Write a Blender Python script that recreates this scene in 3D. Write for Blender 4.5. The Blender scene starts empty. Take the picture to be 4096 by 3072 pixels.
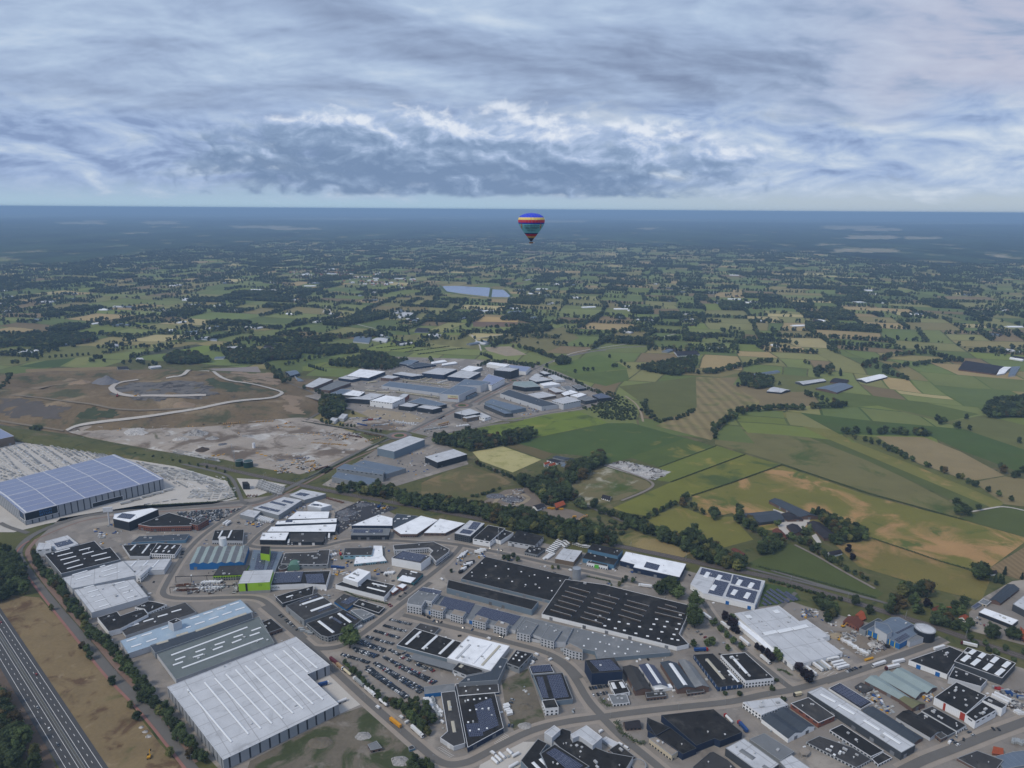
import bpy,bmesh,math,random
import numpy as np
from mathutils import Vector,Matrix,noise as mnoise

random.seed(7)
rng = np.random.default_rng(7)
SC = bpy.context.scene
COL = SC.collection
R_ = math.radians

# ---------------------------------------------------------------- camera
CAM_H = 475.0                       # metres above the fields, from truck lengths and lane markings
FPX = 2850.0                        # focal length in pixels of the 4096 px wide photograph
EYE_Y = 838.0                       # eye level in the photograph
PITCH = math.atan((1536 - EYE_Y) / FPX)
ROLL = R_(0.39)
_f = Vector((0,math.cos(PITCH),-math.sin(PITCH)))
_u = Vector((0,math.sin(PITCH),math.cos(PITCH)))
_x = Vector((1,0,0))
CR = _x * math.cos(ROLL) + _u * math.sin(ROLL)
CU = -_x * math.sin(ROLL) + _u * math.cos(ROLL)
CF = _f
CP = Vector((0,0,CAM_H))
cd = bpy.data.cameras.new('camera')
cam = bpy.data.objects.new('camera',cd)
COL.objects.link(cam)
m = Matrix((CR,CU,-CF)).transposed().to_4x4()
m.translation = CP
cam.matrix_world = m
cd.sensor_width = 36.0
cd.lens = 36.0 * FPX / 4096.0
cd.clip_start = 1.0
cd.clip_end = 300000.0
SC.camera = cam

# ---------------------------------------------------------------- world: Nishita sky under a deck of cloud
SUN_EL,SUN_AZ = R_(48),R_(-125)     # azimuth from +Y (view direction),negative = to the left
W = bpy.data.worlds.new('World')
SC.world = W
W.use_nodes = True
nt = W.node_tree
nt.nodes.clear()

class NB:
 """tiny node-graph builder"""
 def __init__(s,tree):
  s.t = tree

 def n(s,typ,**kw):
  nd = s.t.nodes.new(typ)
  for k,v in kw.items():
   setattr(nd,k,v)
  return nd

 def put(s,sock,v):
  if hasattr(v,'links') or isinstance(v,bpy.types.NodeSocket):
   s.t.links.new(v,sock)
  else:
   sock.default_value = v

 def math(s,op,a,b=0.0,c=0.0,clamp=False):
  nd = s.n('ShaderNodeMath',operation=op,use_clamp=clamp)
  s.put(nd.inputs[0],a); s.put(nd.inputs[1],b); s.put(nd.inputs[2],c)
  return nd.outputs[0]

 def vmath(s,op,a,b=(0,0,0)):
  nd = s.n('ShaderNodeVectorMath',operation=op)
  s.put(nd.inputs[0],a); s.put(nd.inputs[1],b)
  return nd.outputs[0]

 def comb(s,x,y,z):
  nd = s.n('ShaderNodeCombineXYZ')
  s.put(nd.inputs[0],x); s.put(nd.inputs[1],y); s.put(nd.inputs[2],z)
  return nd.outputs[0]

 def noise(s,vec,scale,detail=4.0,rough=0.5,dist=0.0,lac=2.0):
  nd = s.n('ShaderNodeTexNoise')
  s.put(nd.inputs['Vector'],vec)
  nd.inputs['Scale'].default_value = scale
  nd.inputs['Detail'].default_value = detail
  nd.inputs['Roughness'].default_value = rough
  nd.inputs['Lacunarity'].default_value = lac
  nd.inputs['Distortion'].default_value = dist
  return nd.outputs['Fac']

 def smooth(s,v,a,b,lo=0.0,hi=1.0):
  nd = s.n('ShaderNodeMapRange',interpolation_type='SMOOTHSTEP')
  s.put(nd.inputs[0],v); s.put(nd.inputs[1],a); s.put(nd.inputs[2],b)
  s.put(nd.inputs[3],lo); s.put(nd.inputs[4],hi)
  return nd.outputs[0]

 def mix(s,f,a,b,blend='MIX'):
  nd = s.n('ShaderNodeMix',data_type='RGBA',blend_type=blend)
  s.put(nd.inputs[0],f)
  s.put(nd.inputs[6],a if not isinstance(a,tuple) or len(a) == 4 else a + (1,))
  s.put(nd.inputs[7],b if not isinstance(b,tuple) or len(b) == 4 else b + (1,))
  return nd.outputs[2]

 def ramp(s,f,stops):
  nd = s.n('ShaderNodeValToRGB')
  s.put(nd.inputs[0],f)
  e = nd.color_ramp.elements
  while len(e) < len(stops):
   e.new(0.5)
  for i,(p,c) in enumerate(stops):
   e[i].position = p
   e[i].color = tuple(c) + (1,)
  return nd.outputs[0]

def build_sky():
 b = NB(nt)
 sky = b.n('ShaderNodeTexSky',sky_type='NISHITA',sun_disc=False)
 sky.sun_elevation = SUN_EL
 sky.sun_rotation = SUN_AZ
 sky.altitude = 400
 sky.air_density = 1.2
 sky.dust_density = 2.0
 tc = b.n('ShaderNodeTexCoord')
 sep = b.n('ShaderNodeSeparateXYZ')
 nt.links.new(tc.outputs['Generated'],sep.inputs[0])
 x,y,z = sep.outputs
 zc = b.math('MAXIMUM',z,0.0)
 el = b.math('ARCSINE',z)
 az = b.math('ARCTAN2',x,y)
 den = b.math('ADD',zc,0.24)
 px = b.math('DIVIDE',x,den)
 py = b.math('DIVIDE',y,den)
 p1 = b.comb(b.math('MULTIPLY',px,1.3),b.math('MULTIPLY',py,1.9),3.7)
 big = b.noise(p1,0.62,2.0,0.5,0.3)
 p1w = b.vmath('ADD',p1,b.comb(b.math('MULTIPLY',big,0.5),b.math('MULTIPLY',big,-0.4),0.0))
 n1 = b.noise(p1w,1.9,5.0,0.52,0.25)
 n1b = b.noise(b.vmath('ADD',p1w,(-0.05,0.09,0.03)),1.9,4.0,0.52,0.25)
 rel = b.math('SUBTRACT',n1,n1b)
 fine = b.noise(p1w,6.5,5.0,0.55,0.4)
 fineb = b.noise(b.vmath('ADD',p1w,(-0.02,0.035,0.01)),6.5,4.0,0.55,0.4)
 v = b.math('ADD',b.math('MULTIPLY',big,0.85),b.math('MULTIPLY',n1,0.36))
 v = b.math('ADD',v,b.math('MULTIPLY',rel,0.6))
 v = b.math('ADD',v,b.math('MULTIPLY',b.math('SUBTRACT',fine,fineb),0.20))
 v = b.math('SUBTRACT',v,0.035)
 v = b.math('SUBTRACT',v,b.math('MULTIPLY',b.math('MULTIPLY',px,b.smooth(z,0.10,0.22)),0.040))
 deck = b.ramp(v,[(0.30,(0.21,0.265,0.40)),(0.44,(0.28,0.35,0.505)),(0.56,(0.35,0.435,0.61)),
      (0.68,(0.43,0.525,0.69)),(0.84,(0.57,0.645,0.76))])
 warm = b.math('MULTIPLY',b.smooth(x,0.25,0.55),b.smooth(v,0.44,0.62))
 deck = b.mix(b.math('MULTIPLY',warm,0.45),deck,(0.60,0.53,0.60))
 # --- brighter middle layer seen under the deck, then the distant clear band
 pst = b.comb(b.math('MULTIPLY',az,8.5),b.math('MULTIPLY',el,23.0),0.0)
 sw = b.noise(pst,0.6,3.0,0.5,0.0)
 st = b.noise(b.vmath('ADD',pst,b.comb(b.math('MULTIPLY',sw,0.8),b.math('MULTIPLY',sw,0.5),0.0)),1.1,6.0,0.55,0.3)
 stb = b.noise(b.vmath('ADD',pst,b.comb(b.math('ADD',b.math('MULTIPLY',sw,0.8),0.05),b.math('ADD',b.math('MULTIPLY',sw,0.5),0.14),0.0)),1.1,5.0,0.55,0.3)
 midv = b.math('ADD',st,b.math('MULTIPLY',b.math('SUBTRACT',st,stb),0.75))
 midv = b.math('ADD',midv,b.math('MULTIPLY',az,0.12))
 midc = b.ramp(midv,[(0.30,(0.24,0.32,0.51)),(0.45,(0.35,0.445,0.65)),(0.60,(0.46,0.545,0.70)),(0.80,(0.64,0.69,0.77))])
 base = b.ramp(b.math('MULTIPLY',zc,20.0),[(0.0,(0.44,0.60,0.74)),(0.35,(0.385,0.52,0.69)),(1.0,(0.40,0.49,0.66))])
 base = b.mix(b.smooth(x,-0.15,0.5),base,(0.47,0.545,0.64))
 nish = b.mix(1.0,sky.outputs[0],(0.10,0.10,0.10),'MULTIPLY')
 base = b.mix(0.12,base,nish)
 base = b.mix(b.math('MULTIPLY',b.smooth(st,0.50,0.75),b.smooth(el,0.006,0.03)),base,(0.56,0.60,0.68))
 e1 = b.math('ADD',el,b.math('MULTIPLY',b.math('SUBTRACT',st,0.5),0.07))
 col = b.mix(b.smooth(e1,0.010,0.038),base,midc)
 e2 = b.math('ADD',el,b.math('MULTIPLY',b.math('SUBTRACT',sw,0.5),0.10))
 col = b.mix(b.smooth(e2,0.095,0.150),col,deck)
 pc = b.comb(b.math('MULTIPLY',az,11.0),b.math('MULTIPLY',el,19.0),1.3)
 wv = b.noise(pc,0.9,3.0,0.5,0.0)
 pcw = b.vmath('ADD',pc,b.comb(b.math('MULTIPLY',wv,0.7),b.math('MULTIPLY',wv,0.4),0.0))
 puff = b.math('SUBTRACT',1.0,b.math('MULTIPLY',b.math('ABSOLUTE',b.math('SUBTRACT',b.noise(pcw,2.2,4.0,0.5),0.5)),4.0))
 c1 = b.math('ADD',b.math('MULTIPLY',puff,0.22),b.math('MULTIPLY',b.noise(pcw,1.6,7.0,0.55,0.1),0.80))
 c2 = b.noise(b.vmath('ADD',pcw,b.comb(0.06,0.13,0.0)),1.6,6.0,0.55,0.1)
 c3 = b.noise(pcw,1.6,6.0,0.55,0.1)
 crel = b.math('SUBTRACT',c3,c2)
 dx = b.math('DIVIDE',b.math('ADD',az,0.06),0.38)
 dz = b.math('DIVIDE',b.math('SUBTRACT',el,0.060),0.066)
 rr = b.math('ADD',b.math('MULTIPLY',dx,dx),b.math('MULTIPLY',dz,dz))
 rr = b.math('SUBTRACT',rr,b.math('MULTIPLY',b.math('SUBTRACT',c1,0.55),2.6))
 bank = b.smooth(rr,1.15,0.45)
 bank = b.math('MULTIPLY',bank,b.smooth(b.math('ADD',el,b.math('MULTIPLY',b.math('SUBTRACT',c1,0.55),0.02)),0.0150,0.0225))
 lit = b.math('ADD',b.math('MULTIPLY',crel,2.0),b.smooth(b.math('ADD',el,b.math('MULTIPLY',az,0.07)),0.026,0.150))
 lit = b.math('ADD',lit,b.math('MULTIPLY',b.math('SUBTRACT',c1,0.55),0.75))
 ccol = b.ramp(lit,[(0.0,(0.18,0.26,0.41)),(0.30,(0.255,0.345,0.51)),(0.60,(0.42,0.51,0.70)),(0.95,(0.74,0.77,0.85))])
 col = b.mix(b.math('MULTIPLY',bank,0.94),col,ccol)
 bg = b.n('ShaderNodeBackground')
 # the sky goes in at strength 0.1; the cloud colours are scaled up to match
 sc = b.mix(1.0,col,(7.45,7.7,7.75),'MULTIPLY')
 nt.links.new(sc,bg.inputs[0])
 bg.inputs[1].default_value = 0.10
 out = b.n('ShaderNodeOutputWorld')
 nt.links.new(bg.outputs[0],out.inputs[0])

build_sky()
W.cycles.sampling_method = 'MANUAL'
W.cycles.sample_map_resolution = 256

sl = bpy.data.lights.new('sun','SUN')
sl.energy = 1.5
sl.angle = R_(14)
sl.color = (1.0,0.90,0.76)
sun = bpy.data.objects.new('sun',sl)
COL.objects.link(sun)
sd = Vector((math.sin(SUN_AZ) * math.cos(SUN_EL),math.cos(SUN_AZ) * math.cos(SUN_EL),math.sin(SUN_EL)))
sun.rotation_euler = sd.to_track_quat('Z','Y').to_euler()
sun.location = (0,0,900)

SC.view_settings.view_transform = 'Standard'
SC.view_settings.look = 'None'
SC.view_settings.exposure = 0.45
SC.view_settings.gamma = 1.0
SC.view_settings.use_curve_mapping = False
SC.render.engine = 'CYCLES'
SC.cycles.use_denoising = True
SC.cycles.max_bounces = 6
SC.cycles.diffuse_bounces = 2
SC.cycles.glossy_bounces = 2
SC.cycles.transmission_bounces = 2
SC.cycles.volume_bounces = 0
SC.cycles.transparent_max_bounces = 4
SC.cycles.sample_clamp_indirect = 4.0

# ---------------------------------------------------------------- photo pixel -> place
T = dict(A=(0,1600,1000),B=(0,2300,1000),C=(700,1850,1000),D=(1000,2322,1000),E=(1600,2000,1000),
   F=(1900,2322,1000),G=(2500,1900,1000),H=(2600,2322,1000),I=(3300,2322,796),J=(3300,2522,796),
   K=(1100,1400,700),L=(1700,1400,800),M=(0,1350,1200),N=(1900,1700,800),O=(3600,2200,496),
   P=(2400,1400,1696),Q=(0,780,2048),R=(2048,780,2048),S=(1000,1150,1400),W=(0,0,4096),Z=(0,0,2212))
REARTH = 1.0e15     # the plain is laid out flat

def src(k,x,y):
 o = T[k]
 s = o[2] / 2212.0
 return o[0] + x * s,o[1] + y * s

HC = None       # landfill hill: set below

def ground_z(x,y):
 d = math.hypot(x,y)
 z = 0.0
 if d > 2500:
  z -= (d - 2500) ** 2 / (2 * REARTH)
 if HC is not None:
  z += hill_z(x,y)
 return z

def hill_z(x,y):
 cx,cy,ax,ay,ang,hh = HC
 dx,dy = x - cx,y - cy
 c,s = math.cos(ang),math.sin(ang)
 u,v = (dx * c + dy * s) / ax,(-dx * s + dy * c) / ay
 r = (abs(u) ** 2.6 + abs(v) ** 2.6) ** (1 / 2.6)
 if r >= 1:
  return 0.0
 t = min(1.0,(1 - r) / 0.55)
 t = t * t * (3 - 2 * t)
 n = mnoise.noise(Vector((x * 0.008,y * 0.008,1.0))) * 0.12
 z = hh * t * (1 + n)
 q = ((u + 0.02) / 0.34) ** 2 + ((v - 0.10) / 0.30) ** 2
 if q < 1:
  z -= 7.0 * min(1.0,(1 - q) * 2.2)
 return z

def px_ray(sx,sy):
 d = CR * ((sx - 2048) / FPX) + CU * ((1536 - sy) / FPX) + CF
 return d

def G(k,x,y,z=0.0):
 """world point on the ground (plus z) seen at tile k's pixel"""
 sx,sy = src(k,x,y)
 d = px_ray(sx,sy)
 zz = z
 P = None
 for i in range(14):
  t = (zz - CAM_H) / d.z
  P = CP + d * t
  nz = ground_z(P.x,P.y) + z
  if abs(nz - zz) < 0.02:
   break
  zz += (nz - zz) * 0.6
 return P

def proj(P):
 v = Vector(P) - CP
 c = v.dot(CF)
 return 2048 + FPX * v.dot(CR) / c,1536 - FPX * v.dot(CU) / c

def height_from(k,x,y,v):
 """height of a vertical edge whose top is at (x, y) and whose foot is v tile pixels lower"""
 g = G(k,x,y + v)
 sy = src(k,x,y)[1]
 lo,hi = 0.0,120.0
 for i in range(40):
  mid = (lo + hi) / 2
  if proj((g.x,g.y,g.z + mid))[1] > sy:
   lo = mid
  else:
   hi = mid
 return lo

# ---------------------------------------------------------------- materials
MATS = {}

def mat(name,col,rough=0.8,var=0.12,scale=0.15,fine=0.08,fscale=1.5,spec=0.3,metal=0.0,coord='Object',
  attr=None,stripes=None,patch=None,bump=0.0,bscale=2.0,objrand=0.0,second=None,emit=0.0,grid=None,ang=0.0):
 if name in MATS:
  return MATS[name]
 mt = bpy.data.materials.new(name)
 mt.use_nodes = True
 t = mt.node_tree
 t.nodes.clear()
 b = NB(t)
 tc = b.n('ShaderNodeTexCoord')
 vec = tc.outputs[coord]
 if attr:
  a = b.n('ShaderNodeAttribute',attribute_name=attr)
  base = b.mix(1.0,a.outputs['Color'],tuple(col),'MULTIPLY')
 else:
  base = None
 n1 = b.noise(vec,scale,5.0,0.55,0.2)
 n2 = b.noise(vec,fscale,3.0,0.6)
 f = b.math('ADD',b.math('MULTIPLY',b.math('SUBTRACT',n1,0.5),var * 4),b.math('MULTIPLY',b.math('SUBTRACT',n2,0.5),fine * 4))
 if stripes:                                    # (scale, amount, axis)
  sep = b.n('ShaderNodeSeparateXYZ')
  v2 = vec
  if ang:
   rt = b.n('ShaderNodeVectorRotate',rotation_type='Z_AXIS')
   b.put(rt.inputs['Vector'],vec)
   rt.inputs['Angle'].default_value = ang
   v2 = rt.outputs[0]
  t.links.new(v2,sep.inputs[0])
  ph = b.math('MULTIPLY',sep.outputs[stripes[2]],6.2832 / stripes[0])
  f = b.math('ADD',f,b.math('MULTIPLY',b.math('SINE',ph),stripes[1]))
 if objrand:
  oi = b.n('ShaderNodeObjectInfo')
  f = b.math('ADD',f,b.math('MULTIPLY',b.math('SUBTRACT',oi.outputs['Random'],0.5),objrand))
 f = b.math('ADD',f,1.0)
 fc = b.comb(f,f,f)
 base = base if base is not None else tuple(col)
 if second:                                     # (colour, noise scale, lo, hi)
  for (c2,s2,lo,hi) in (second if isinstance(second,list) else [second]):
   base = b.mix(b.smooth(b.noise(b.vmath('ADD',vec,(s2 * 977.0,13.0,0.0)),s2,6.0,0.6,0.6),lo,hi),base,tuple(c2))
 if grid:                                       # (u size, v size, line, colour): panel joints
  br = b.n('ShaderNodeTexBrick')
  br.offset = 0.0
  b.put(br.inputs['Vector'],vec)
  br.inputs['Scale'].default_value = 1.0
  br.inputs['Mortar Size'].default_value = grid[2]
  br.inputs['Mortar Smooth'].default_value = 0.2
  br.inputs['Brick Width'].default_value = grid[0]
  br.inputs['Row Height'].default_value = grid[1]
  base = b.mix(br.outputs['Fac'],base,tuple(grid[3]))
 c = b.mix(1.0,base,fc,'MULTIPLY')
 p = b.n('ShaderNodeBsdfPrincipled')
 t.links.new(c,p.inputs['Base Color'])
 p.inputs['Roughness'].default_value = rough
 p.inputs['Metallic'].default_value = metal
 p.inputs['Specular IOR Level'].default_value = spec
 if emit:
  t.links.new(c,p.inputs['Emission Color'])
  p.inputs['Emission Strength'].default_value = emit
 if bump:
  bp = b.n('ShaderNodeBump')
  bp.inputs['Strength'].default_value = bump
  bp.inputs['Distance'].default_value = 0.3
  t.links.new(b.noise(vec,bscale,5.0,0.6),bp.inputs['Height'])
  t.links.new(bp.outputs[0],p.inputs['Normal'])
 o = b.n('ShaderNodeOutputMaterial')
 t.links.new(p.outputs[0],o.inputs[0])
 MATS[name] = mt
 return mt

def wallm(name,col,rib=0.0,rough=0.6,var=0.05,grid=None,spec=0.3):
 return mat('wall_' + name,col,rough,var,0.10,0.04,0.9,spec,coord='UV',stripes=(rib,0.05,0) if rib else None,grid=grid)

def roofm(name,col,rough=0.9,var=0.11,fine=0.06,spec=0.08,second=None,grid=None,stripes=None):
 return mat('roof_' + name,col,rough,var,0.06,fine,0.7,spec,coord='UV',second=second,grid=grid,stripes=stripes)

WALL = dict(
 wg=wallm('light_grey',(0.48,0.50,0.53),1.2),mg=wallm('mid_grey',(0.22,0.24,0.26),1.2),
 dg=wallm('dark_grey',(0.055,0.062,0.072),1.2),bk=wallm('black',(0.018,0.022,0.030),1.2),
 wh=wallm('white',(0.74,0.76,0.78),1.5),nv=wallm('navy',(0.014,0.026,0.060),1.2),
 bl=wallm('blue',(0.015,0.13,0.36),1.2),lb=wallm('light_blue',(0.20,0.37,0.46),1.2),
 sb=wallm('steel_blue',(0.09,0.19,0.29),1.2),gb=wallm('grey_blue',(0.15,0.20,0.25),1.2),gn=wallm('lime',(0.30,0.52,0.025),1.5),
 br=wallm('brick',(0.20,0.075,0.05),0,0.9,0.12),bb=wallm('brown_brick',(0.13,0.085,0.07),0,0.9,0.12),
 cr=wallm('cream',(0.50,0.44,0.33),0,0.8),tl=wallm('teal',(0.045,0.17,0.20),1.2),bn=wallm('bronze',(0.16,0.12,0.085),1.0),
 st=wallm('striped',(0.30,0.32,0.35),0,0.6,0.05,(9.0,40.0,0.9,(0.03,0.035,0.045))),
 nw=wallm('navy_white',(0.014,0.05,0.14),0,0.6,0.05,(6.0,40.0,0.35,(0.62,0.64,0.68))))
D2 = ((0.060,0.057,0.053),0.045,0.5,0.72)
ROOF = dict(
 dk=roofm('black_bitumen',(0.026,0.025,0.025),second=[D2,((0.014,0.014,0.014),0.11,0.52,0.68),((0.09,0.085,0.08),0.30,0.66,0.76)]),
 dg=roofm('dark_bitumen',(0.052,0.051,0.052),second=[((0.095,0.09,0.085),0.05,0.5,0.72),((0.03,0.03,0.03),0.2,0.58,0.7)]),
 gr=roofm('grey_bitumen',(0.17,0.18,0.19),second=((0.24,0.245,0.25),0.05,0.5,0.75)),
 gg=roofm('green_grey',(0.14,0.162,0.162),second=((0.19,0.205,0.205),0.04,0.5,0.75)),
 lg=roofm('light_grey',(0.50,0.515,0.54),second=[((0.37,0.38,0.40),0.06,0.52,0.75),((0.2,0.2,0.2),0.35,0.66,0.78)],grid=(26.0,17.0,0.45,(0.36,0.365,0.38))),
 wt=roofm('white_sheet',(0.80,0.82,0.85),second=[((0.60,0.62,0.65),0.07,0.5,0.75),((0.33,0.33,0.33),0.4,0.68,0.8)]),
 lb=roofm('pale_blue',(0.31,0.40,0.49),second=((0.38,0.45,0.51),0.06,0.5,0.7)),
 mt=roofm('blue_metal',(0.13,0.165,0.215),0.5,grid=(6.0,400.0,0.12,(0.22,0.25,0.29))),
 md=roofm('dark_metal',(0.055,0.066,0.082),0.5,grid=(5.0,400.0,0.12,(0.08,0.09,0.1))),
 sl=roofm('solar_sheet',(0.165,0.19,0.31),0.28,0.05,0.02,0.6,grid=(1.7,40.0,0.16,(0.25,0.28,0.41))),
 sd=roofm('solar_dark',(0.018,0.022,0.05),0.3,0.05,0.03,0.6,grid=(1.7,1.1,0.10,(0.10,0.11,0.17))),
 gm=roofm('pale_green_sheet',(0.27,0.33,0.33),0.6,grid=(1.1,400.0,0.15,(0.22,0.27,0.27))),
 ol=roofm('olive_sheet',(0.15,0.15,0.085),0.6),tr=roofm('red_tile',(0.30,0.075,0.035),0.85,0.15,0.12),
 tb=roofm('brown_tile',(0.13,0.05,0.035),0.85,0.15,0.12),td=roofm('dark_tile',(0.035,0.033,0.038),0.85,0.15,0.1),
 bg=roofm('gravel_beige',(0.27,0.235,0.20),second=((0.20,0.18,0.16),0.1,0.5,0.7)))
M_SKY = mat('skylight_acrylic',(0.72,0.74,0.76),0.35,0.05,0.5,0.03,3.0,0.5)
M_SKYB = mat('skylight_weathered',(0.44,0.41,0.33),0.5,0.12,0.5,0.05,3.0)
M_RIMW = mat('trim_white',(0.60,0.61,0.63),0.6,0.05)
M_RIMG = mat('trim_grey',(0.27,0.285,0.30),0.6,0.05)
M_RIMD = mat('trim_dark',(0.05,0.055,0.062),0.6,0.05)
M_CONC = mat('concrete',(0.40,0.40,0.385),0.9,0.12,0.3)
M_PLIN = mat('plinth_concrete',(0.28,0.28,0.27),0.9,0.1,0.4)
M_GLASS = mat('window_glass',(0.022,0.030,0.040),0.12,0.15,0.3,0.1,2.0,0.6,objrand=0.8)
M_DOORG = mat('door_grey',(0.16,0.17,0.19),0.6,0.05,objrand=0.8)
M_DOORB = mat('door_blue',(0.012,0.12,0.38),0.5,0.05)
M_DOORW = mat('door_white',(0.62,0.63,0.64),0.5,0.05)
M_PANEL = mat('solar_panel',(0.016,0.020,0.050),0.25,0.1,0.5,0.03,3.0,0.6,coord='UV',grid=(1.7,1.05,0.07,(0.22,0.24,0.30)))
M_VENT = mat('vent_metal',(0.45,0.46,0.47),0.5,0.1,objrand=0.5)
M_STEEL = mat('galvanised',(0.36,0.38,0.40),0.45,0.1,0.6,metal=0.4)

# ---------------------------------------------------------------- mesh building
class MB:
 def __init__(s,ang=0.0):
  s.v = []; s.f = []; s.m = []; s.ang = ang; s.smooth = False

 def add(s,verts,faces,mi=0):
  o = len(s.v)
  s.v.extend([tuple(p) for p in verts])
  s.f.extend([tuple(i + o for i in f) for f in faces])
  s.m.extend([mi] * len(faces))

 def poly(s,pts,mi=0):
  s.add(pts,[tuple(range(len(pts)))],mi)

 def prism(s,base,top,mi=0,bottom=False,mtop=None):
  n = len(base)
  s.add(list(base) + list(top),[(i,(i + 1) % n,n + (i + 1) % n,n + i) for i in range(n)],mi)
  s.poly(top,mi if mtop is None else mtop)
  if bottom:
   s.poly(list(reversed(base)),mi)

 def box(s,c,sx,sy,sz,rz=0.0,mi=0,base=True):
  """box standing on c (base=True), half sizes along rotated axes"""
  ca,sa = math.cos(rz),math.sin(rz)
  z0 = c[2] if base else c[2] - sz / 2
  q = [(-sx / 2,-sy / 2),(sx / 2,-sy / 2),(sx / 2,sy / 2),(-sx / 2,sy / 2)]
  lo = [(c[0] + a * ca - d * sa,c[1] + a * sa + d * ca,z0) for a,d in q]
  hi = [(a,d,z0 + sz) for a,d,_ in lo]
  s.prism(lo,hi,mi,True)

 def tube(s,a,b_,r0,r1=None,n=8,mi=0,cap=True):
  a,b_ = Vector(a),Vector(b_)
  r1 = r0 if r1 is None else r1
  d = (b_ - a).normalized()
  t = d.orthogonal().normalized()
  w = d.cross(t)
  lo = [a + (t * math.cos(i * 2 * math.pi / n) + w * math.sin(i * 2 * math.pi / n)) * r0 for i in range(n)]
  hi = [b_ + (t * math.cos(i * 2 * math.pi / n) + w * math.sin(i * 2 * math.pi / n)) * r1 for i in range(n)]
  s.add(lo + hi,[(i,(i + 1) % n,n + (i + 1) % n,n + i) for i in range(n)],mi)
  if cap:
   s.poly(hi,mi); s.poly(lo[::-1],mi)

 def mesh(s,name,mats,origin=(0,0,0),uv=True,smooth=False):
  me = bpy.data.meshes.new(name)
  O = Vector(origin)
  me.from_pydata([tuple(Vector(p) - O) for p in s.v],[],s.f)
  for m_ in mats:
   me.materials.append(m_)
  me.polygons.foreach_set('material_index',s.m)
  if uv:
   lay = me.uv_layers.new(name='UVMap')
   ca,sa = math.cos(-s.ang),math.sin(-s.ang)
   dat = []
   for p,f in zip(me.polygons,s.f):
    nx,ny,nz = p.normal
    h = math.hypot(nx,ny)
    if h < 0.75 or abs(nz) > 0.66:
     for i in f:
      x,y,z = s.v[i]
      dat += [x * ca - y * sa,x * sa + y * ca]
    else:
     tx,ty = -ny / h,nx / h
     for i in f:
      x,y,z = s.v[i]
      dat += [x * tx + y * ty,z]
   lay.data.foreach_set('uv',dat)
  if smooth:
   me.polygons.foreach_set('use_smooth',[True] * len(me.polygons))
  return me

 def obj(s,name,mats,parent=None,origin=None,**kw):
  if not isinstance(mats,(list,tuple)):
   mats = [mats]
  O = origin if origin is not None else (parent.location if parent else (0,0,0))
  me = s.mesh(name,mats,O,**kw)
  o = bpy.data.objects.new(name,me)
  COL.objects.link(o)
  if parent:
   o.parent = parent
  else:
   o.location = O
  return o

def tag(o,label=None,cat=None,group=None,kind=None):
 if label: o['label'] = label
 if cat: o['category'] = cat
 if group: o['group'] = group
 if kind: o['kind'] = kind
 return o

def thing(name,label,cat,loc,group=None,rz=0.0):
 e = bpy.data.objects.new(name,None)
 e.empty_display_size = 1.0
 COL.objects.link(e)
 e.location = loc
 e.rotation_euler = (0,0,rz)
 return tag(e,label,cat,group)

def inst(name,me,parent,loc=(0,0,0),rz=0.0,scale=None):
 o = bpy.data.objects.new(name,me)
 COL.objects.link(o)
 if parent: o.parent = parent
 o.location = loc
 o.rotation_euler = (0,0,rz)
 if scale: o.scale = scale
 return o

def copy_tree(o,parent=None):
 c = o.copy()
 COL.objects.link(c)
 c.parent = parent
 for ch in list(o.children):
  copy_tree(ch,c)
 return c

def area2(p):
 return sum(p[i][0] * p[(i + 1) % len(p)][1] - p[(i + 1) % len(p)][0] * p[i][1] for i in range(len(p)))

def inset(poly,d):
 n = len(poly)
 out = []
 for i in range(n):
  p0,p1,p2 = Vector(poly[i - 1][:2]),Vector(poly[i][:2]),Vector(poly[(i + 1) % n][:2])
  e0,e1 = (p1 - p0).normalized(),(p2 - p1).normalized()
  n0,n1 = Vector((-e0.y,e0.x)),Vector((-e1.y,e1.x))
  k = 1 + n0.dot(n1)
  if k < 0.3:
   k = 0.3
  q = p1 + (n0 + n1) * (d / k)
  out.append((q.x,q.y))
 return out

def pip(x,y,poly):
 c = False
 n = len(poly)
 j = n - 1
 for i in range(n):
  xi,yi = poly[i][0],poly[i][1]
  xj,yj = poly[j][0],poly[j][1]
  if (yi > y) != (yj > y) and x < (xj - xi) * (y - yi) / (yj - yi) + xi:
   c = not c
  j = i
 return c

def sheet(name,pts,z,m_,kind='structure',label=None,cat=None,ang=0.0):
 mb = MB(ang)
 p = [(q[0],q[1],ground_z(q[0],q[1]) + z) for q in pts]
 if area2(p) < 0: p.reverse()
 mb.poly(p)
 o = mb.obj(name,m_)
 return tag(o,label,cat,kind=kind)

def resample(pts,step):
 out = []
 for i in range(len(pts) - 1):
  a,b_ = Vector(pts[i]),Vector(pts[i + 1])
  n = max(1,int((b_ - a).length / step))
  for j in range(n):
   out.append(a.lerp(b_,j / n))
 out.append(Vector(pts[-1]))
 return out

def smooth_line(pts,it=2):
 p = [Vector(q) for q in pts]
 for _ in range(it):
  q = [p[0]]
  for i in range(len(p) - 1):
   q.append(p[i].lerp(p[i + 1],0.25)); q.append(p[i].lerp(p[i + 1],0.75))
  q.append(p[-1])
  p = q
 return p

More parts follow.
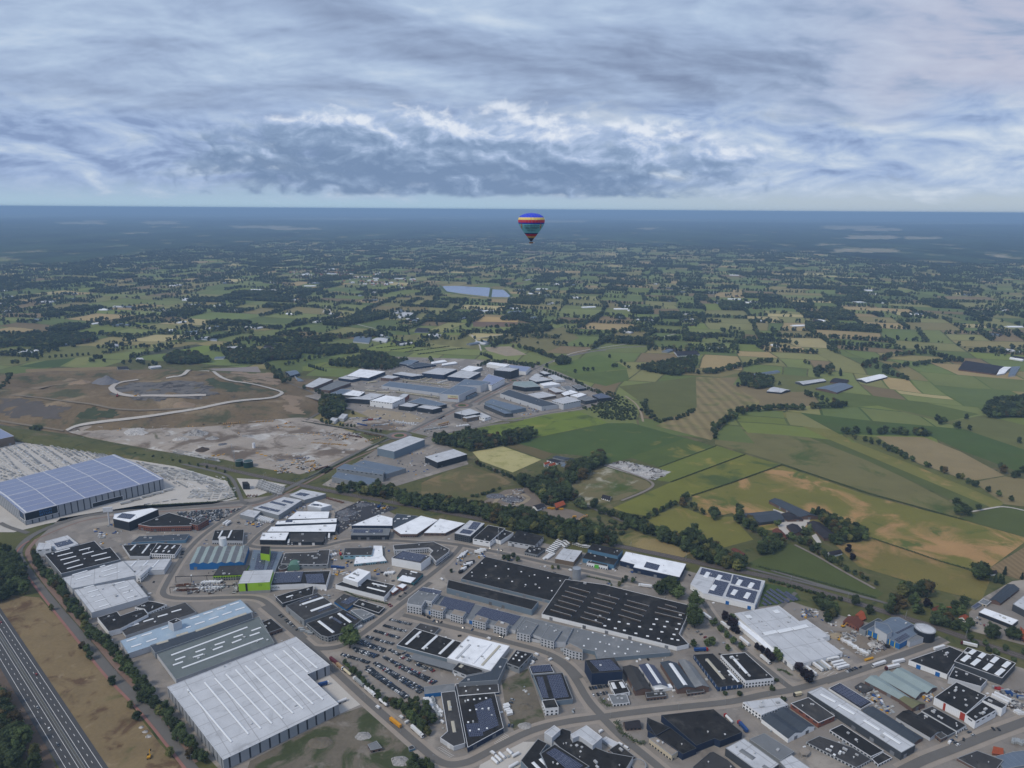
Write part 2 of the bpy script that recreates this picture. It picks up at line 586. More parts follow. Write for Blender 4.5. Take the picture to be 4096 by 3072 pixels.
def ribbon_mb(mb,pts,w,z,mi=0,drape=True,off=0.0):
 P = [Vector((p[0],p[1])) for p in pts]
 L,Rr = [],[]
 for i,p in enumerate(P):
  a = P[max(0,i - 1)]; c = P[min(len(P) - 1,i + 1)]
  d = (c - a)
  if d.length < 1e-6: d = Vector((1,0))
  d.normalize()
  nn = Vector((-d.y,d.x))
  l,r = p + nn * (off + w / 2),p + nn * (off - w / 2)
  L.append((l.x,l.y,(ground_z(l.x,l.y) if drape else 0) + z)); Rr.append((r.x,r.y,(ground_z(r.x,r.y) if drape else 0) + z))
 n = len(P)
 mb.add(Rr + L,[(i,i + 1,n + i + 1,n + i) for i in range(n - 1)],mi)

def ribbon(name,pts,w,z,m_,kind='structure',smooth=2,step=None,off=0.0):
 p = smooth_line([(q[0],q[1]) for q in pts],smooth) if smooth else [Vector((q[0],q[1])) for q in pts]
 if step: p = resample(p,step)
 mb = MB()
 ribbon_mb(mb,p,w,z,off=off)
 o = mb.obj(name,m_)
 return tag(o,kind=kind)

def TP(k,pts,z=0.0):
 return [G(k,x,y,z) for x,y in pts]

_font = {}

def text_geo(s,size=1.0,align='CENTER'):
 """flat lettering: list of (verts2d, faces)"""
 cu = bpy.data.curves.new('lettering','FONT')
 cu.body = s
 cu.size = size
 cu.align_x = align
 cu.align_y = 'CENTER'
 cu.resolution_u = 2
 o = bpy.data.objects.new('lettering',cu)
 COL.objects.link(o)
 dg = bpy.context.evaluated_depsgraph_get()
 me = bpy.data.meshes.new_from_object(o.evaluated_get(dg))
 vs = [tuple(v.co) for v in me.vertices]
 fs = [tuple(p.vertices) for p in me.polygons]
 bpy.data.objects.remove(o)
 bpy.data.curves.remove(cu)
 bpy.data.meshes.remove(me)
 return vs,fs

# ---------------------------------------------------------------- the land
M_GROUND = mat('rough_grass',(0.098,0.100,0.038),0.95,0.16,0.012,0.10,0.12,0.1,
    second=[((0.16,0.13,0.075),0.02,0.52,0.7),((0.045,0.062,0.025),0.035,0.55,0.7)])
M_FAR = mat('farmland',(1.42,1.33,1.05),0.95,0.09,0.006,0.05,0.05,0.1,attr='Col')
M_FOREST = mat('forest_canopy',(1,1,1),0.95,0.14,0.004,0.25,0.03,0.05,attr='Col')

def build_ground():
 rad = [0,150,300,500,800,1200,1700,2400,3200,4200,5500,7000,9000,11500,15000,19000,24000,30000,38000,48000,60000,80000,105000,140000]
 n = 96
 V = [(0,0,0)]
 for r in rad[1:]:
  for i in range(n):
   a = 2 * math.pi * i / n
   z = -max(0,r - 2500) ** 2 / (2 * REARTH)
   V.append((r * math.sin(a),r * math.cos(a),z))
 Fc = [(0,1 + (i + 1) % n,1 + i) for i in range(n)]
 for k in range(len(rad) - 2):
  for i in range(n):
   a,b_ = 1 + k * n + i,1 + k * n + (i + 1) % n
   Fc.append((a,b_,b_ + n,a + n))
 mb = MB(); mb.add(V,Fc)
 o = mb.obj('ground',M_GROUND,uv=False)
 tag(o,kind='structure')
 if o.data.polygons[0].normal.z < 0:
  o.data.flip_normals()

build_ground()

_hc = G('M',1010,470)
HC = (_hc.x - 110,_hc.y + 5,620.0,315.0,R_(2),44.0)

M_HILL = mat('landfill_soil',(0.165,0.122,0.072),0.95,0.20,0.015,0.18,0.15,0.1,bump=0.6,bscale=0.15,
    second=[((0.085,0.085,0.045),0.012,0.50,0.64),((0.25,0.19,0.12),0.009,0.54,0.68),((0.05,0.048,0.048),0.01,0.60,0.70)])

def build_hill():
 cx,cy,ax,ay,ang,hh = HC
 nx,ny = 150,90
 V,Fc = [],[]
 for j in range(ny + 1):
  for i in range(nx + 1):
   u,v = (i / nx * 2 - 1) * ax * 1.02,(j / ny * 2 - 1) * ay * 1.02
   x = cx + u * math.cos(ang) - v * math.sin(ang)
   y = cy + u * math.sin(ang) + v * math.cos(ang)
   z = hill_z(x,y)
   V.append((x,y,(z + 0.12 + (1.6 * mnoise.noise(Vector((x * .035,y * .035,0))) + 0.8 * mnoise.noise(Vector((x * .11,y * .11,0)))) * min(1,z / 6)) if z > 0 else -0.5))
 for j in range(ny):
  for i in range(nx):
   a = j * (nx + 1) + i
   Fc.append((a,a + 1,a + nx + 2,a + nx + 1))
 mb = MB(); mb.add(V,Fc)
 tag(mb.obj('landfill_hill',M_HILL,uv=False,smooth=True),kind='structure')

build_hill()

# ---- far farmland: a patchwork split again and again, its borders bent, each field its own colour
PAL = [((0.098,0.130,0.050),5),((0.120,0.145,0.060),5),((0.080,0.110,0.045),3),((0.155,0.160,0.078),4),
  ((0.165,0.150,0.080),3),((0.235,0.190,0.115),2),((0.140,0.112,0.075),2),((0.30,0.27,0.165),1),((0.115,0.145,0.045),2)]
PALW = [p for p,w in PAL for _ in range(w)]
RS = random.Random(21)

def warp(x,y):
 k = 1.0 / 900
 dx = mnoise.noise(Vector((x * k,y * k,5.0))) * 130 + mnoise.noise(Vector((x * k * 3,y * k * 3,9.0))) * 35
 dy = mnoise.noise(Vector((x * k,y * k,15.0))) * 130 + mnoise.noise(Vector((x * k * 3,y * k * 3,19.0))) * 35
 return x + dx,y + dy

FIELDS = []

def split(x0,y0,x1,y1,depth=0):
 w,h = x1 - x0,y1 - y0
 lim = 36000 if y0 < 7000 else 70000
 if w * h < lim * RS.uniform(0.35,1.5) and w < 560 and h < 460:
  FIELDS.append((x0,y0,x1,y1)); return
 if (w > h * 1.25) or (RS.random() < 0.5 and w > h * 0.7):
  c = x0 + w * RS.uniform(0.36,0.64); split(x0,y0,c,y1); split(c,y0,x1,y1)
 else:
  c = y0 + h * RS.uniform(0.36,0.64); split(x0,y0,x1,c); split(x0,c,x1,y1)

FA = R_(-14)

def rotf(x,y):
 return x * math.cos(FA) - y * math.sin(FA),x * math.sin(FA) + y * math.cos(FA)

split(-12500,-1200,12500,16500)

def forest_edge(az):
 """distance at which the closed forest begins, by azimuth (radians, 0 = straight ahead)"""
 t = math.tan(az)
 base = np.interp(t,[-0.8,-0.62,-0.45,-0.25,-0.05,0.15,0.35,0.5,0.62,0.8],
      [6200,6000,8200,9800,10800,9300,8100,7300,7000,7000])
 return float(base) * 1.13 * (1 + 0.10 * mnoise.noise(Vector((az * 14,0.3,2.0))) + 0.05 * mnoise.noise(Vector((az * 45,0.3,7.0))))

# (photo x, y of the lower edge) under which all trees and fields are placed one by one, not by the patchwork
BND = ([0,600,1000,1180,1300,1900,2250,2600,3000,3600,4096],[1440,1440,1440,1420,1400,1400,1395,1405,1415,1420,1430])

def in_far(x,y,z=0):
 if y < 800: return False
 sx,sy = proj((x,y,z))
 if sx < -350 or sx > 4450: return False
 return sy < np.interp(sx,BND[0],BND[1])

NOFAR = [[(p.x,p.y) for p in TP('S',q)] for q in ([(1185,-25),(1540,-14),(1640,5),(1720,80),(1480,90),(1215,52)],[(1120,335),(1500,330),(1480,400),(1140,380)])]
FAR_TREES = []      # x, y, height
FARM_SPOTS = []

def tree_ok(x,y):
 if any(pip(x,y,q) for q in NOFAR): return False
 return in_far(x,y) and math.hypot(x,y) < forest_edge(math.atan2(x,y)) + 400

def edge_row(a,b_,h,gap,p=0.86):
 d = math.hypot(b_[0] - a[0],b_[1] - a[1])
 n = int(d / gap)
 for i in range(n):
  if RS.random() < p:
   t = (i + RS.uniform(0,0.9)) / n
   x,y = a[0] + (b_[0] - a[0]) * t + RS.gauss(0,2.5),a[1] + (b_[1] - a[1]) * t + RS.gauss(0,2.5)
   x,y = warp(*rotf(x,y))
   if tree_ok(x,y):
    FAR_TREES.append((x,y,h * RS.uniform(0.7,1.25)))

def fill_wood(cell,gap,h):
 x0,y0,x1,y1 = cell
 nx,ny = max(2,int((x1 - x0) / gap)),max(2,int((y1 - y0) / gap))
 for i in range(nx):
  for j in range(ny):
   x,y = x0 + (i + RS.random()) * (x1 - x0) / nx,y0 + (j + RS.random()) * (y1 - y0) / ny
   x,y = warp(*rotf(x,y))
   if tree_ok(x,y):
    FAR_TREES.append((x,y,h * RS.uniform(0.75,1.2)))

def build_far():
 V,Fc,C = [],[],[]
 for cell in FIELDS:
  x0,y0,x1,y1 = cell
  cx,cy = warp(*rotf((x0 + x1) / 2,(y0 + y1) / 2))
  if cy < 1500 or abs(cx) > cy * 0.95 + 500: continue
  d = math.hypot(cx,cy)
  if d > forest_edge(math.atan2(cx,cy)) + 1500: continue
  g = 3.0
  loop = []
  cs = [(x0 + g,y0 + g),(x1 - g,y0 + g),(x1 - g,y1 - g),(x0 + g,y1 - g)]
  for i in range(4):
   a,b_ = cs[i],cs[(i + 1) % 4]
   for t in range(3):
    loop.append(warp(*rotf(a[0] + (b_[0] - a[0]) * t / 3,a[1] + (b_[1] - a[1]) * t / 3)))
  if any(hill_z(x,y) > 0.2 for x,y in loop): continue
  o = len(V)
  V += [(x,y,ground_z(x,y) + 0.06 + min(3.0,d * d * 2.0e-8)) for x,y in loop]
  Fc.append(tuple(range(o,o + 12)))
  c = RS.choice(PALW)
  k = RS.uniform(0.85,1.15)
  C += [(c[0] * k,c[1] * k,c[2] * k,1)] * 12
  if not in_far(cx,cy): continue
  r = RS.random()
  clus = mnoise.noise(Vector((cx / 1500,cy / 1500,3.3)))
  gap = 9.0 if d < 4500 else 12.0
  hh = 13.5
  w,h = x1 - x0,y1 - y0
  if r < 0.06 + 0.16 * max(0,clus):
   fill_wood(cell if w * h < 60000 else (x0,y0,x0 + w * 0.5,y0 + h * 0.6),gap * 1.15,15)
  elif r < 0.30:
   FARM_SPOTS.append((x0 + w * RS.uniform(0.2,0.8),y0 + h * RS.uniform(0.2,0.8)))
   fx,fy = FARM_SPOTS[-1]
   for q in range(RS.randint(10,26)):
    a = RS.uniform(0,6.28); rr_ = RS.uniform(26,62)
    x,y = warp(*rotf(fx + rr_ * math.cos(a),fy + rr_ * math.sin(a) * 0.7))
    if tree_ok(x,y): FAR_TREES.append((x,y,RS.uniform(7,15)))
  for (a,b_) in (((x0,y0),(x1,y0)),((x0,y0),(x0,y1))):
   q = RS.random()
   if q < 0.42 + 0.3 * clus:
    edge_row(a,b_,hh,gap)
    if RS.random() < 0.35: edge_row((a[0] + 9,a[1] + 9),(b_[0] + 9,b_[1] + 9),hh,gap)
   elif q < 0.60:
    t0 = RS.uniform(0,.5); t1 = t0 + RS.uniform(0.2,0.5)
    edge_row((a[0] + (b_[0] - a[0]) * t0,a[1] + (b_[1] - a[1]) * t0),(a[0] + (b_[0] - a[0]) * t1,a[1] + (b_[1] - a[1]) * t1),hh,gap)
   elif q < 0.72:
    edge_row(a,b_,9,gap * 4,0.6)
 me = bpy.data.meshes.new('farmland')
 me.from_pydata(V,[],Fc)
 at = me.color_attributes.new('Col','FLOAT_COLOR','POINT')
 at.data.foreach_set('color',np.array(C,dtype=np.float32).ravel())
 me.materials.append(M_FAR)
 o = bpy.data.objects.new('farmland',me)
 COL.objects.link(o)
 tag(o,kind='structure')

build_far()

# ---- the closed forest out to the horizon, with heaths and fields cleared in it
CLEAR = [('Q',250,118,460,127),('Q',340,111,440,119),('Q',620,114,770,128),('Q',735,138,825,146),('Q',525,164,632,169),
   ('Q',1000,134,1240,146),('Q',1180,143,1370,153),('Q',1360,100,1680,107),('Q',1870,98,2060,104),('Q',660,136,700,142),
   ('R',1340,134,1600,150),('R',1480,145,1680,158),('R',1440,177,1660,194),('R',1700,182,1840,195),('R',1210,245,1320,258),
   ('R',1380,234,1650,252),('R',545,143,650,150),('R',2060,258,2150,272),('R',110,110,320,120),('R',960,240,1140,256),('R',1330,215,1420,221)]
CLR = []
for k,a,b_,c,d_ in CLEAR:
 s0,s1 = src(k,a,b_),src(k,c,d_)
 CLR.append((s0[0],s0[1],s1[0],s1[1]))

def far_relief(d,az):
 up = np.interp(d,[9000,16000,24000,32000,44000],[0,25,70,40,0])
 return float(up) * (1 + 0.35 * mnoise.noise(Vector((az * 9,d / 9000,1)))) * (1.0 + 0.5 * math.sin(az * 3 - 1.2))

def build_forest():
 V,Fc,C = [],[],[]
 idx = {}
 rads = [5800]
 while rads[-1] < 70000:
  r = rads[-1]
  rads.append(r + (55 if r < 9000 else 80 if r < 13000 else 160 if r < 20000 else 400 if r < 40000 else 900))
 n_az = 330
 azs = [-0.78 + 1.56 * i / n_az for i in range(n_az + 1)]
 grid = {}
 for ri,r in enumerate(rads):
  for ai,az in enumerate(azs):
   fe = forest_edge(az)
   if r < fe: continue
   x,y = r * math.sin(az),r * math.cos(az)
   zg = -max(0,r - 2500) ** 2 / (2 * REARTH)
   rel = far_relief(r,az)
   sx,sy = proj((x,y,zg + rel))
   jx,jy = 45 * mnoise.noise(Vector((sx / 60,sy / 6,2))),4.0 * mnoise.noise(Vector((sx / 45,sy / 9,8)))
   clear = any(a < sx + jx < c and b_ < sy + jy < d_ for a,b_,c,d_ in CLR)
   nz = mnoise.noise(Vector((x / 160,y / 160,0)))
   big = mnoise.noise(Vector((x / 700,y / 1500,6))) + 0.6 * mnoise.noise(Vector((x / 2400,y / 5000,3)))
   if not clear and r < fe + 2600 and mnoise.noise(Vector((x / 330,y / 520,11))) > 0.34: clear = 3
   if not clear and r < 21000 and mnoise.noise(Vector((x / 260,y / 900,21))) > 0.50: clear = 3
   if r > 30000 and mnoise.noise(Vector((x / 5000,y / 2600,4))) > 0.05: clear = 2
   h = 16 + 4.0 * nz + RS.uniform(-3.2,3.2) if not clear else 1.0
   if r < fe + 90: h = RS.uniform(8,15)
   grid[(ri,ai)] = len(V)
   V.append((x,y,zg + rel + h))
   if clear == 2: c = (0.20,0.20,0.13)
   elif clear == 3: c = RS.choice([(0.12,0.14,0.06),(0.17,0.16,0.08),(0.22,0.19,0.11)])
   elif clear: c = RS.choice([(0.36,0.30,0.20),(0.30,0.27,0.17),(0.22,0.21,0.12)])
   else:
    k = max(0.3,1 + 0.3 * nz + 0.75 * big + 0.9 * mnoise.noise(Vector((x / 85,y / 800,4))))
    c = (0.028 * k,0.043 * k,0.020 * k)
   C.append(c + (1,))
 for (ri,ai) in list(grid):
  q = [(ri,ai),(ri,ai + 1),(ri + 1,ai + 1),(ri + 1,ai)]
  if all(p in grid for p in q):
   Fc.append(tuple(grid[p] for p in q[::-1]))
 me = bpy.data.meshes.new('forest')
 me.from_pydata(V,[],Fc)
 at = me.color_attributes.new('Col','FLOAT_COLOR','POINT')
 at.data.foreach_set('color',np.array(C,dtype=np.float32).ravel())
 me.materials.append(M_FOREST)
 o = bpy.data.objects.new('forest',me)
 COL.objects.link(o)
 tag(o,'dark closed forest stretching to the horizon','forest',kind='stuff')
 for i in range(2600):
  az = RS.uniform(-0.72,0.72)
  d = forest_edge(az) + RS.uniform(-70,60)
  FAR_TREES.append((d * math.sin(az),d * math.cos(az),RS.uniform(12,19)))
 for i in range(260):
  az = RS.uniform(-0.72,0.72)
  d = forest_edge(az) * RS.uniform(0.72,0.99)
  n = RS.randint(8,45)
  L = RS.uniform(30,190)
  for q in range(n):
   FAR_TREES.append((d * math.sin(az) + RS.uniform(-L,L),d * math.cos(az) + RS.uniform(-30,30),RS.uniform(9,17)))

build_forest()
FAR_TREES = [t for t in FAR_TREES if not any(pip(t[0],t[1],q) for q in NOFAR)]

# ---- fields drawn one by one
def field(name,k,pts,col,second=None,stripes=None,ang=0.0,z=0.10):
 col = (col[0] * 1.36,col[1] * 1.28,col[2] * 0.98)
 if second:
  second = [((q[0][0] * 1.36,q[0][1] * 1.28,q[0][2] * 0.98),) + tuple(q[1:]) for q in (second if isinstance(second,list) else [second])]
 m_ = mat('field_%s_%d' % (name,len(MATS)),col,0.95,0.10,0.02,0.07,0.35,0.1,second=second,stripes=stripes,ang=ang)
 return sheet('field',TP(k,pts),z,m_)

GREEN,DGREEN,YGREEN,OLIVE,TAN,BROWN,PALE = (0.085,0.115,0.040),(0.052,0.082,0.030),(0.150,0.155,0.045),(0.115,0.115,0.058),(0.25,0.185,0.105),(0.125,0.10,0.072),(0.30,0.275,0.165)
GP = ((0.055,0.078,0.030),0.012,0.5,0.66)
YP = ((0.19,0.17,0.06),0.014,0.55,0.72)
TPP = ((0.27,0.175,0.10),0.010,0.46,0.60)
_stk = [0.10]

def fz():
 _stk[0] += 0.006
 return _stk[0]

for nm,k,pts,col,sec,stp in [
 ('long','P',[(600,470),(625,390),(1040,430),(1400,570),(1900,830),(1870,880),(1400,740),(1120,650),(950,590),(600,490)],(0.115,0.112,0.060),[((0.17,0.125,0.08),0.012,0.55,0.7),GP],None),
 ('strip','P',[(730,335),(920,330),(1180,460),(1560,620),(2020,810),(1960,840),(1400,580),(1050,440),(640,390)],(0.068,0.085,0.036),None,None),
 ('yellow','P',[(920,330),(1030,320),(1250,440),(1330,480),(1660,610),(2110,800),(2060,830),(1560,620),(1180,460)],(0.125,0.128,0.048),[((0.21,0.16,0.08),0.012,0.55,0.68)],None),
 ('green','P',[(1030,320),(1450,290),(1800,380),(2330,490),(2330,690),(2090,600),(1900,530),(1720,450),(1250,440)],DGREEN,GP,None),
 ('plough','P',[(1440,450),(1690,455),(1880,530),(2110,655),(1930,685),(1660,590),(1500,500)],(0.185,0.155,0.105),None,None),
 ('top','P',[(1340,200),(1700,90),(1850,80),(2330,160),(2330,255),(2010,300),(1980,335),(1380,195)],(0.075,0.105,0.035),[((0.10,0.13,0.04),0.01,0.5,0.65)],None),
 ('band','P',[(1160,215),(1360,200),(1980,335),(1830,370),(1450,290),(1300,300),(1100,220)],(0.075,0.10,0.036),None,None),
 ('stubble','P',[(500,140),(620,145),(830,265),(700,330),(580,470),(290,395),(500,300)],(0.165,0.14,0.09),[((0.12,0.12,0.06),0.02,0.5,0.65)],(26.0,0.14,0)),
 ('stubble2','P',[(620,145),(730,110),(860,200),(1090,215),(1160,290),(830,300),(830,265)],(0.15,0.125,0.085),None,None),
 ('left','P',[(95,190),(500,140),(505,300),(330,370),(230,340),(210,270)],(0.085,0.095,0.042),None,None),
 ('mid','P',[(620,145),(760,110),(1100,140),(1330,190),(1160,215),(1000,220),(730,140)],(0.10,0.11,0.05),None,None),
 ('right','P',[(1450,290),(1830,370),(2000,340),(2330,420),(2330,560),(1800,380)],(0.095,0.105,0.048),None,None),
 ('bright','L',[(60,960),(500,850),(940,815),(1280,730),(1690,675),(2025,805),(1700,870),(1300,955),(1040,960),(700,980),(480,960),(300,1010)],(0.105,0.145,0.034),[((0.17,0.185,0.05),0.018,0.55,0.72),GP],None),
 ('dark','L',[(1000,1020),(1290,960),(2020,810),(2300,810),(2889,976),(2260,1200),(2020,1250),(1850,1180),(1400,1140)],DGREEN,[((0.12,0.125,0.048),0.012,0.56,0.70)],None),
 ('a','P',[(150,560),(450,460),(600,505),(310,612)],(0.062,0.088,0.030),[((0.15,0.145,0.05),0.012,0.5,0.62)],None),
 ('b','P',[(310,612),(610,500),(755,545),(370,690),(300,680)],(0.10,0.122,0.036),YP,None),
 ('c','P',[(65,825),(370,690),(760,545),(945,600),(480,760),(400,800),(240,865),(140,850)],(0.115,0.125,0.036),[YP,GP],None),
 ('big','P',[(480,765),(940,600),(1400,760),(1900,890),(2240,985),(2030,1140),(1980,1160),(1800,1110),(1420,985),(1380,960),(1100,960),(780,930),(690,850),(560,880),(480,800)],(0.118,0.118,0.040),[TPP,((0.075,0.095,0.032),0.013,0.57,0.68)],None),
 ('e','P',[(240,880),(420,815),(560,870),(690,870),(800,990),(650,1030),(480,960),(330,950)],(0.125,0.125,0.042),[((0.20,0.155,0.075),0.02,0.55,0.68)],None),
 ('f','P',[(1230,1020),(1420,985),(1800,1110),(2040,1190),(1990,1310),(1750,1250),(1350,1130)],(0.125,0.112,0.045),[((0.22,0.15,0.085),0.013,0.5,0.64),GP],None),
 ('g','P',[(780,1110),(990,1010),(1200,1110),(1480,1270),(1440,1300),(800,1140)],(0.058,0.075,0.032),None,None),
 ('h','P',[(100,975),(180,945),(480,1055),(430,1085),(120,1015)],(0.20,0.165,0.095),GP,None),
 ('i','P',[(2030,1140),(2330,960),(2330,1240),(2100,1170)],(0.15,0.115,0.08),None,(9.0,0.12,0)),
 ('j','P',[(1880,880),(2000,840),(2120,810),(2330,850),(2330,1010)],(0.062,0.080,0.034),None,None),
 ('k','P',[(1950,690),(2110,660),(2330,690),(2330,830),(2110,805)],(0.155,0.135,0.085),None,None),
 ('l','P',[(1270,440),(1450,455),(1660,600),(1940,690),(2110,800),(1660,610),(1330,480)],(0.09,0.10,0.042),None,None),
 ('pale','L',[(525,1130),(840,1060),(1285,1215),(970,1355),(610,1225)],(0.30,0.285,0.175),[((0.23,0.23,0.12),0.05,0.5,0.65)],None),
 ('weed','L',[(880,1055),(1000,1035),(1420,1150),(1330,1205),(1285,1205)],(0.095,0.082,0.05),None,None),
 ('sw','L',[(-40,1470),(330,1310),(510,1290),(850,1400),(950,1470),(600,1600),(300,1659),(-40,1650)],(0.095,0.088,0.052),[((0.15,0.12,0.08),0.02,0.5,0.65),GP],None),
 ('gravel','N',[(980,660),(1400,450),(1900,620),(1960,680),(1600,830),(1250,890),(1060,780)],(0.12,0.11,0.072),[((0.25,0.25,0.25),0.022,0.53,0.66),GP],None),
 ('n1','L',[(1390,185),(1700,100),(1920,50),(2150,150),(2250,210),(1700,262)],(0.082,0.118,0.04),None,None),
 ('n2','L',[(1400,205),(1700,268),(2230,215),(2260,330),(2000,400),(1700,330)],(0.072,0.10,0.036),None,None),
 ('s1','S',[(1410,180),(1700,195),(1690,220),(1410,215)],(0.32,0.235,0.13),None,None),
 ('s2','S',[(1410,216),(1690,221),(1640,250),(1410,248)],(0.12,0.085,0.075),None,None),
 ('s3','S',[(890,300),(1380,300),(1450,350),(1450,395),(1150,355),(900,315)],(0.13,0.13,0.065),None,(60.0,0.10,0)),
 ('s4','S',[(700,90),(1060,85),(1140,140),(1000,165),(720,150)],(0.15,0.13,0.075),None,None),
 ('s5','S',[(1440,320),(1720,285),(1990,250),(2080,320),(1990,360),(1850,420),(1700,360)],(0.125,0.12,0.065),None,None),
 ('s6','S',[(110,480),(360,415),(600,450),(380,490),(200,530)],(0.072,0.10,0.038),None,None),
 ('m1','M',[(1960,160),(2230,120),(2230,260),(2020,230)],(0.075,0.10,0.04),None,None),
 ('m2','M',[(0,80),(650,60),(1000,100),(560,150),(0,200)],(0.105,0.115,0.052),None,None),
 ('m3','M',[(480,215),(560,150),(670,140),(640,200),(560,222)],(0.15,0.165,0.075),None,None),
 ('m4','M',[(140,215),(340,170),(560,150),(440,215),(290,225)],(0.045,0.072,0.028),None,None),
 ('m5','M',[(1050,110),(1450,50),(1560,70),(1200,120),(1000,140)],(0.055,0.062,0.048),None,None),
 ('m6','M',[(1240,110),(1500,60),(1640,60),(1500,115),(1350,120)],(0.12,0.165,0.045),None,None),
 ('m7','M',[(190,235),(480,225),(860,215),(860,250),(420,262),(190,255)],(0.16,0.125,0.085),None,None),
]:
 field(nm,k,pts,col,sec,stp,z=fz())

# ---- yards, verges, paved estates
M_PAVE = mat('estate_paving',(0.228,0.205,0.182),0.9,0.10,0.03,0.06,0.6,0.2,second=[((0.305,0.268,0.23),0.025,0.5,0.7),((0.17,0.15,0.132),0.05,0.55,0.72),((0.33,0.295,0.255),0.011,0.56,0.62)])
M_CONCY = mat('concrete_yard',(0.47,0.44,0.40),0.9,0.08,0.04,0.05,0.7)
M_GRAV = mat('quarry_ground',(0.33,0.285,0.24),0.95,0.16,0.02,0.10,0.25,second=[((0.15,0.115,0.085),0.013,0.47,0.60),((0.46,0.44,0.41),0.02,0.55,0.66),((0.09,0.075,0.065),0.035,0.6,0.7),((0.11,0.105,0.06),0.014,0.62,0.72)])
M_ASPH = mat('asphalt',(0.138,0.130,0.120),0.9,0.07,0.05,0.05,0.8,0.25)
M_MWAY = mat('motorway_asphalt',(0.068,0.068,0.070),0.9,0.07,0.04,0.05,0.6,0.25)
M_SIDE = mat('sidewalk_tiles',(0.30,0.26,0.22),0.9,0.08,0.1,0.05,1.0)
M_RED = mat('red_cycle_path',(0.27,0.135,0.11),0.9,0.10,0.1)
M_REDB = mat('brown_brick_path',(0.215,0.145,0.115),0.9,0.10,0.1)
M_LINE = mat('road_paint',(0.72,0.72,0.70),0.7,0.06)
M_DRY = mat('dry_grass',(0.205,0.152,0.082),0.95,0.16,0.03,0.10,0.3,0.1,second=[((0.115,0.072,0.042),0.03,0.52,0.66),((0.10,0.105,0.042),0.018,0.56,0.7),((0.24,0.185,0.11),0.06,0.6,0.7)])
M_WASTE = mat('waste_land',(0.15,0.13,0.10),0.95,0.14,0.04,0.12,0.25,0.1,bump=0.5,bscale=0.2,second=[((0.06,0.072,0.034),0.028,0.47,0.58),((0.23,0.205,0.175),0.03,0.56,0.68)])
M_SAND = mat('sandy_ground',(0.30,0.245,0.17),0.95,0.12,0.04,0.08,0.4)
M_WHITER = mat('limestone_track',(0.46,0.43,0.39),0.95,0.08,0.1)
M_DARKY = mat('dark_yard',(0.045,0.045,0.052),0.95,0.14,0.05,0.1,0.4)
M_GRASS = mat('mown_grass',(0.06,0.088,0.030),0.95,0.12,0.05,0.08,0.6,0.1)
M_BALL = mat('ballast',(0.105,0.088,0.078),0.95,0.12,0.2,0.1,1.5)
M_RAIL = mat('rail_steel',(0.33,0.30,0.28),0.4,0.1,metal=0.5)
M_WATER = mat('still_water',(0.020,0.026,0.026),0.08,0.05,0.1,0.02,1.0,0.5)

sheet('estate_pavement',TP('W',[(650,1800),(470,1659),(300,1480),(160,1310),(85,1210),(75,1170),(130,1120),(300,1092),(500,1082),(640,1064),(720,1076),(830,1100),(900,1135),(1000,1135),(1100,1155),(1250,1192),(1480,1232),(1640,1275),(1740,1310),(1900,1352),(2020,1385),(2212,1445),(2500,1540),(2500,1900),(900,1950)]),0.30,M_PAVE)
sheet('concrete_yard',TP('W',[(-140,960),(20,948),(130,952),(380,1008),(490,1040),(512,1078),(420,1097),(250,1104),(100,1132),(30,1150),(-140,1150)]),0.30,M_CONCY)
sheet('north_estate_pavement',TP('W',[(655,855),(690,835),(760,805),(830,770),(1000,775),(1150,785),(1210,805),(1330,860),(1260,885),(1100,905),(935,945),(870,930),(770,890)]),0.30,M_PAVE)
sheet('south_yard_pavement',TP('W',[(695,1048),(830,960),(930,945),(1000,980),(1012,1003),(850,1052),(760,1062)]),0.30,M_PAVE)
sheet('crossing_yard',TP('O',[(1230,1120),(1480,850),(2000,560),(2500,500),(2600,1700),(2212,1700),(1240,1440)]),0.30,M_PAVE)
sheet('quarry_ground',TP('M',[(480,690),(640,650),(1000,672),(1250,645),(2212,590),(2330,600),(2650,720),(2800,800),(2400,960),(2212,1010),(1900,960),(1650,900),(1100,830),(760,770)]),0.26,M_GRAV)
sheet('sand_lot',TP('K',[(1100,800),(1160,755),(1300,750),(1700,800),(1900,870),(1850,915),(1500,900),(1200,850)]),0.36,M_SAND)
sheet('storage_lot',TP('K',[(830,960),(950,850),(1300,850),(1790,930),(1680,1020),(1250,1010),(1050,1000)]),0.34,M_GRAV)
sheet('sand_patch',TP('K',[(130,1240),(400,1270),(850,1330),(880,1390),(620,1430),(520,1420),(400,1330)]),0.40,M_SAND)
sheet('quarry_grass',TP('K',[(100,1150),(450,1180),(900,1200),(1300,1170),(1000,1380),(880,1330),(400,1250),(120,1230)]),0.36,M_GROUND)
sheet('verge',TP('B',[(-40,240),(110,180),(350,200),(700,590),(1100,1080),(1420,1500),(1700,1800),(1000,1800),(900,1640),(560,1130),(330,800),(-40,280)]),0.20,M_DRY)
sheet('west_verge',TP('B',[(-300,560),(-20,780),(200,1090),(480,1659),(520,1760),(250,1760),(100,1250),(-40,960),(-300,800)]),0.19,mat('verge_soil',(0.11,0.08,0.06),0.95,0.14,0.05,0.1,0.3))
sheet('waste_ground',TP('D',[(0,1600),(790,1190),(1050,1100),(1230,1230),(1430,1390),(1480,1440),(1690,1700),(1500,1900),(-100,1900)]),0.36,M_WASTE)
sheet('concrete_apron',TP('D',[(560,880),(710,820),(1000,1090),(800,1180),(760,1090)]),0.36,M_CONCY)
sheet('earth_lot',TP('F',[(235,890),(470,780),(620,1230),(480,1310),(350,1340),(280,1200)]),0.36,M_WASTE)
sheet('lawn',TP('G',[(1240,960),(1500,1010),(1560,1110),(1350,1150),(1180,1170)]),0.36,M_GRASS)
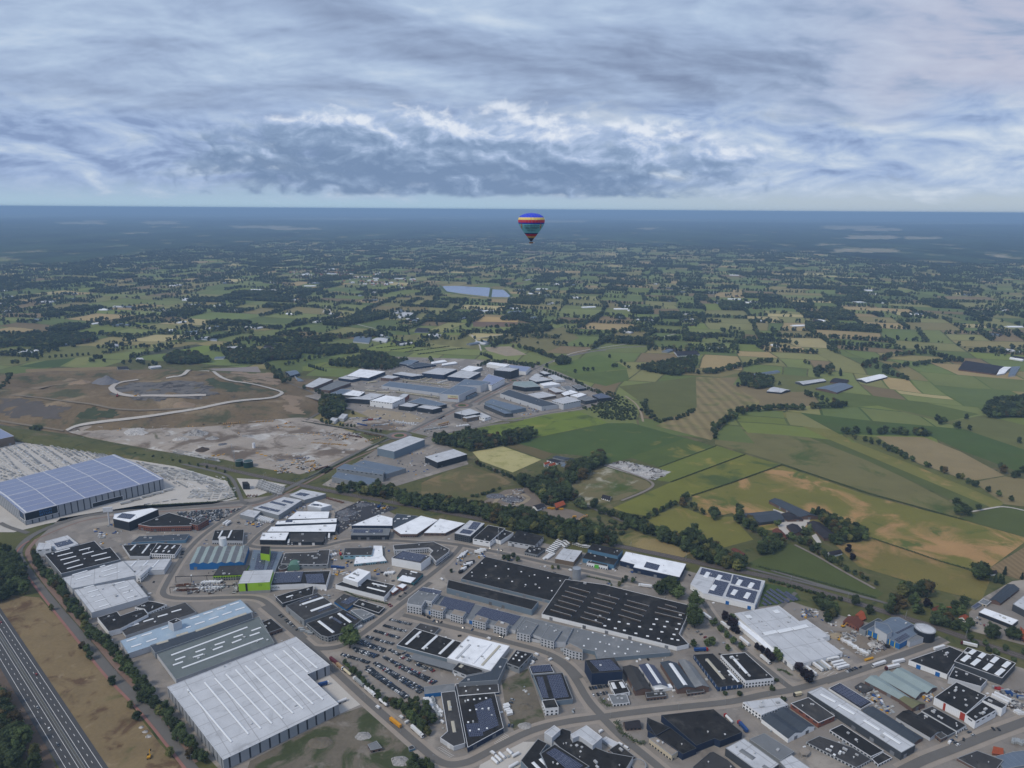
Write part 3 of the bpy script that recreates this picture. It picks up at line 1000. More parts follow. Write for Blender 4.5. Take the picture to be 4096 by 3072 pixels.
sheet('demolition_ground',TP('I',[(0,560),(400,560),(640,680),(830,800),(760,850),(560,920),(470,930),(190,720)]),0.36,mat('churned_earth',(0.20,0.165,0.13),0.95,0.14,0.05,0.1,0.4))
sheet('tank_yard',TP('F',[(60,1590),(330,1430),(560,1430),(440,1610),(280,1760),(0,1760)]),0.36,M_CONCY)
sheet('scrap_yard',TP('C',[(1400,560),(1420,440),(1640,340),(1980,400),(1850,450),(1560,560),(1450,640)]),0.36,M_DARKY)
sheet('rail_strip',TP('W',[(-100,905),(200,945),(480,1000),(690,1058),(560,1040),(380,1008),(130,968),(-100,930)]),0.15,M_GROUND)
sheet('white_lot',TP('C',[(545,140),(720,150),(990,200),(700,310),(640,310)]),0.36,M_CONCY)
sheet('scrap_farm_yard',TP('N',[(0,900),(330,720),(600,690),(700,800),(820,900),(1080,940),(1230,1000),(1050,1100),(700,1020),(350,970),(200,960)]),0.30,mat('farm_yard_earth',(0.19,0.155,0.125),0.95,0.14,0.04,0.1,0.4))
sheet('rubble_lot',TP('N',[(1420,450),(1640,400),(2170,520),(1990,610),(1900,600)]),0.34,mat('rubble_ground',(0.40,0.39,0.375),0.95,0.2,0.06,0.14,0.4,second=((0.2,0.19,0.18),0.05,0.5,0.65)))
sheet('farm_yard',TP('G',[(1310,300),(1400,330),(1640,400),(1560,500),(1400,560),(1330,400)]),0.34,M_CONCY)
sheet('sludge_basin',TP('G',[(1650,540),(1690,520),(1740,600),(1700,605)]),0.40,M_CONCY)
sheet('reservoir',TP('S',[(1215,-8),(1300,-10),(1520,2),(1508,58),(1330,38),(1245,25)]),0.5,mat('reservoir_water',(0.20,0.24,0.38),0.18,0.03,0.01,0.01,0.1,0.5))
sheet('settling_pond',TP('S',[(1530,12),(1600,15),(1660,62),(1520,60)]),0.5,MATS['reservoir_water'])
for pl in ([(1200,-14),(1222,14),(1250,32),(1330,46),(1510,68)],[(1516,64),(1525,6)],[(1520,66),(1670,70),(1612,12)]):
 ribbon('dike',TP('S',pl),16,0.9,M_GRASS,smooth=1)
sheet('excavation',TP('S',[(1480,378),(1640,372),(1750,425),(1620,435),(1500,400)]),0.4,M_SAND)
sheet('tip_platform',TP('M',[(1540,232),(1900,215),(1925,258),(1580,245)]),0.5,mat('tip_liner',(0.25,0.215,0.195),0.95,0.08))

def drape(name,k,pts,w,m_,z=2.0):
 return ribbon(name,TP(k,pts),w,z,m_,smooth=2,step=12)

drape('haul_road','M',[(490,690),(560,655),(700,632),(950,605),(1200,570),(1440,535),(1600,500),(1780,468),(2000,452),(2060,430),(2090,408),(2000,380),(1850,342),(1680,325),(1600,285),(1530,250)],9,M_WHITER)
drape('haul_road','M',[(1530,250),(1440,252),(1380,285),(1225,303)],11,M_WHITER)
drape('tip_road','M',[(1020,315),(900,330),(830,355),(818,385),(860,415),(960,438),(1100,432),(1300,436),(1520,428)],13,mat('dusty_track',(0.44,0.40,0.36),0.95,0.08))
drape('bench_track','M',[(90,430),(250,445),(500,475),(700,500),(830,530),(1000,542),(1200,535),(1430,525)],6,mat('earth_track',(0.20,0.165,0.12),0.95,0.08))
drape('foot_track','M',[(-20,615),(200,650),(470,692)],5,MATS['earth_track'])

def drape_patch(name,k,pts,m_,z=0.35):
 P = TP(k,pts)
 xs = [p.x for p in P]; ys = [p.y for p in P]
 poly = [(p.x,p.y) for p in P]
 st_ = 8.0
 V,Fc,ix = [],[],{}
 nx,ny = int((max(xs) - min(xs)) / st_) + 2,int((max(ys) - min(ys)) / st_) + 2

 def vid(i,j):
  if (i,j) not in ix:
   x,y = min(xs) + i * st_,min(ys) + j * st_
   ix[(i,j)] = len(V)
   V.append((x,y,ground_z(x,y) + z))
  return ix[(i,j)]
 for i in range(nx):
  for j in range(ny):
   x,y = min(xs) + (i + .5) * st_,min(ys) + (j + .5) * st_
   if pip(x + mnoise.noise(Vector((x / 40,y / 40,0))) * 25,y + mnoise.noise(Vector((x / 40,y / 40,5))) * 25,poly):
    Fc.append((vid(i,j),vid(i + 1,j),vid(i + 1,j + 1),vid(i,j + 1)))
 if Fc:
  mb = MB(); mb.add(V,Fc)
  tag(mb.obj(name,m_,uv=False),kind='structure')

sheet('spoil_flat',TP('M',[(-60,275),(520,298),(680,332),(400,352),(100,425),(-60,425)]),0.3,MATS.get('spoil') or mat('spoil',(0.22,0.165,0.105),0.95,0.16,0.02,0.12,0.2,second=((0.10,0.105,0.05),0.015,0.52,0.66)))
drape_patch('waste_face','M',[(850,345),(1010,330),(1500,325),(1600,420),(1500,460),(950,460),(800,420)],mat('tip_waste',(0.135,0.125,0.115),0.95,0.2,0.03,0.14,0.3,second=[((0.055,0.05,0.05),0.04,0.5,0.62),((0.32,0.31,0.3),0.09,0.66,0.74)]),0.6)
drape_patch('hill_scrub','M',[(530,560),(700,500),(870,560),(820,610),(600,600)],mat('scrub',(0.05,0.062,0.028),0.95,0.2,0.05),0.55)
drape_patch('hill_scrub','M',[(1540,300),(1640,330),(1850,350),(1700,400),(1560,390)],MATS['scrub'],0.5)
drape_patch('bare_soil','M',[(1700,260),(2000,265),(2080,340),(1800,330)],mat('bare_soil',(0.26,0.19,0.125),0.95,0.14,0.03),0.5)
drape_patch('bare_soil','M',[(2050,430),(2200,440),(2230,560),(2150,560)],MATS['bare_soil'],0.5)
drape_patch('dark_soil','M',[(0,440),(200,470),(520,510),(430,590),(200,600),(0,560)],mat('dark_soil',(0.10,0.085,0.072),0.95,0.14,0.03),0.5)

# ---- roads
def road(k,pts,w=7.0,side=4.5,z=0.54,m_=None,name='road',sm=2):
 P = TP(k,pts) if isinstance(k,str) else [G(a,b_,c) for a,b_,c in pts]
 if side:
  ribbon('sidewalk',P,w + side * 2,0.33 + _zr[0] * 0.6,M_SIDE,smooth=sm)
 _zr[0] += 0.006
 for q in resample(smooth_line([(p.x,p.y) for p in P],sm),3.0):
  for i in range(-2,3):
   for j in range(-2,3): ROADCELL.add((int(q.x // 4) + i,int(q.y // 4) + j))
 return ribbon(name,P,w,z + _zr[0],m_ or M_ASPH,smooth=sm),P

_zr = [0.0]
ROADCELL = set()
ring = [('B',1760,1800),('B',1640,1659),('B',1340,1230),('B',1000,900),('B',760,600),('B',500,300),('B',270,10),
  ('A',190,1440),('A',150,1350),('A',200,1270),('A',290,1195),('A',450,1120),('A',700,1035),('A',1000,990),('A',1400,968),('A',1900,932),('A',2180,900),
  ('C',620,375),('C',800,335),('C',1000,230),('C',1200,130),('C',1420,10),('K',500,1600),('K',800,1410),('K',1250,1200),('K',1440,1125)]
_,RINGP = road(None,ring,10.0,0)
ribbon('cycle_lane',TP('B',[(1700,1800),(1590,1659),(1240,1210),(930,900),(700,600),(450,290),(240,10)]) + TP('A',[(150,1430),(140,1360),(190,1290),(260,1250)]),2.6,0.82,M_RED)
ribbon('brick_path',TP('B',[(1740,1659),(1450,1240),(1090,880),(860,600),(600,300),(380,40)]) + TP('A',[(270,1420),(230,1340),(330,1230)]),6.0,0.40,M_REDB)
ribbon('brick_path',TP('A',[(330,1230),(520,1145),(800,1045),(1400,990),(2150,945)]),3.5,0.40,M_REDB)
ribbon('cycle_path',TP('C',[(680,385),(840,345),(1040,245),(1240,145),(1440,30)]) + TP('K',[(560,1600),(860,1430),(1280,1255)]),4.5,0.40,M_REDB)
ribbon('cycle_path',TP('K',[(1750,1035),(2212,800)]) + TP('L',[(100,790),(330,680)]),5,0.40,M_REDB)
ribbon('cycle_path',TP('L',[(545,585),(750,480),(960,375)]),5,0.40,M_REDB)
road('K',[(1680,1040),(1900,930),(2212,780),(2400,690)],8,0)
road('L',[(500,590),(700,480),(950,360)],8,0)
road('L',[(1040,300),(1200,220),(1400,130),(1540,70),(1800,22),(2000,0)],8,2)
road('S',[(1990,440),(2120,412),(2300,380),(2500,372)],7,2,name='country_road')
road('L',[(590,610),(620,570),(820,480)],7,0)
road('L',[(560,640),(700,720),(900,790),(1100,760),(1400,690),(1700,655),(1760,610)],7,2)
road('L',[(-250,1100),(0,970),(350,900),(700,830),(930,800)],6,2)
for k,x,y,r in (('K',1570,1085,27),('L',410,615,27),('L',985,340,21)):
 c = G(k,x,y)
 circ = lambda rr: [(c.x + rr * math.cos(i * math.pi / 20),c.y + rr * math.sin(i * math.pi / 20)) for i in range(40)]
 sheet('roundabout_road',circ(r),0.84,M_ASPH)
 sheet('roundabout_apron',circ(r * 0.62),0.88,mat('roundabout_brick',(0.27,0.16,0.135),0.9,0.08))
 sheet('roundabout_island',circ(r * 0.40),0.92,M_GRASS)

road('C',[(630,385),(500,470),(380,545),(200,680),(70,830),(-30,990),(-90,1100),(-115,1160),(-60,1200),(150,1210),(600,1190),(760,1205),(850,1270),(1000,1420),(1150,1560)])
road('D',[(120,230),(300,380),(450,510),(620,660),(720,770),(880,920),(1020,1050),(1180,1190),(1330,1320),(1500,1470),(1640,1590),(1760,1640),(1900,1620),(1991,1585),(2200,1470),(2500,1320),(2800,1250),(3000,1225),(3140,1205)],7.5)
road('F',[(1130,1210),(1400,1170),(1800,1125),(2212,1085),(2400,1050),(2560,1010),(2800,975),(3000,920),(3160,870),(3700,700)],8)
road('I',[(0,1130),(300,1030),(600,925),(900,815),(1150,725),(1330,655)],8,3)
road('D',[(450,540),(560,610),(760,600),(860,560),(1000,470),(1200,320),(1350,200),(1600,20)])
road('E',[(-20,890),(150,760),(400,565),(510,450),(545,400)])
road('C',[(640,730),(720,755),(950,760),(1250,760),(1480,700),(1560,690),(1900,690),(2212,710)])
road('E',[(221,378),(300,370),(500,395),(700,432),(1000,492),(1300,560),(1600,622),(1900,690),(2212,765)])
road('C',[(640,740),(760,620),(880,540)],6,2)
road('H',[(470,190),(560,330),(680,470),(850,650),(1050,800),(1180,910),(1260,965)])
road('E',[(30,1020),(300,1090),(700,1190),(1000,1270),(1300,1350),(1480,1450),(1600,1580)],7,5)
road('F',[(660,672),(800,755),(900,890),(1000,1070),(1130,1210)],8)
road('F',[(1130,1220),(1300,1395),(1500,1550),(1700,1720)],8)
road('J',[(850,1570),(1100,1440),(1400,1330),(1800,1170),(2212,1020),(2400,950)],9)
road('A',[(0,1090),(80,1130),(250,1180)],7,0)
road('C',[(600,360),(560,250),(500,130),(400,90),(0,0)],6,0)
road('M',[(560,690),(760,755),(1000,800),(1300,850)],7,0,m_=M_CONCY)
road('K',[(-100,1100),(300,960),(390,890),(575,790)],7,0)
road('K',[(330,910),(700,960),(1100,1020),(1440,1090)],9,0)
road('K',[(160,415),(330,480),(520,560),(690,620)],6,0)
road('G',[(1070,822),(1300,880),(1500,932),(1800,1010),(2212,1110)],5,0,name='country_road')
road('I',[(-600,-110),(0,70),(660,248),(760,290)],5,0,name='country_road')
road('N',[(1440,440),(1700,530),(1900,600),(1990,660),(1900,730),(1620,840)],5,0,m_=mat('gravel_track',(0.22,0.19,0.165),0.95,0.08),name='track')
road('N',[(190,480),(400,570),(640,680)],4,0,name='country_road')
road('N',[(1020,810),(1240,900),(1500,1010),(1680,1090)],4.5,0,name='country_road')
road('G',[(1500,620),(1700,720),(1900,840),(2212,1010)],4,0,m_=MATS['gravel_track'],name='track')
road('P',[(130,240),(190,280),(215,330),(225,375)],5,0,m_=M_SAND,name='track')
road('P',[(1940,845),(2030,828),(2110,815),(2260,850)],4,0,m_=M_WHITER,name='track')
road('H',[(1290,110),(1150,240)],5,0)
ribbon('oval_track',TP('N',[(600,810),(540,770),(440,760),(300,790),(210,850),(240,890),(380,905),(480,880),(560,850),(600,810)]),7,0.5,M_SAND)
for pl in ([('S',460,160),('S',490,105),('S',520,185),('S',700,240),('S',790,260)],[('S',1430,322),('S',1700,285),('S',1850,262)],[('S',1400,300),('S',1450,360),('S',1460,400)],[('R',180,720),('R',260,680),('R',420,655),('R',600,630),('R',720,595),('R',760,592)]):
 road(None,pl,5,0,m_=M_CONCY,name='country_road')

MA,MBp = G('B',0,535),G('B',710,1659)
MD = (MBp - MA).normalized()
m0,m1 = MA - MD * 700,MBp + MD * 600

def mw(off0,w,z,m_,name,a=m0,b_=m1):
 mb = MB()
 ribbon_mb(mb,[(a.x,a.y),(b_.x,b_.y)],w,z,off=off0)
 return tag(mb.obj(name,m_),kind='structure')

mw(0,29.5,0.34,M_MWAY,'motorway')
mw(0,3.2,0.40,mat('median_gravel',(0.12,0.115,0.10),0.95,0.1),'median')
for o_ in (-10.9,-3.2,3.2,10.9):
 mw(o_,0.32,0.42,M_LINE,'edge_line')
mbd = MB()
for o_ in (-7.05,7.05):
 L_ = (m1 - m0).length
 q = 0
 while q < L_:
  a,b_ = m0 + MD * q,m0 + MD * (q + 3.4)
  ribbon_mb(mbd,[(a.x,a.y),(b_.x,b_.y)],0.36,0.42,off=o_)
  q += 12
tag(mbd.obj('lane_dashes',M_LINE),kind='structure')
for o_ in (-1.0,1.0):                          # guard rails on the median
 mb = MB()
 P = resample([m0,m1],12.0)
 n_ = Vector((-MD.y,MD.x,0))
 for i in range(len(P) - 1):
  a,b_ = P[i] + n_ * o_,P[i + 1] + n_ * o_
  mb.tube((a.x,a.y,1.1),(b_.x,b_.y,1.1),0.13,n=4,cap=False)
  mb.tube((a.x,a.y,0.3),(a.x,a.y,1.1),0.06,n=4,cap=False)
 tag(mb.obj('guard_rail',M_STEEL),'galvanised guard rail along the %s edge of the motorway median' % ('left-hand carriageway' if o_ < 0 else 'right-hand carriageway'),'guard rail')

RAILPX = [(-300,1660),(0,1702),(300,1758),(560,1806),(800,1853),(1000,1898),(1152,1931),(1333,1968),(1600,2016),(1990,2090),(2189,2130),(2500,2190),(2726,2236),(2893,2275),(3060,2304),(3223,2349),(3300,2374),(3444,2419),(3610,2470),(3732,2507),(3876,2558),(4096,2631),(4500,2760)]
RAIL = smooth_line([(lambda p: (p.x,p.y))(G('Z',x,y)) for x,y in RAILPX],2)
RAIL = [Vector(p) for p in RAIL]
mb = MB(); ribbon_mb(mb,RAIL,11.5,0.50)
tag(mb.obj('railway_ballast',M_BALL),kind='structure')
for o_ in (-2.9,-1.45,1.45,2.9):
 mb = MB(); ribbon_mb(mb,RAIL,0.22,0.60,off=o_)
 tag(mb.obj('rail',M_RAIL),kind='structure')

mb = MB()
for k,a,b_,n_,dx,dy in (('D',(1140,1170),(1200,1225),8,40,-12),('D',(1320,1320),(1370,1365),7,40,-14),('D',(1660,1490),(1760,1570),9,45,-20),('H',(1440,800),(1600,860),6,60,-40),('F',(170,1440),(260,1360),8,40,25)):
 for i in range(n_):
  t = i / (n_ - 1)
  p = G(k,a[0] + (b_[0] - a[0]) * t,a[1] + (b_[1] - a[1]) * t)
  q = G(k,a[0] + (b_[0] - a[0]) * t + dx,a[1] + (b_[1] - a[1]) * t + dy)
  ribbon_mb(mb,[(p.x,p.y),(q.x,q.y)],0.25,0.52)
tag(mb.obj('bay_markings',M_LINE),kind='structure')

# ---------------------------------------------------------------- buildings
def unit_box(name,m_,sx,sy,sz,z0=0.0):
 mb = MB(); mb.box((0,0,z0),sx,sy,sz)
 return mb.mesh(name,[m_])

ME_WIN = unit_box('window',M_GLASS,1.9,0.14,1.6)
ME_WINS = unit_box('window',M_GLASS,4.2,0.14,1.3)
ME_DOOR = {'g': unit_box('door',M_DOORG,4.0,0.16,4.3),'b': unit_box('door',M_DOORB,4.2,0.16,4.8),'w': unit_box('door',M_DOORW,3.8,0.16,4.2)}

def vent_mesh(i):
 mb = MB()
 if i == 0:
  mb.box((0,0,0),1.7,1.7,0.8); mb.box((0,0,0.8),2.1,2.1,0.12)
 elif i == 1:
  mb.tube((0,0,0),(0,0,1.2),0.45,n=8); mb.tube((0,0,1.2),(0,0,1.6),0.8,0.2,n=8)
 else:
  mb.box((0,0,0.3),3.4,1.8,1.3); mb.tube((-0.8,0,1.6),(-0.8,0,1.75),0.6,n=8); mb.tube((0.8,0,1.6),(0.8,0,1.75),0.6,n=8)
  mb.box((0,0,0),3.0,1.2,0.3)
 return mb.mesh('roof_vent',[M_VENT])

ME_VENT = [vent_mesh(i) for i in range(3)]
RB = random.Random(5)
RIM = dict(w=M_RIMW,g=M_RIMG,d=M_RIMD)
FOOT = []           # footprints, to keep trees and clutter off them

def rooflight(k,l,z,parent,name='skylight'):
 x0,y0,x1,y1 = l[:4]
 w = l[4] if len(l) > 4 else 2.6
 m_ = l[5] if len(l) > 5 else M_SKY
 a,b_ = G(k,x0,y0,z),G(k,x1,y1,z)
 d = Vector((b_.x - a.x,b_.y - a.y,0))
 if d.length < 0.5: d = Vector((0.5,0,0))
 n = Vector((-d.y,d.x,0)).normalized() * (w / 2)
 z = Vector((0,0,1))
 lo = [a - n,b_ - n,b_ + n,a + n]
 dn = d.normalized() * 0.3
 mb = MB(math.atan2(d.y,d.x))
 mid = [a - n + z * .35,b_ - n + z * .35,b_ + n + z * .35,a + n + z * .35]
 top = [a - n * .55 + z * .75 + dn,b_ - n * .55 + z * .75 - dn,b_ + n * .55 + z * .75 - dn,a + n * .55 + z * .75 + dn]
 mb.prism([p - z * .5 for p in lo],mid,1)
 mb.prism(mid,top,0)
 return mb.obj(name,[m_,M_RIMG],parent)

def facade(parent,pts,h,mode,k0=0,door='g'):
 n = len(pts)
 cnt = 0
 for i in range(n):
  a,b_ = Vector(pts[i][:2]),Vector(pts[(i + 1) % n][:2])
  e = b_ - a
  L = e.length
  if L < 5: continue
  nn = Vector((e.y,-e.x)).normalized()
  mid = (a + b_) / 2
  if nn.dot(-mid) <= 0.12 * mid.length: continue
  rz = math.atan2(e.y,e.x)
  O = parent.location
  if 'o' in mode:
   floors = max(1,int((h - 0.5) / 3.2))
   m_ = max(1,int((L - 1.5) / 3.0))
   for f_ in range(floors):
    z = 1.0 + f_ * 3.2
    if z + 1.7 > h: break
    for j in range(m_):
     t = (j + 0.5) / m_
     p = a + e * t + nn * 0.05
     inst('window',ME_WIN,parent,(p.x - O.x,p.y - O.y,z - O.z),rz); cnt += 1
  if 's' in mode and h > 4.5:
   m_ = min(10,max(1,int(L / 7.5)))
   for j in range(m_):
    p = a + e * ((j + 0.5) / m_) + nn * 0.05
    inst('window',ME_WINS,parent,(p.x - O.x,p.y - O.y,h - 2.6 - O.z),rz); cnt += 1
  if 'h' in mode:
   m_ = min(5,int(L / 17))
   dh = min(1.0,(h - 0.8) / 4.4)
   if dh < 0.35: continue
   for j in range(m_):
    if RB.random() < 0.3: continue
    p = a + e * ((j + 0.5 + RB.uniform(-.2,.2)) / m_) + nn * 0.06
    inst('door',ME_DOOR[door],parent,(p.x - O.x,p.y - O.y,0.3 - O.z),rz,(1,1,dh)); cnt += 1

def solar(parent,k,quad,rows,z):
 P = [G(k,x,y,z) for x,y in quad]
 e0,e1 = P[1] - P[0],P[3] - P[0]
 L0 = e0.length
 step = e1 / rows
 cr = abs(e0.normalized().cross(step).z)
 d = Vector((-e0.y,e0.x,0)).normalized()
 if d.dot(step) < 0: d = -d
 w = cr * 0.80
 zv = Vector((0,0,1))
 mb = MB(math.atan2(e0.y,e0.x))
 a,b_ = P[0] + d * cr * .08,P[1] + d * cr * .08
 lo = [a,b_,b_ + d * w,a + d * w]
 if area2(lo) < 0: lo = [lo[0],lo[3],lo[2],lo[1]]
 c0 = sum(lo,Vector((0,0,0))) / 4
 up = [p + zv * 0.18 + zv * (0.22 if (p - P[0]).dot(d) > cr * .3 else 0) for p in lo]
 mb.prism(lo,up,0)
 first = mb.obj('solar_panel_row',[M_PANEL],parent,origin=c0)
 O = Vector(parent.location)
 first.location = c0 - O
 for i in range(1,rows):
  c = first.copy(); COL.objects.link(c); c.parent = parent
  c.location = c0 - O + step * i

def bld(name,label,k,pts,v,roof='dk',wall='mg',rim='g',h=None,sk=(),so=(),mode='h',vents=3,door='g',cat=None,sky=None,group=None,dz=0.35,bands=()):
 x0,y0 = pts[0]
 if h is None:
  h = max(3.0,min(30.0,height_from(k,x0,y0,v)))
 P = [G(k,x,y,h) for x,y in pts]
 P = [(p.x,p.y) for p in P]
 if area2(P) < 0: P.reverse()
 FOOT.append(P)
 cx,cy = sum(p[0] for p in P) / len(P),sum(p[1] for p in P) / len(P)
 gz = ground_z(cx,cy)
 e = thing(name,label,cat or name.replace('_',' '),(cx,cy,gz),group)
 big = max(range(len(P)),key=lambda i: math.dist(P[i],P[(i + 1) % len(P)]))
 ang = math.atan2(P[(big + 1) % len(P)][1] - P[big][1],P[(big + 1) % len(P)][0] - P[big][0])
 mb = MB(ang)
 n = len(P)
 pl = 0.9 if wall not in ('gn',) else 4.2
 for i in range(n):
  a,b_ = P[i],P[(i + 1) % n]
  mb.poly([(a[0],a[1],gz - .3),(b_[0],b_[1],gz - .3),(b_[0],b_[1],gz + pl),(a[0],a[1],gz + pl)],1)
  mb.poly([(a[0],a[1],gz + pl),(b_[0],b_[1],gz + pl),(b_[0],b_[1],gz + h - .25),(a[0],a[1],gz + h - .25)],0)
 mb.obj('wall',[WALL[wall],M_PLIN],e)
 I = inset(P,0.34); Oo = inset(P,-0.06)
 mb = MB(ang)
 for i in range(n):
  j = (i + 1) % n
  mb.poly([Oo[i] + (gz + h - .4,),Oo[j] + (gz + h - .4,),Oo[j] + (gz + h,),Oo[i] + (gz + h,)])
  mb.poly([Oo[i] + (gz + h,),Oo[j] + (gz + h,),I[j] + (gz + h,),I[i] + (gz + h,)])
  mb.poly([I[i] + (gz + h,),I[j] + (gz + h,),I[j] + (gz + h - .5,),I[i] + (gz + h - .5,)])
 mb.obj('parapet',RIM[rim],e)
 mb = MB(ang)
 mb.poly([q + (gz + h - dz,) for q in inset(P,0.3)])
 mb.obj('roof',ROOF[roof],e)
 for l in sk: rooflight(k,l,h - dz,e)
 for q in so: solar(e,k,q[:4],q[4],h - dz + 0.15)
 facade(e,P,h,mode,door=door)
 xs = [p[0] for p in P]; ys = [p[1] for p in P]
 I2 = inset(P,3.0)
 c = 0
 for _ in range(vents * 6):
  if c >= vents: break
  x,y = RB.uniform(min(xs),max(xs)),RB.uniform(min(ys),max(ys))
  if pip(x,y,I2) and pip(x,y,P):
   inst('roof_vent',ME_VENT[RB.choice((0,0,1,1,2))],e,(x - cx,y - cy,h - dz),ang,(RB.uniform(.7,1.2),) * 3); c += 1
 e['h'] = h
 return e

def gbl(name,label,k,E0,E1,R1,R0,v,rise,roof='md',wall='mg',cat=None,h=None,sk=(),mode='h',prof=1,far=True,group=None,over=0.5):
 if h is None:
  h = max(2.5,min(25.0,height_from(k,E0[0],E0[1],v)))
 e0,e1 = G(k,*E0,h),G(k,*E1,h)
 r0,r1 = G(k,*R0,h + rise),G(k,*R1,h + rise)
 f0,f1 = r0 * 2 - e0,r1 * 2 - e1
 c = (e0 + e1 + f0 + f1) / 4
 gz = ground_z(c.x,c.y)
 T_ = thing(name,label,cat or name.replace('_',' '),(c.x,c.y,gz),group)
 P = [(e0.x,e0.y),(e1.x,e1.y),(f1.x,f1.y),(f0.x,f0.y)]
 FOOT.append(P)
 if area2(P) < 0: P2 = P[::-1]
 else: P2 = P
 ang = math.atan2(e1.y - e0.y,e1.x - e0.x)
 mb = MB(ang)
 def at(p,z): return (p.x,p.y,gz + z)
 g0 = [at(e0,-.3),at(f0,-.3),at(f0,h),at(r0,h + rise - .05),at(e0,h)]
 g1 = [at(f1,-.3),at(e1,-.3),at(e1,h),at(r1,h + rise - .05),at(f1,h)]
 mb.poly(g0); mb.poly(g1)
 mb.poly([at(e1,-.3),at(e0,-.3),at(e0,h),at(e1,h)]); mb.poly([at(f0,-.3),at(f1,-.3),at(f1,h),at(f0,h)])
 mb.obj('wall',[WALL[wall]],T_)
 ax = (e1 - e0).normalized() * over
 for s_,(a0,a1) in enumerate(((e0,e1),(f0,f1))):
  mb = MB(ang)
  out0 = Vector((a0.x - r0.x,a0.y - r0.y,0)).normalized() * over
  lo = [at(a0 - ax + out0,h - .1),at(a1 + ax + out0,h - .1)]
  hi = [at(r1 + ax,h + rise + .02),at(r0 - ax,h + rise + .02)]
  q = lo + hi
  if s_: q = q[::-1]
  mb.prism(q,[(x,y,z + 0.25) for x,y,z in q],0,True)
  ro = mb.obj('roof',[ROOF[roof]],T_)
  for (u0,w0,u1,w1,wd,m_) in sk:       # strips in slope coordinates
   if s_ and not far: continue
   def pt(u,w_):
    lo_ = a0.lerp(a1,u); hi_ = r0.lerp(r1,u)
    p = lo_.lerp(hi_,w_)
    return Vector((p.x,p.y,gz + h + rise * w_ + 0.24))
   a_,b_ = pt(u0,w0),pt(u1,w1)
   d = (b_ - a_).normalized()
   sl = (Vector((r0.x,r0.y,h + rise)) - Vector((e0.x,e0.y,h))).normalized() if not s_ else (Vector((r0.x,r0.y,h + rise)) - Vector((f0.x,f0.y,h))).normalized()
   lng = Vector((e1.x - e0.x,e1.y - e0.y,0)).normalized()
   n_ = (lng if abs(d.dot(lng)) < 0.7 else sl) * wd / 2
   mb = MB(ang)
   q4 = [a_ - n_,b_ - n_,b_ + n_,a_ + n_]
   if area2(q4) < 0: q4 = q4[::-1]
   mb.prism(q4,[p + Vector((0,0,.22)) for p in q4])
   mb.obj('roof_strip',[m_],ro,origin=T_.location)
 facade(T_,P2,h,mode)
 return T_

def multi(name,label,k,pts,v,n,rise,roof,wall,cat=None,mode='h',h=None):
 """parallel ridges running from edge p0-p1 to edge p3-p2"""
 if h is None: h = height_from(k,*pts[0],v)
 P = [G(k,x,y,h) for x,y in pts]
 c = sum(P,Vector((0,0,0))) / 4
 e = thing(name,label,cat or name.replace('_',' '),(c.x,c.y,0))
 FOOT.append([(p.x,p.y) for p in P])
 ang = math.atan2(P[3].y - P[0].y,P[3].x - P[0].x)
 mb = MB(ang)
 z = Vector((0,0,1))
 front = [P[0].lerp(P[1],i / (2 * n)) + z * (rise if i % 2 else 0) for i in range(2 * n + 1)]
 back = [P[3].lerp(P[2],i / (2 * n)) + z * (rise if i % 2 else 0) for i in range(2 * n + 1)]
 dn = lambda p: Vector((p.x,p.y,-.3))
 mb.poly([dn(P[0]),dn(P[1])] + front[::-1]); mb.poly([dn(P[2]),dn(P[3])] + back)
 mb.poly([dn(P[1]),dn(P[2]),P[2],P[1]]); mb.poly([dn(P[3]),dn(P[0]),P[0],P[3]])
 mb.obj('wall',[WALL[wall]],e)
 for i in range(2 * n):
  m2 = MB(ang)
  q = [front[i],front[i + 1],back[i + 1],back[i]]
  m2.prism([p + z * .02 for p in q],[p + z * .22 for p in q],0)
  m2.obj('roof',[ROOF[roof] if isinstance(roof,str) else ROOF[roof[i % len(roof)]]],e)
 P2 = [(p.x,p.y) for p in P]
 if area2(P2) < 0: P2.reverse()
 facade(e,P2,h,mode)
 return e

def drum(name,label,k,x,y,vpx,rpx,wall,top,cat=None,rim=None,h=None):
 """upright cylinder: (x, y) centre of the top rim, foot vpx lower, radius rpx in tile pixels"""
 g = G(k,x,y + vpx)
 if h is None: h = height_from(k,x,y,vpx)
 r = (G(k,x + rpx,y + vpx) - g).length
 e = thing(name,label,cat or name.replace('_',' '),(g.x,g.y,0))
 mb = MB(); n = 24
 ring_ = lambda rr,z: [(g.x + rr * math.cos(i * 2 * math.pi / n),g.y + rr * math.sin(i * 2 * math.pi / n),z) for i in range(n)]
 lo,hi = ring_(r,-.2),ring_(r,h)
 mb.add(lo + hi,[(i,(i + 1) % n,n + (i + 1) % n,n + i) for i in range(n)])
 mb.obj('shell',[wall],e,smooth=False)
 mb = MB()
 a,b_,c = ring_(r * 1.03,h - .3),ring_(r * 1.03,h + .15),ring_(r * .9,h + .15)
 mb.add(a + b_,[(i,(i + 1) % n,n + (i + 1) % n,n + i) for i in range(n)]); mb.add(b_ + c,[(i,(i + 1) % n,n + (i + 1) % n,n + i) for i in range(n)])
 mb.obj('rim',[rim or M_RIMG],e)
 mb = MB(); mb.add(ring_(r * .92,h - .1) + [(g.x,g.y,h + r * .08)],[(i,(i + 1) % n,n) for i in range(n)])
 mb.obj('lid',[top],e)
 return e

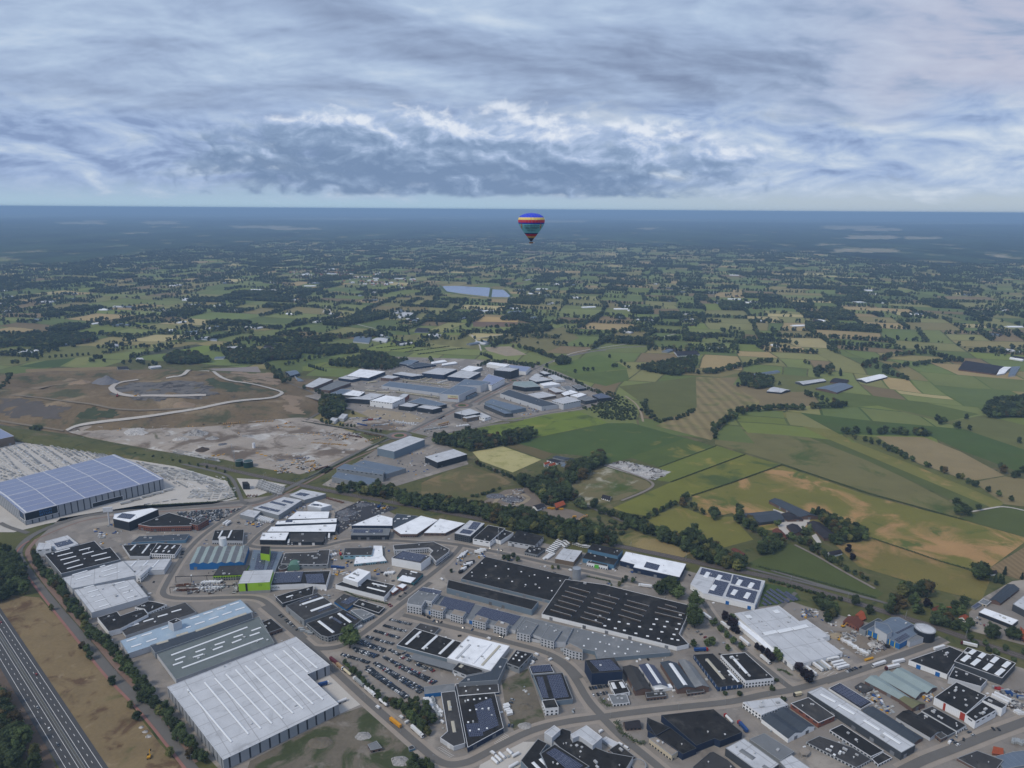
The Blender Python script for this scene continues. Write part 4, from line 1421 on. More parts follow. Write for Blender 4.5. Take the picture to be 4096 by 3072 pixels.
W_,Wb = 'warehouse',M_SKYB
E_ = gbl('factory_hall','huge grey hall under a lavender solar roof with white seams and a black corner sign','A',(215,1005),(1445,698),(1215,570),(40,858),105,3.2,'sl','st',mode='',over=1.0,
   sk=[(0.015,0,0.015,1,2.2,M_RIMW),(0.985,0,0.985,1,2.2,M_RIMW),(0.815,0,0.815,1,1.4,M_RIMW),(0.61,0,0.61,1,1.0,M_RIMW),(0.41,0,0.41,1,1.0,M_RIMW),(0.21,0,0.21,1,1.0,M_RIMW),
    (0,.02,1,.02,1.0,M_RIMW),(0,.27,1,.27,.8,M_RIMW),(0,.5,1,.5,.8,M_RIMW),(0,.75,1,.75,.8,M_RIMW),(0,.985,1,.985,1.0,M_RIMW)])
BIGHALL = E_
M_SIGNK = mat('sign_black',(0.008,0.012,0.020),0.35,0.05)
M_TXTB = mat('lettering_blue',(0.03,0.16,0.42),0.5,0.03)
M_TXTK = mat('lettering_black',(0.012,0.012,0.014),0.6,0.03)
M_TXTR = mat('lettering_red',(0.35,0.02,0.03),0.6,0.03)

def wall_sign(parent,a,b_,z0,z1,m_,text=None,tm=None,tsize=None,frame=None,lines=None,pos=0.5):
 """board on the wall from ground point a to b (left to right seen from outside)"""
 a,b_ = Vector((a[0],a[1],0)),Vector((b_[0],b_[1],0))
 d = (b_ - a).normalized()
 n = Vector((d.y,-d.x,0))
 if n.dot(-a) < 0: n = -n
 z = Vector((0,0,1))
 sg = None
 if m_:
  mb = MB()
  q = [a + z * z0 + n * .02,b_ + z * z0 + n * .02,b_ + z * z1 + n * .02,a + z * z1 + n * .02]
  f = [p + n * .35 for p in q]
  mb.prism(q,f,0,True)
  sg = mb.obj('sign_board',[m_],parent)
  if frame:
   for (p,q_) in ((0,1),(1,2),(2,3),(3,0)):
    mb = MB(); mb.tube(f[p],f[q_],0.45,n=4)
    mb.obj('sign_frame',[frame],sg,origin=parent.location)
 L = (b_ - a).length
 for i,s_ in enumerate(lines or ([text] if text else [])):
  vs,fs = text_geo(s_,tsize)
  if not vs: continue
  nl = len(lines) if lines else 1
  zc = (z0 + z1) / 2 + ((nl - 1) / 2 - i) * tsize * 0.95
  mb = MB()
  c = a + d * (L * pos) + n * 0.42
  mb.add([c + d * x + z * (zc + y) for x,y,_ in vs],fs)
  mb.obj('lettering',[tm],sg or parent,origin=parent.location,uv=False)

_h = height_from('A',215,1005,105)
_a,_b = G('A',215,1005,_h),G('A',1445,698,_h)
_d = (_b - _a).normalized()
wall_sign(E_,_a,_a + _d * 44,_h - 12,_h + .5,M_SIGNK,tm=M_TXTB,tsize=5.2,frame=M_RIMW,lines=['BOSCH','BETON'],pos=0.62)
_s = (G('A',40,858,_h + 3.2) - _a); _s.z = 0; _s.normalize()
wall_sign(E_,_a + _s * 24,_a,_h - 12,_h + .5,M_SIGNK,tm=M_TXTB,tsize=4.6,frame=M_RIMW,lines=['BOSCH','BETON'],pos=0.5)
wall_sign(E_,_a + _d * 92,_a + _d * 138,1.0,8.5,M_SIGNK,frame=M_RIMW)
bld('factory_hall','bronze clad hall with a solar roof at the rim of the concrete yard','A',[(122,318),(-260,400),(-420,260),(0,247)],75,'sl','bn','w')
bld('office_building','dark wedge shaped office with white rim and solar panels','A',[(1140,1080),(1400,966),(1340,955),(1012,1006),(1000,1048)],84,'wt','bk','w',mode='',so=[((1030,1040),(1150,1055),(1270,985),(1080,1000),5)],vents=2)
bld('workshop_row','red brick workshop row with stepped front and black roof','A',[(1330,1118),(1690,1112),(1735,1062),(1548,1010),(1495,996),(1222,1100)],52,'dk','br','w',mode='ho',vents=5,cat='workshop')
bld('office_building','red brick office block beside the packed car lot','A',[(1748,1106),(1845,1050),(1800,1036),(1690,1094)],58,'dg','br','g',mode='o',vents=2)
bld(W_,'low steel blue shed behind the pale walled halls','A',[(1640,1236),(1677,1184),(1232,1204),(1160,1258)],34,'md','sb','g',vents=6)
bld(W_,'pale hall with a slanted end and two white rooflights','A',[(1150,1382),(1322,1383),(1392,1263),(1083,1284)],30,'dk','wg','w',sk=[(1155,1332,1200,1284),(1258,1358,1322,1278)],mode='')
bld(W_,'pale hall with six short rooflights and a white office front','A',[(1545,1366),(1605,1276),(1394,1263),(1328,1356)],44,'dk','wh','w',sk=[(1393,1320,1420,1292),(1455,1318,1485,1290),(1520,1315,1548,1288),(1375,1348,1390,1333),(1440,1345,1452,1332),(1488,1348,1500,1335)],mode='o')
bld('office_building','white stepped office with dark glass bands at the bend of the ring road','A',[(318,1325),(450,1312),(442,1268),(345,1262)],70,'lg','wh','w',mode='s',vents=1)
bld(W_,'low pale hall with one block of solar panels beside the white stepped office','A',[(520,1335),(692,1272),(596,1196),(400,1250)],36,'lg','wh','w',mode='',so=[((510,1305),(652,1268),(612,1232),(475,1270),5)])
bld(W_,'black roofed hall with rows of long cream rooflights','A',[(542,1536),(1066,1410),(976,1302),(906,1320),(836,1246),(392,1360)],66,'dk','mg','w',mode='h',
 sk=[(485,1350,620,1315),(510,1383,645,1350),(535,1418,675,1383),(565,1455,705,1415),(592,1495,735,1455),(700,1333,800,1308),(728,1367,830,1340),(808,1385,945,1352),(840,1423,980,1390)])
bld(W_,'weathered pale grey roof hall joined behind the black roofed hall','A',[(548,1574),(1090,1422),(1215,1550),(640,1668)],60,'lg','wg','g',sk=[(640,1550,775,1510),(885,1478,930,1463),(895,1523,1030,1485),(670,1592,810,1550),(920,1560,1065,1517),(945,1480,995,1462)],mode='')
bld(W_,'weathered pale grey roof hall with twin columns of rooflights at the tree row','B',[(808,335),(1310,190),(1185,35),(650,128)],55,'lg','wg','g',mode='',
 sk=[(740,118,835,92),(775,158,868,130),(805,197,845,185),(860,185,900,172),(840,240,935,213),(875,287,970,258),(985,43,1070,18),(1015,82,1105,57),(1052,125,1140,98),(1085,165,1178,138),(1122,208,1215,180)],vents=6)
bld(W_,'pale metal roof hall with three slanting rooflights','A',[(1452,1502),(1516,1400),(1092,1422),(1165,1512)],46,'lg','wg','g',sk=[(1155,1475,1205,1428),(1265,1470,1310,1425),(1350,1480,1405,1420)],mode='')
bld('office_building','white three storey office in front of the pale metal halls','A',[(1240,1556),(1336,1470),(1246,1464),(1178,1548)],62,'lg','wh','w',mode='o',vents=2)
bld(W_,'L shaped black roofed hall with a white chimney box','B',[(960,500),(1065,474),(1312,346),(1272,300),(1196,314),(1065,360),(1035,320),(860,375)],50,'dk','wh','w',mode='',vents=3,sk=[(918,388,1008,358,2.2,ROOF['dg']),(1170,362,1256,336,2.2,ROOF['dg'])])
bld('office_building','black roofed white office with a bent front by the street corner','B',[(1308,336),(1475,262),(1382,238),(1310,228),(1192,284),(1276,300)],30,'dk','wh','w',mode='o',vents=4)
bld(W_,'charcoal roofed hall with four white rooflights in a line','B',[(1112,536),(1738,330),(1640,240),(1312,348),(1066,476)],26,'dg','wg','g',sk=[(1140,458,1230,430),(1268,415,1360,387),(1395,372,1483,347),(1517,330,1605,305)],mode='')
bld(W_,'long pale blue roofed hall with two lines of rooflights','B',[(1132,696),(2238,325),(2128,214),(1060,580)],54,'lb','wg','g',mode='',
 sk=[(1120,588,1210,558),(1253,540,1345,512),(1160,640,1253,610),(1295,593,1388,563),(1430,482,1490,462),(1680,392,1765,365),(1800,350,1885,323),(1920,308,2000,283),(2035,268,2115,243),(1725,440,1812,412),(1847,398,1935,368),(1967,355,2050,327),(2083,313,2165,287),(1645,470,1690,455)])
bld('tower','square pale tower with a red stripe on the pale blue roof','B',[(1532,432),(1606,402),(1560,380),(1486,410)],60,'dk','wg','w',h=17,mode='',vents=4)
bld('loading_shed','dark metal loading shed roof between pale blue hall and green grey hall','B',[(1372,690),(2240,384),(2226,332),(1326,622)],30,'md','mg','g',h=7.6,mode='',vents=0,sk=[(1730,498,2180,340,4.0,Wb),(1560,540,1665,508,4.0,Wb),(1385,612,1490,582,4.0,Wb)])
bld(W_,'green grey roofed hall with two full length rooflights','B',[(1557,926),(2428,600),(2293,366),(1382,690)],46,'gg','wg','g',mode='',
 sk=[(1515,712,2190,462,2.6),(1610,825,2330,560,2.6),(1550,755,1640,722),(1530,800,1620,768),(1730,685,1818,655),(1708,732,1800,700),(1900,622,1990,592),(1883,665,1972,632),(2067,555,2150,528),(2053,603,2137,570),(2225,495,2310,465),(2210,540,2298,510)],vents=8)
bld('office_building','small black roofed brick office at the end of the green grey hall','C',[(820,1508),(950,1462),(850,1378),(752,1420)],40,'dk','bb','g',mode='o',vents=2)
bld(W_,'very large pale roofed hall with slanting white rooflight strips and dark striped walls','D',[(-237,1586),(785,1092),(505,830),(705,745),(405,497),(-732,941)],104,'lg','st','w',mode='',dz=0.5,vents=4,
 sk=[(375,588,598,778,1.8),(295,620,515,815,1.8),(213,652,648,1055,1.8),(130,687,560,1095,1.8),(45,720,472,1137,1.8),(-40,755,383,1178,1.8),(-127,791,290,1224,1.8),(-212,829,195,1268,1.8),(-309,866,98,1312,1.8),(-400,903,-12,1361,1.8),(-552,963,-162,1431,1.8)])
bld(W_,'black roofed hall with two white rooflights behind the white silo','C',[(326,688),(600,692),(609,592),(352,600)],38,'dk','wg','g',sk=[(385,670,420,605),(470,668,502,602)],mode='o')
multi('factory','blue clad factory with a row of ridged grey roofs','C',[(128,900),(610,888),(655,742),(200,752)],52,6,2.2,['gm','gr'],'bl')
drum('silo','tall white silo rising above the blue factory','C',432,668,115,31,WALL['wh'],M_RIMW,'silo',M_RIMW)
bld(W_,'black roofed shed with a lime green front beside the blue factory','C',[(335,1002),(600,992),(660,906),(396,916)],48,'dg','gn','d',mode='o')
bld(W_,'blue grey hall roofed with solar strips beside a lime tower','C',[(880,972),(955,790),(692,770),(648,950)],36,'mt','mg','g',so=[((700,945),(780,948),(800,810),(730,805),12),((805,950),(850,952),(890,800),(860,798),12)],mode='')
bld('tower','lime green tower with a dark flat top','C',[(755,800),(835,812),(842,742),(762,740)],60,'dk','gn','d',h=16,mode='',vents=1)
LIME = bld('factory_block','tall lime green block with a pale roof and a black slit','C',[(560,1070),(836,1056),(869,949),(610,960)],98,'lg','gn','w',mode='',vents=0,cat='factory')
_h = LIME['h']
_a,_b = G('C',560,1070,_h),G('C',836,1056,_h)
wall_sign(LIME,_a.lerp(_b,.22),_a.lerp(_b,.28),4.4,_h - .5,M_TXTK)
wall_sign(LIME,_a.lerp(_b,.58),_a.lerp(_b,.82),_h - 5,_h - 2,None,'SV',mat('lettering_lime',(0.16,0.3,0.02),0.6,0.03),5.0)
NAU = bld(W_,'white walled hall covered in two fields of solar panels','C',[(846,1086),(1145,1072),(1338,1082),(1375,956),(882,970)],50,'dk','wh','w',mode='',so=[((862,1068),(1112,1058),(1135,968),(893,974),9),((1165,1070),(1325,1062),(1362,962),(1150,990),9)])
_h = NAU['h']
_a,_b = G('C',846,1086,_h),G('C',1145,1072,_h)
wall_sign(NAU,_a.lerp(_b,.03),_a.lerp(_b,.2),_h - 5,_h - 2,None,'NAUTA',M_TXTK,3.6)
bld('factory','dark roofed factory with roof ducts between solar halls','C',[(935,896),(1230,902),(1352,898),(1370,770),(1272,774),(1266,790),(972,800)],42,'dg','mg','w',vents=12,mode='s')
bld('office_building','white roofed black office in front of the long white roofs','C',[(750,682),(976,686),(1008,618),(776,620)],48,'wt','bk','w',mode='s',vents=6)
bld(W_,'flat black hall with two white trucks docked beside the white roofed office','C',[(1022,700),(1312,702),(1342,620),(1010,626)],34,'dg','bk','d',mode='h',door='w',vents=2)
bld(W_,'long white roofed hall behind the flat black hall','C',[(812,612),(1415,612),(1430,542),(850,566)],36,'wt','bk','g',mode='')
bld(W_,'narrow long white roofed hall, second behind the flat black hall','C',[(884,548),(1430,528),(1432,492),(905,516)],26,'wt','nv','g',mode='',so=[((975,530),(1035,528),(1038,512),(980,512),2)])
bld(W_,'white roofed hall with a slanted end beside the scrap heap','C',[(990,502),(1356,492),(1368,432),(1078,430)],22,'wt','dg','g',mode='')
bld(W_,'small pale hall with two trailers parked in front at the ring road corner','C',[(572,456),(700,486),(756,432),(648,416)],42,'lg','mg','w',mode='h')
bld(W_,'stepped grey hall with solar roof above a row of white trailers','C',[(690,402),(915,464),(1122,332),(962,304)],46,'lg','mg','w',mode='',so=[((735,400),(905,440),(925,420),(765,385),3),((835,355),(965,385),(985,372),(860,342),2),((940,345),(1030,365),(1055,350),(965,330),2)])
bld(W_,'stepped grey hall with solar roof at the railway end','C',[(1012,288),(1146,330),(1336,276),(1122,236)],40,'lg','mg','w',mode='',so=[((1060,285),(1150,300),(1225,282),(1110,265),3)])
bld(W_,'pale block shaped hall beside the scrap yard','C',[(1170,382),(1290,400),(1386,376),(1240,341)],48,'wt','wg','w',mode='',so=[((1200,378),(1270,385),(1290,375),(1225,365),2)])
bld(W_,'white wedge roofed navy hall with a grey solar annex','C',[(1562,556),(1922,558),(1926,490),(1802,460)],34,'wt','nv','w',mode='',vents=5)
bld(W_,'grey roofed annex with three solar fields in front of the navy hall','C',[(1556,642),(1890,642),(1906,582),(1576,580)],46,'gr','bk','g',mode='ho',so=[((1572,622),(1700,624),(1708,592),(1582,592),3),((1715,622),(1835,622),(1842,592),(1720,592),3)])
bld(W_,'dark blue roofed low hall next to the bright white roofs','C',[(2000,596),(2150,472),(1962,452),(1925,500),(1928,570)],24,'md','dg','g',mode='',sk=[(1962,500,1990,498),(2030,500,2060,498),(2055,478,2085,476)])
bld(W_,'brown roofed hall with pale blue gable end','C',[(1490,822),(1740,818),(1756,750),(1500,756)],38,'dg','lb','g',mode='s')
bld(W_,'T shaped white roofed hall with pale blue walls','C',[(1582,898),(1872,868),(1840,822),(1832,736),(1757,734),(1738,816),(1600,824)],26,'wt','lb','w',mode='ho')
bld(W_,'white hall with a solar field roof by the truck park junction','E',[(186,560),(271,494),(22,444),(-75,512)],74,'dg','wh','w',mode='',so=[((-45,512),(175,550),(255,495),(25,452),10)])
bld('office_building','dark roofed U shaped office with pale facade','E',[(318,542),(432,458),(436,432),(300,368),(-60,398),(-50,440),(255,420),(292,448),(262,478)],50,'dg','wg','w',mode='o',vents=5)
bld(W_,'small teal shed with half white roof','C',[(2112,1062),(2195,982),(2012,940),(1964,1008)],34,'dg','tl','d',mode='o',sk=[(2085,965,2145,978),(1990,1020,2110,1045,14.0,ROOF['wt'])])
bld(W_,'white walled dark hall with three cream rooflights','C',[(1850,1190),(1946,1085),(1586,1004),(1420,1080)],44,'dk','wh','w',mode='',sk=[(1487,1055,1645,1092),(1700,1105,1860,1145),(1745,1070,1875,1100)])
bld(W_,'white block with tall parapet beside the three cream rooflights','C',[(1616,1062),(1730,966),(1620,936),(1486,1020)],30,'wt','wh','w',h=13,mode='',sk=[(1540,1015,1590,1028,2.0,ROOF['gr']),(1575,985,1630,998,2.0,ROOF['gr'])])
for i,(p,lb) in enumerate([([(1928,1152),(1978,1116),(1938,1098),(1888,1122)],'small brick house with flat white roof touching the white walled hall'),([(2016,1112),(2052,1082),(2010,1070),(1962,1090)],'small brick house with flat white roof beside the street kerb')]):
 bld('brick_house',lb,'C',p,34,'wt','br','w',mode='o',vents=0,cat='house')
bld('showroom','black showroom with a white outline and bent plan','C',[(950,1246),(1220,1166),(1226,1090),(1010,1146),(890,1186)],42,'dk','dg','w',mode='s',sk=[(985,1195,1045,1175)],vents=4)
bld(W_,'dark roofed hall with two broad white rooflights','D',[(478,352),(780,240),(600,108),(316,222)],58,'dg','mg','g',mode='h',sk=[(460,212,648,150,4.2),(537,272,722,205,4.2)],so=[((445,195),(600,140),(590,132),(440,185),1),((610,280),(720,235),(710,225),(600,270),1)])
bld(W_,'brown black hall with two lengthwise white rooflights at the street bend','D',[(690,500),(846,456),(990,346),(828,254),(498,376),(626,482)],50,'dk','mg','g',mode='ho',sk=[(607,360,740,462,3.4),(783,292,893,372,3.4)],so=[((725,335),(800,385),(815,372),(745,325),2),((845,300),(935,350),(945,335),(860,290),2)])
bld('office_building','small grey roofed annex with white edging','D',[(1006,346),(1102,300),(986,250),(890,262)],38,'gr','gb','w',mode='o',vents=4)
bld(W_,'small hall with blue walls and solar strips','D',[(852,256),(978,160),(830,118),(745,184)],26,'dg','bl','d',mode='',so=[((800,195),(870,215),(955,160),(895,142),6)])
bld(W_,'long low brown roofed shed beside parking bays','D',[(1140,286),(1192,236),(962,166),(914,210)],28,'dk','bk','w',mode='o')
bld(W_,'black roofed dealer hall with three cream rooflights beside the car rows','D',[(1746,690),(1876,546),(1456,420),(1298,570)],38,'dk','gb','w',mode='',sk=[(1380,568,1510,452,3.2),(1525,608,1655,490,3.2),(1675,652,1803,530,3.2)],vents=4)
bld('annex','small dark flat annex at the back of the dealer hall','D',[(1622,480),(1682,416),(1506,375),(1456,418)],26,'dg','mg','g',vents=3)
bld(W_,'bright white roofed dealer hall with weathered rooflights','E',[(800,1510),(970,1290),(606,1200),(416,1396)],54,'wt','wg','w',mode='',sk=[(498,1405,620,1280,3.0,ROOF['lg']),(645,1445,805,1270,3.0,ROOF['wt']),(725,1465,885,1290,3.0,Wb)],vents=8)
bld('office_building','dark roofed office corner under the bright white roof','E',[(588,1550),(735,1522),(716,1484),(522,1436),(462,1498)],42,'dk','wg','g',mode='s',sk=[(530,1482,552,1462,4.0,Wb)],vents=0)
bld(W_,'charcoal metal roof wrapping the corner below the white roof','E',[(520,1616),(868,1592),(955,1406),(892,1390),(802,1512),(736,1530),(590,1560)],36,'md','mg','g',h=8,mode='')
bld(W_,'small dark hall with four white dome rooflights','E',[(1056,1482),(1178,1356),(1030,1325),(942,1440)],58,'dk','mg','g',mode='s',sk=[(1018,1376,1036,1376,2.4),(1070,1388,1088,1388,2.4),(996,1406,1012,1406,2.4),(1046,1420,1064,1420,2.4)])
bld(W_,'dark roofed solar hall with a pale strip, right at the kerb of the curve','F',[(600,1052),(724,1062),(866,1046),(776,812),(515,836)],50,'dk','gb','g',mode='',so=[((590,1035),(650,1040),(595,845),(540,850),14),((700,1045),(830,1030),(745,835),(635,840),14)],vents=0)
bld(W_,'small dark hall tiled with solar panels behind the solar hall','F',[(506,828),(702,812),(662,740),(480,758)],40,'dk','gb','w',mode='',so=[((512,815),(685,800),(655,745),(492,758),6)],vents=0)
bld('office_building','white end building with square windows in front of the solar hall','F',[(622,1132),(740,1122),(704,1046),(592,1060)],70,'dk','wh','w',mode='o',vents=0)
bld(W_,'navy cube building with an L of solar panels','F',[(1035,820),(1306,802),(1231,680),(972,706)],112,'dk','nv','d',mode='',so=[((1100,805),(1290,792),(1225,690),(1010,710),9)],vents=1)
bld('office_building','white office with two round topped rooflights','F',[(1238,1008),(1370,986),(1306,876),(1178,890)],36,'dk','wh','w',mode='s',sk=[(1240,960,1215,905,4.0),(1318,952,1288,900,4.0)],vents=0)
bld('office_building','low grey roofed pavilion with white band beside green shrubs','F',[(1222,1096),(1368,1080),(1342,1006),(1236,1010),(1176,1002)],26,'gr','wh','w',mode='o',vents=2)
gbl(W_,'brown gabled brick hall next to the navy cube','F',(1420,975),(1310,765),(1375,750),(1490,950),48,2.4,'dg','bb')
gbl(W_,'gabled hall with solar slopes and a white ridge light','F',(1572,930),(1452,750),(1520,735),(1640,915),46,2.4,'sd','wh',sk=[(0.03,.93,.97,.93,2.6,M_SKY)])
gbl(W_,'gabled slate blue hall with a white ridge rooflight','F',(1792,960),(1642,725),(1715,712),(1872,936),46,2.4,'md','bb',sk=[(0.05,.9,.9,.9,2.6,M_SKY)])
gbl(W_,'gabled brown fibre cement hall beside the navy striped hall','F',(1946,946),(1800,706),(1856,700),(2010,926),46,2.4,'gr','bb')
bld('office_building','low brick office annex before the solar gabled hall','F',[(1520,1036),(1692,1018),(1680,978),(1508,988)],36,'dg','bb','g',mode='o',vents=2)
bld('office_building','low brick office annex before the slate blue gabled hall','F',[(1878,1000),(2030,980),(2020,948),(1866,966)],30,'dg','bb','g',mode='o',vents=2)
bld('portal','white flat portal roof at the solar gabled hall','F',[(1590,968),(1752,946),(1728,912),(1578,932)],30,'wt','wh','w',mode='h',vents=0,cat='annex')
bld(W_,'big black roofed hall dotted with white dome rooflights','E',[(540,696),(1330,890),(1510,676),(756,500)],30,'dk','gb','g',mode='h',vents=6,
 sk=[(720,560,732,560,2.2),(840,586,854,586,2.2),(953,612,967,612,2.2),(1066,636,1080,636,2.2),(1184,664,1197,664,2.2),(1302,690,1316,690,2.2),(1410,716,1424,716,2.2),(754,668,768,668,2.2),(868,696,882,696,2.2),(985,722,1000,722,2.2),(1104,751,1118,751,2.2),(1226,778,1240,778,2.2),(1336,804,1350,804,2.2),(630,642,642,642,2.2)])
bld(W_,'lower long black roofed hall with grey green walls beside the dome dotted roof','E',[(412,776),(1166,970),(1226,896),(428,704)],54,'dk','gb','g',mode='h',vents=0)
SAW = bld(W_,'black roofed hall with slanted white edged light hoods','F',[(590,296),(1786,586),(1892,562),(1806,470),(1868,340),(1896,216),(1450,110),(1150,36),(800,-12)],40,'dk','wh','w',mode='h',vents=10,
 sk=[(x - 12,y,x + 14,y + 3,2.4) for x,y in [(1185,345),(1275,366),(1355,384),(1455,409),(1556,432),(1653,455),(1148,401),(1241,423),(1321,442),(1423,468),(1526,492),(1622,515),(1742,517),(1794,527),(1606,342),(1700,364),(1805,384),(1582,387),(1677,408),(1783,430),(1760,478)]])

def hood(k,l,z,parent):
 a,b_ = G(k,l[0],l[1],z),G(k,l[2],l[3],z)
 d = Vector((b_.x - a.x,b_.y - a.y,0)).normalized()
 n = Vector((-d.y,d.x,0))
 if n.y < 0: n = -n
 Z = Vector((0,0,1))
 H_,D_ = 2.2,4.2
 mb = MB(math.atan2(d.y,d.x))
 mb.poly([a + Z * .1,b_ + Z * .1,b_ + Z * H_,a + Z * H_],1)
 mb.poly([a + Z * H_,b_ + Z * H_,b_ + n * D_ + Z * .1,a + n * D_ + Z * .1],0)
 mb.poly([b_ + Z * .1,b_ + n * D_ + Z * .1,b_ + Z * H_],2); mb.poly([a + n * D_ + Z * .1,a + Z * .1,a + Z * H_],2)
 o = mb.obj('light_hood',[ROOF['dk'],mat('hood_glazing',(0.075,0.058,0.045),0.5,0.15,0.4),M_RIMW],parent)
 mb = MB(); mb.tube(a + Z * H_,b_ + Z * H_,0.16,n=4)
 mb.obj('hood_edge',[M_RIMW],o,origin=parent.location)

for l in [(668,270,848,322),(702,228,890,282),(735,186,922,240),(767,145,953,197),(798,105,980,157),(830,66,1012,115),(933,336,1125,392),(965,291,1155,347),(995,248,1187,300),(1025,206,1215,260),(1055,165,1243,215),(1083,125,1270,174),(1265,313,1460,370),(1292,268,1485,324),(1318,226,1510,280),(1345,186,1535,237),(1590,293,1833,352),(1615,248,1850,307),(1680,223,1780,252)]:
 hood('F',l,SAW['h'] - 0.3,SAW)
bld(W_,'low grey hall with ribbed solar rows behind the office towers','E',[(200,962),(1022,1150),(1100,1032),(366,846)],40,'gr','wg','g',mode='h',door='b',vents=0,
 so=[((335,945),(610,1010),(705,930),(395,855),14),((660,1020),(1000,1110),(1090,1030),(735,945),14)])
bld(W_,'grey roofed hall linking the two flat topped grey offices','F',[(700,540),(802,542),(866,420),(440,318),(372,430)],36,'gr','wg','g',h=8.2,mode='',vents=4)
bld(W_,'grey roofed hall with a scatter of dome rooflights in front of the light hoods','F',[(1086,690),(1730,634),(1724,612),(872,412),(796,540),(958,602),(1060,624)],42,'gr','gb','g',mode='',vents=3,
 sk=[(x - 8,y,x + 8,y + 2,2.4) for x,y in [(1042,462),(1146,487),(1225,507),(1304,527),(1386,547),(1468,567),(1550,588),(1003,518),(1107,545),(1188,566),(1270,587),(1352,607),(1436,628),(964,578),(1070,606),(1151,627),(1234,648),(1330,647)]])
bld('office_building','pale corner office with a roof terrace and solar rows','E',[(62,916),(190,938),(222,888),(280,900),(362,800),(204,768),(76,872)],82,'gr','wg','w',mode='o',so=[((160,800),(340,835),(358,805),(200,775),3)],vents=4)
for i,(p,r,lb) in enumerate([
  ([(268,962),(378,988),(410,946),(295,920)],'bg','pale four storey office tower, first in the row after the corner office'),
  ([(446,1002),(556,1032),(586,990),(480,965)],'bg','pale four storey office tower, second in the row after the corner office'),
  ([(640,1056),(755,1086),(782,1046),(680,1015)],'bg','pale four storey office tower, third in the row after the corner office'),
  ([(828,1106),(940,1136),(968,1095),(870,1063)],'bg','pale four storey office tower, fourth in the row after the corner office'),
  ([(1032,1168),(1150,1194),(1220,1096),(1110,1060)],'gr','deep grey topped office block with a roof unit, next to the low black roof'),
  ([(1245,1220),(1362,1252),(1430,1152),(1320,1110)],'gr','deep grey topped office block just before the street curve'),
  ([(1448,1302),(1522,1334),(1616,1352),(1616,1322),(1500,1262)],'bg','pale office with a rounded front at the street curve')]):
 bld('office_building',lb,'E',p,72,r,'wg','g',mode='o',vents=2 if r == 'gr' else 1)
bld('connecting_building','low black roofed link between the two grey topped office blocks','E',[(1150,1220),(1240,1240),(1310,1130),(1222,1112)],34,'dk','wg','g',mode='h',door='b',vents=0,cat='annex')
drum('silo','round galvanised water tank beside the big black roof','E',1562,602,100,37,M_STEEL,M_STEEL,'tank',M_STEEL)
bld(W_,'white roofed hall with brick entrance next to the dark blue roof','E',[(5,300),(150,300),(336,176),(186,138),(-60,255)],34,'wt','bb','w',mode='o',vents=2)
bld(W_,'white roofed hall with brick entrance next to the glass walled office','E',[(212,290),(400,292),(576,206),(352,164)],30,'wt','bb','w',mode='s',vents=3)
bld('office_building','glass walled office with solar roof and white fascia','E',[(482,292),(622,318),(748,206),(616,180)],66,'lg','dg','w',mode='o',so=[((525,290),(620,305),(655,272),(560,258),4),((600,255),(670,265),(735,208),(650,192),6)],vents=0)
bld(W_,'dark roofed showroom with white pillars beside the radio mast','E',[(644,342),(796,368),(930,250),(780,220)],52,'dk','wh','w',mode='s',vents=2)
bld(W_,'narrow dark roofed white hall right behind the radio mast','E',[(890,360),(1004,286),(922,264),(826,340)],40,'dk','wh','w',mode='',vents=1)
bld(W_,'black roofed hall with grey garage front','E',[(956,362),(1192,402),(1271,320),(1042,268)],46,'dk','wg','d',mode='hs',vents=2)
bld('office_building','small black roofed pavilion with white roof vents','E',[(1102,458),(1216,482),(1290,426),(1152,405)],30,'dk','mg','d',mode='o',vents=8)
bld(W_,'bronze clad box with pale roof and white outline','E',[(1372,516),(1536,546),(1612,450),(1442,428)],46,'lg','bn','w',mode='h',vents=2)
bld(W_,'steel blue hall, tall back part','E',[(1662,434),(1926,492),(1972,440),(1702,385)],40,'dk','sb','d',h=13,mode='',vents=3)
bld(W_,'steel blue hall, low front part','E',[(1616,512),(1892,572),(1936,514),(1662,452)],46,'dk','sb','d',mode='h',vents=4)
GOFF = bld('office_building','white office front with a green entrance before the steel blue hall','E',[(1652,552),(1838,588),(1842,556),(1682,525)],36,'dg','wh','w',mode='o',vents=3)
bld(W_,'navy hall with white roof and a small block of solar panels','G',[(482,902),(541,786),(8,677),(-42,756),(86,790),(74,815)],54,'wt','nv','w',mode='h',vents=2,so=[((165,815),(285,845),(310,790),(190,768),6)])
bld(W_,'white hall with blue doors and a roof striped with solar panels','G',[(690,1046),(1150,1150),(1240,936),(668,812),(580,964)],52,'lg','wh','w',mode='h',door='b',vents=3,
 so=[((660,878),(930,940),(945,878),(680,822),6),((735,1045),(860,1075),(925,950),(800,925),9),((890,1075),(1140,1135),(1180,1030),(930,975),9),((935,960),(1185,1020),(1230,940),(960,882),7)],
 sk=[(710,908,738,862,6.0),(815,932,845,888,6.0),(768,1020,796,976,6.0),(995,975,1024,930,6.0),(1100,1000,1130,956,6.0),(950,1062,982,1018,6.0),(1065,1092,1096,1044,6.0)])
bld(W_,'navy hall with white pilasters and a weathered rooflight','H',[(602,942),(822,916),(556,645),(386,656)],46,'dk','nw','d',mode='o',sk=[(500,695,655,875,3.6,Wb),(690,795,785,900,2.6)],vents=4)
bld(W_,'black roofed hall with glass front and one curved white rooflight','H',[(846,888),(1096,862),(842,636),(626,656)],68,'dk','wh','w',mode='o',sk=[(720,670,860,825,3.4)],vents=9)
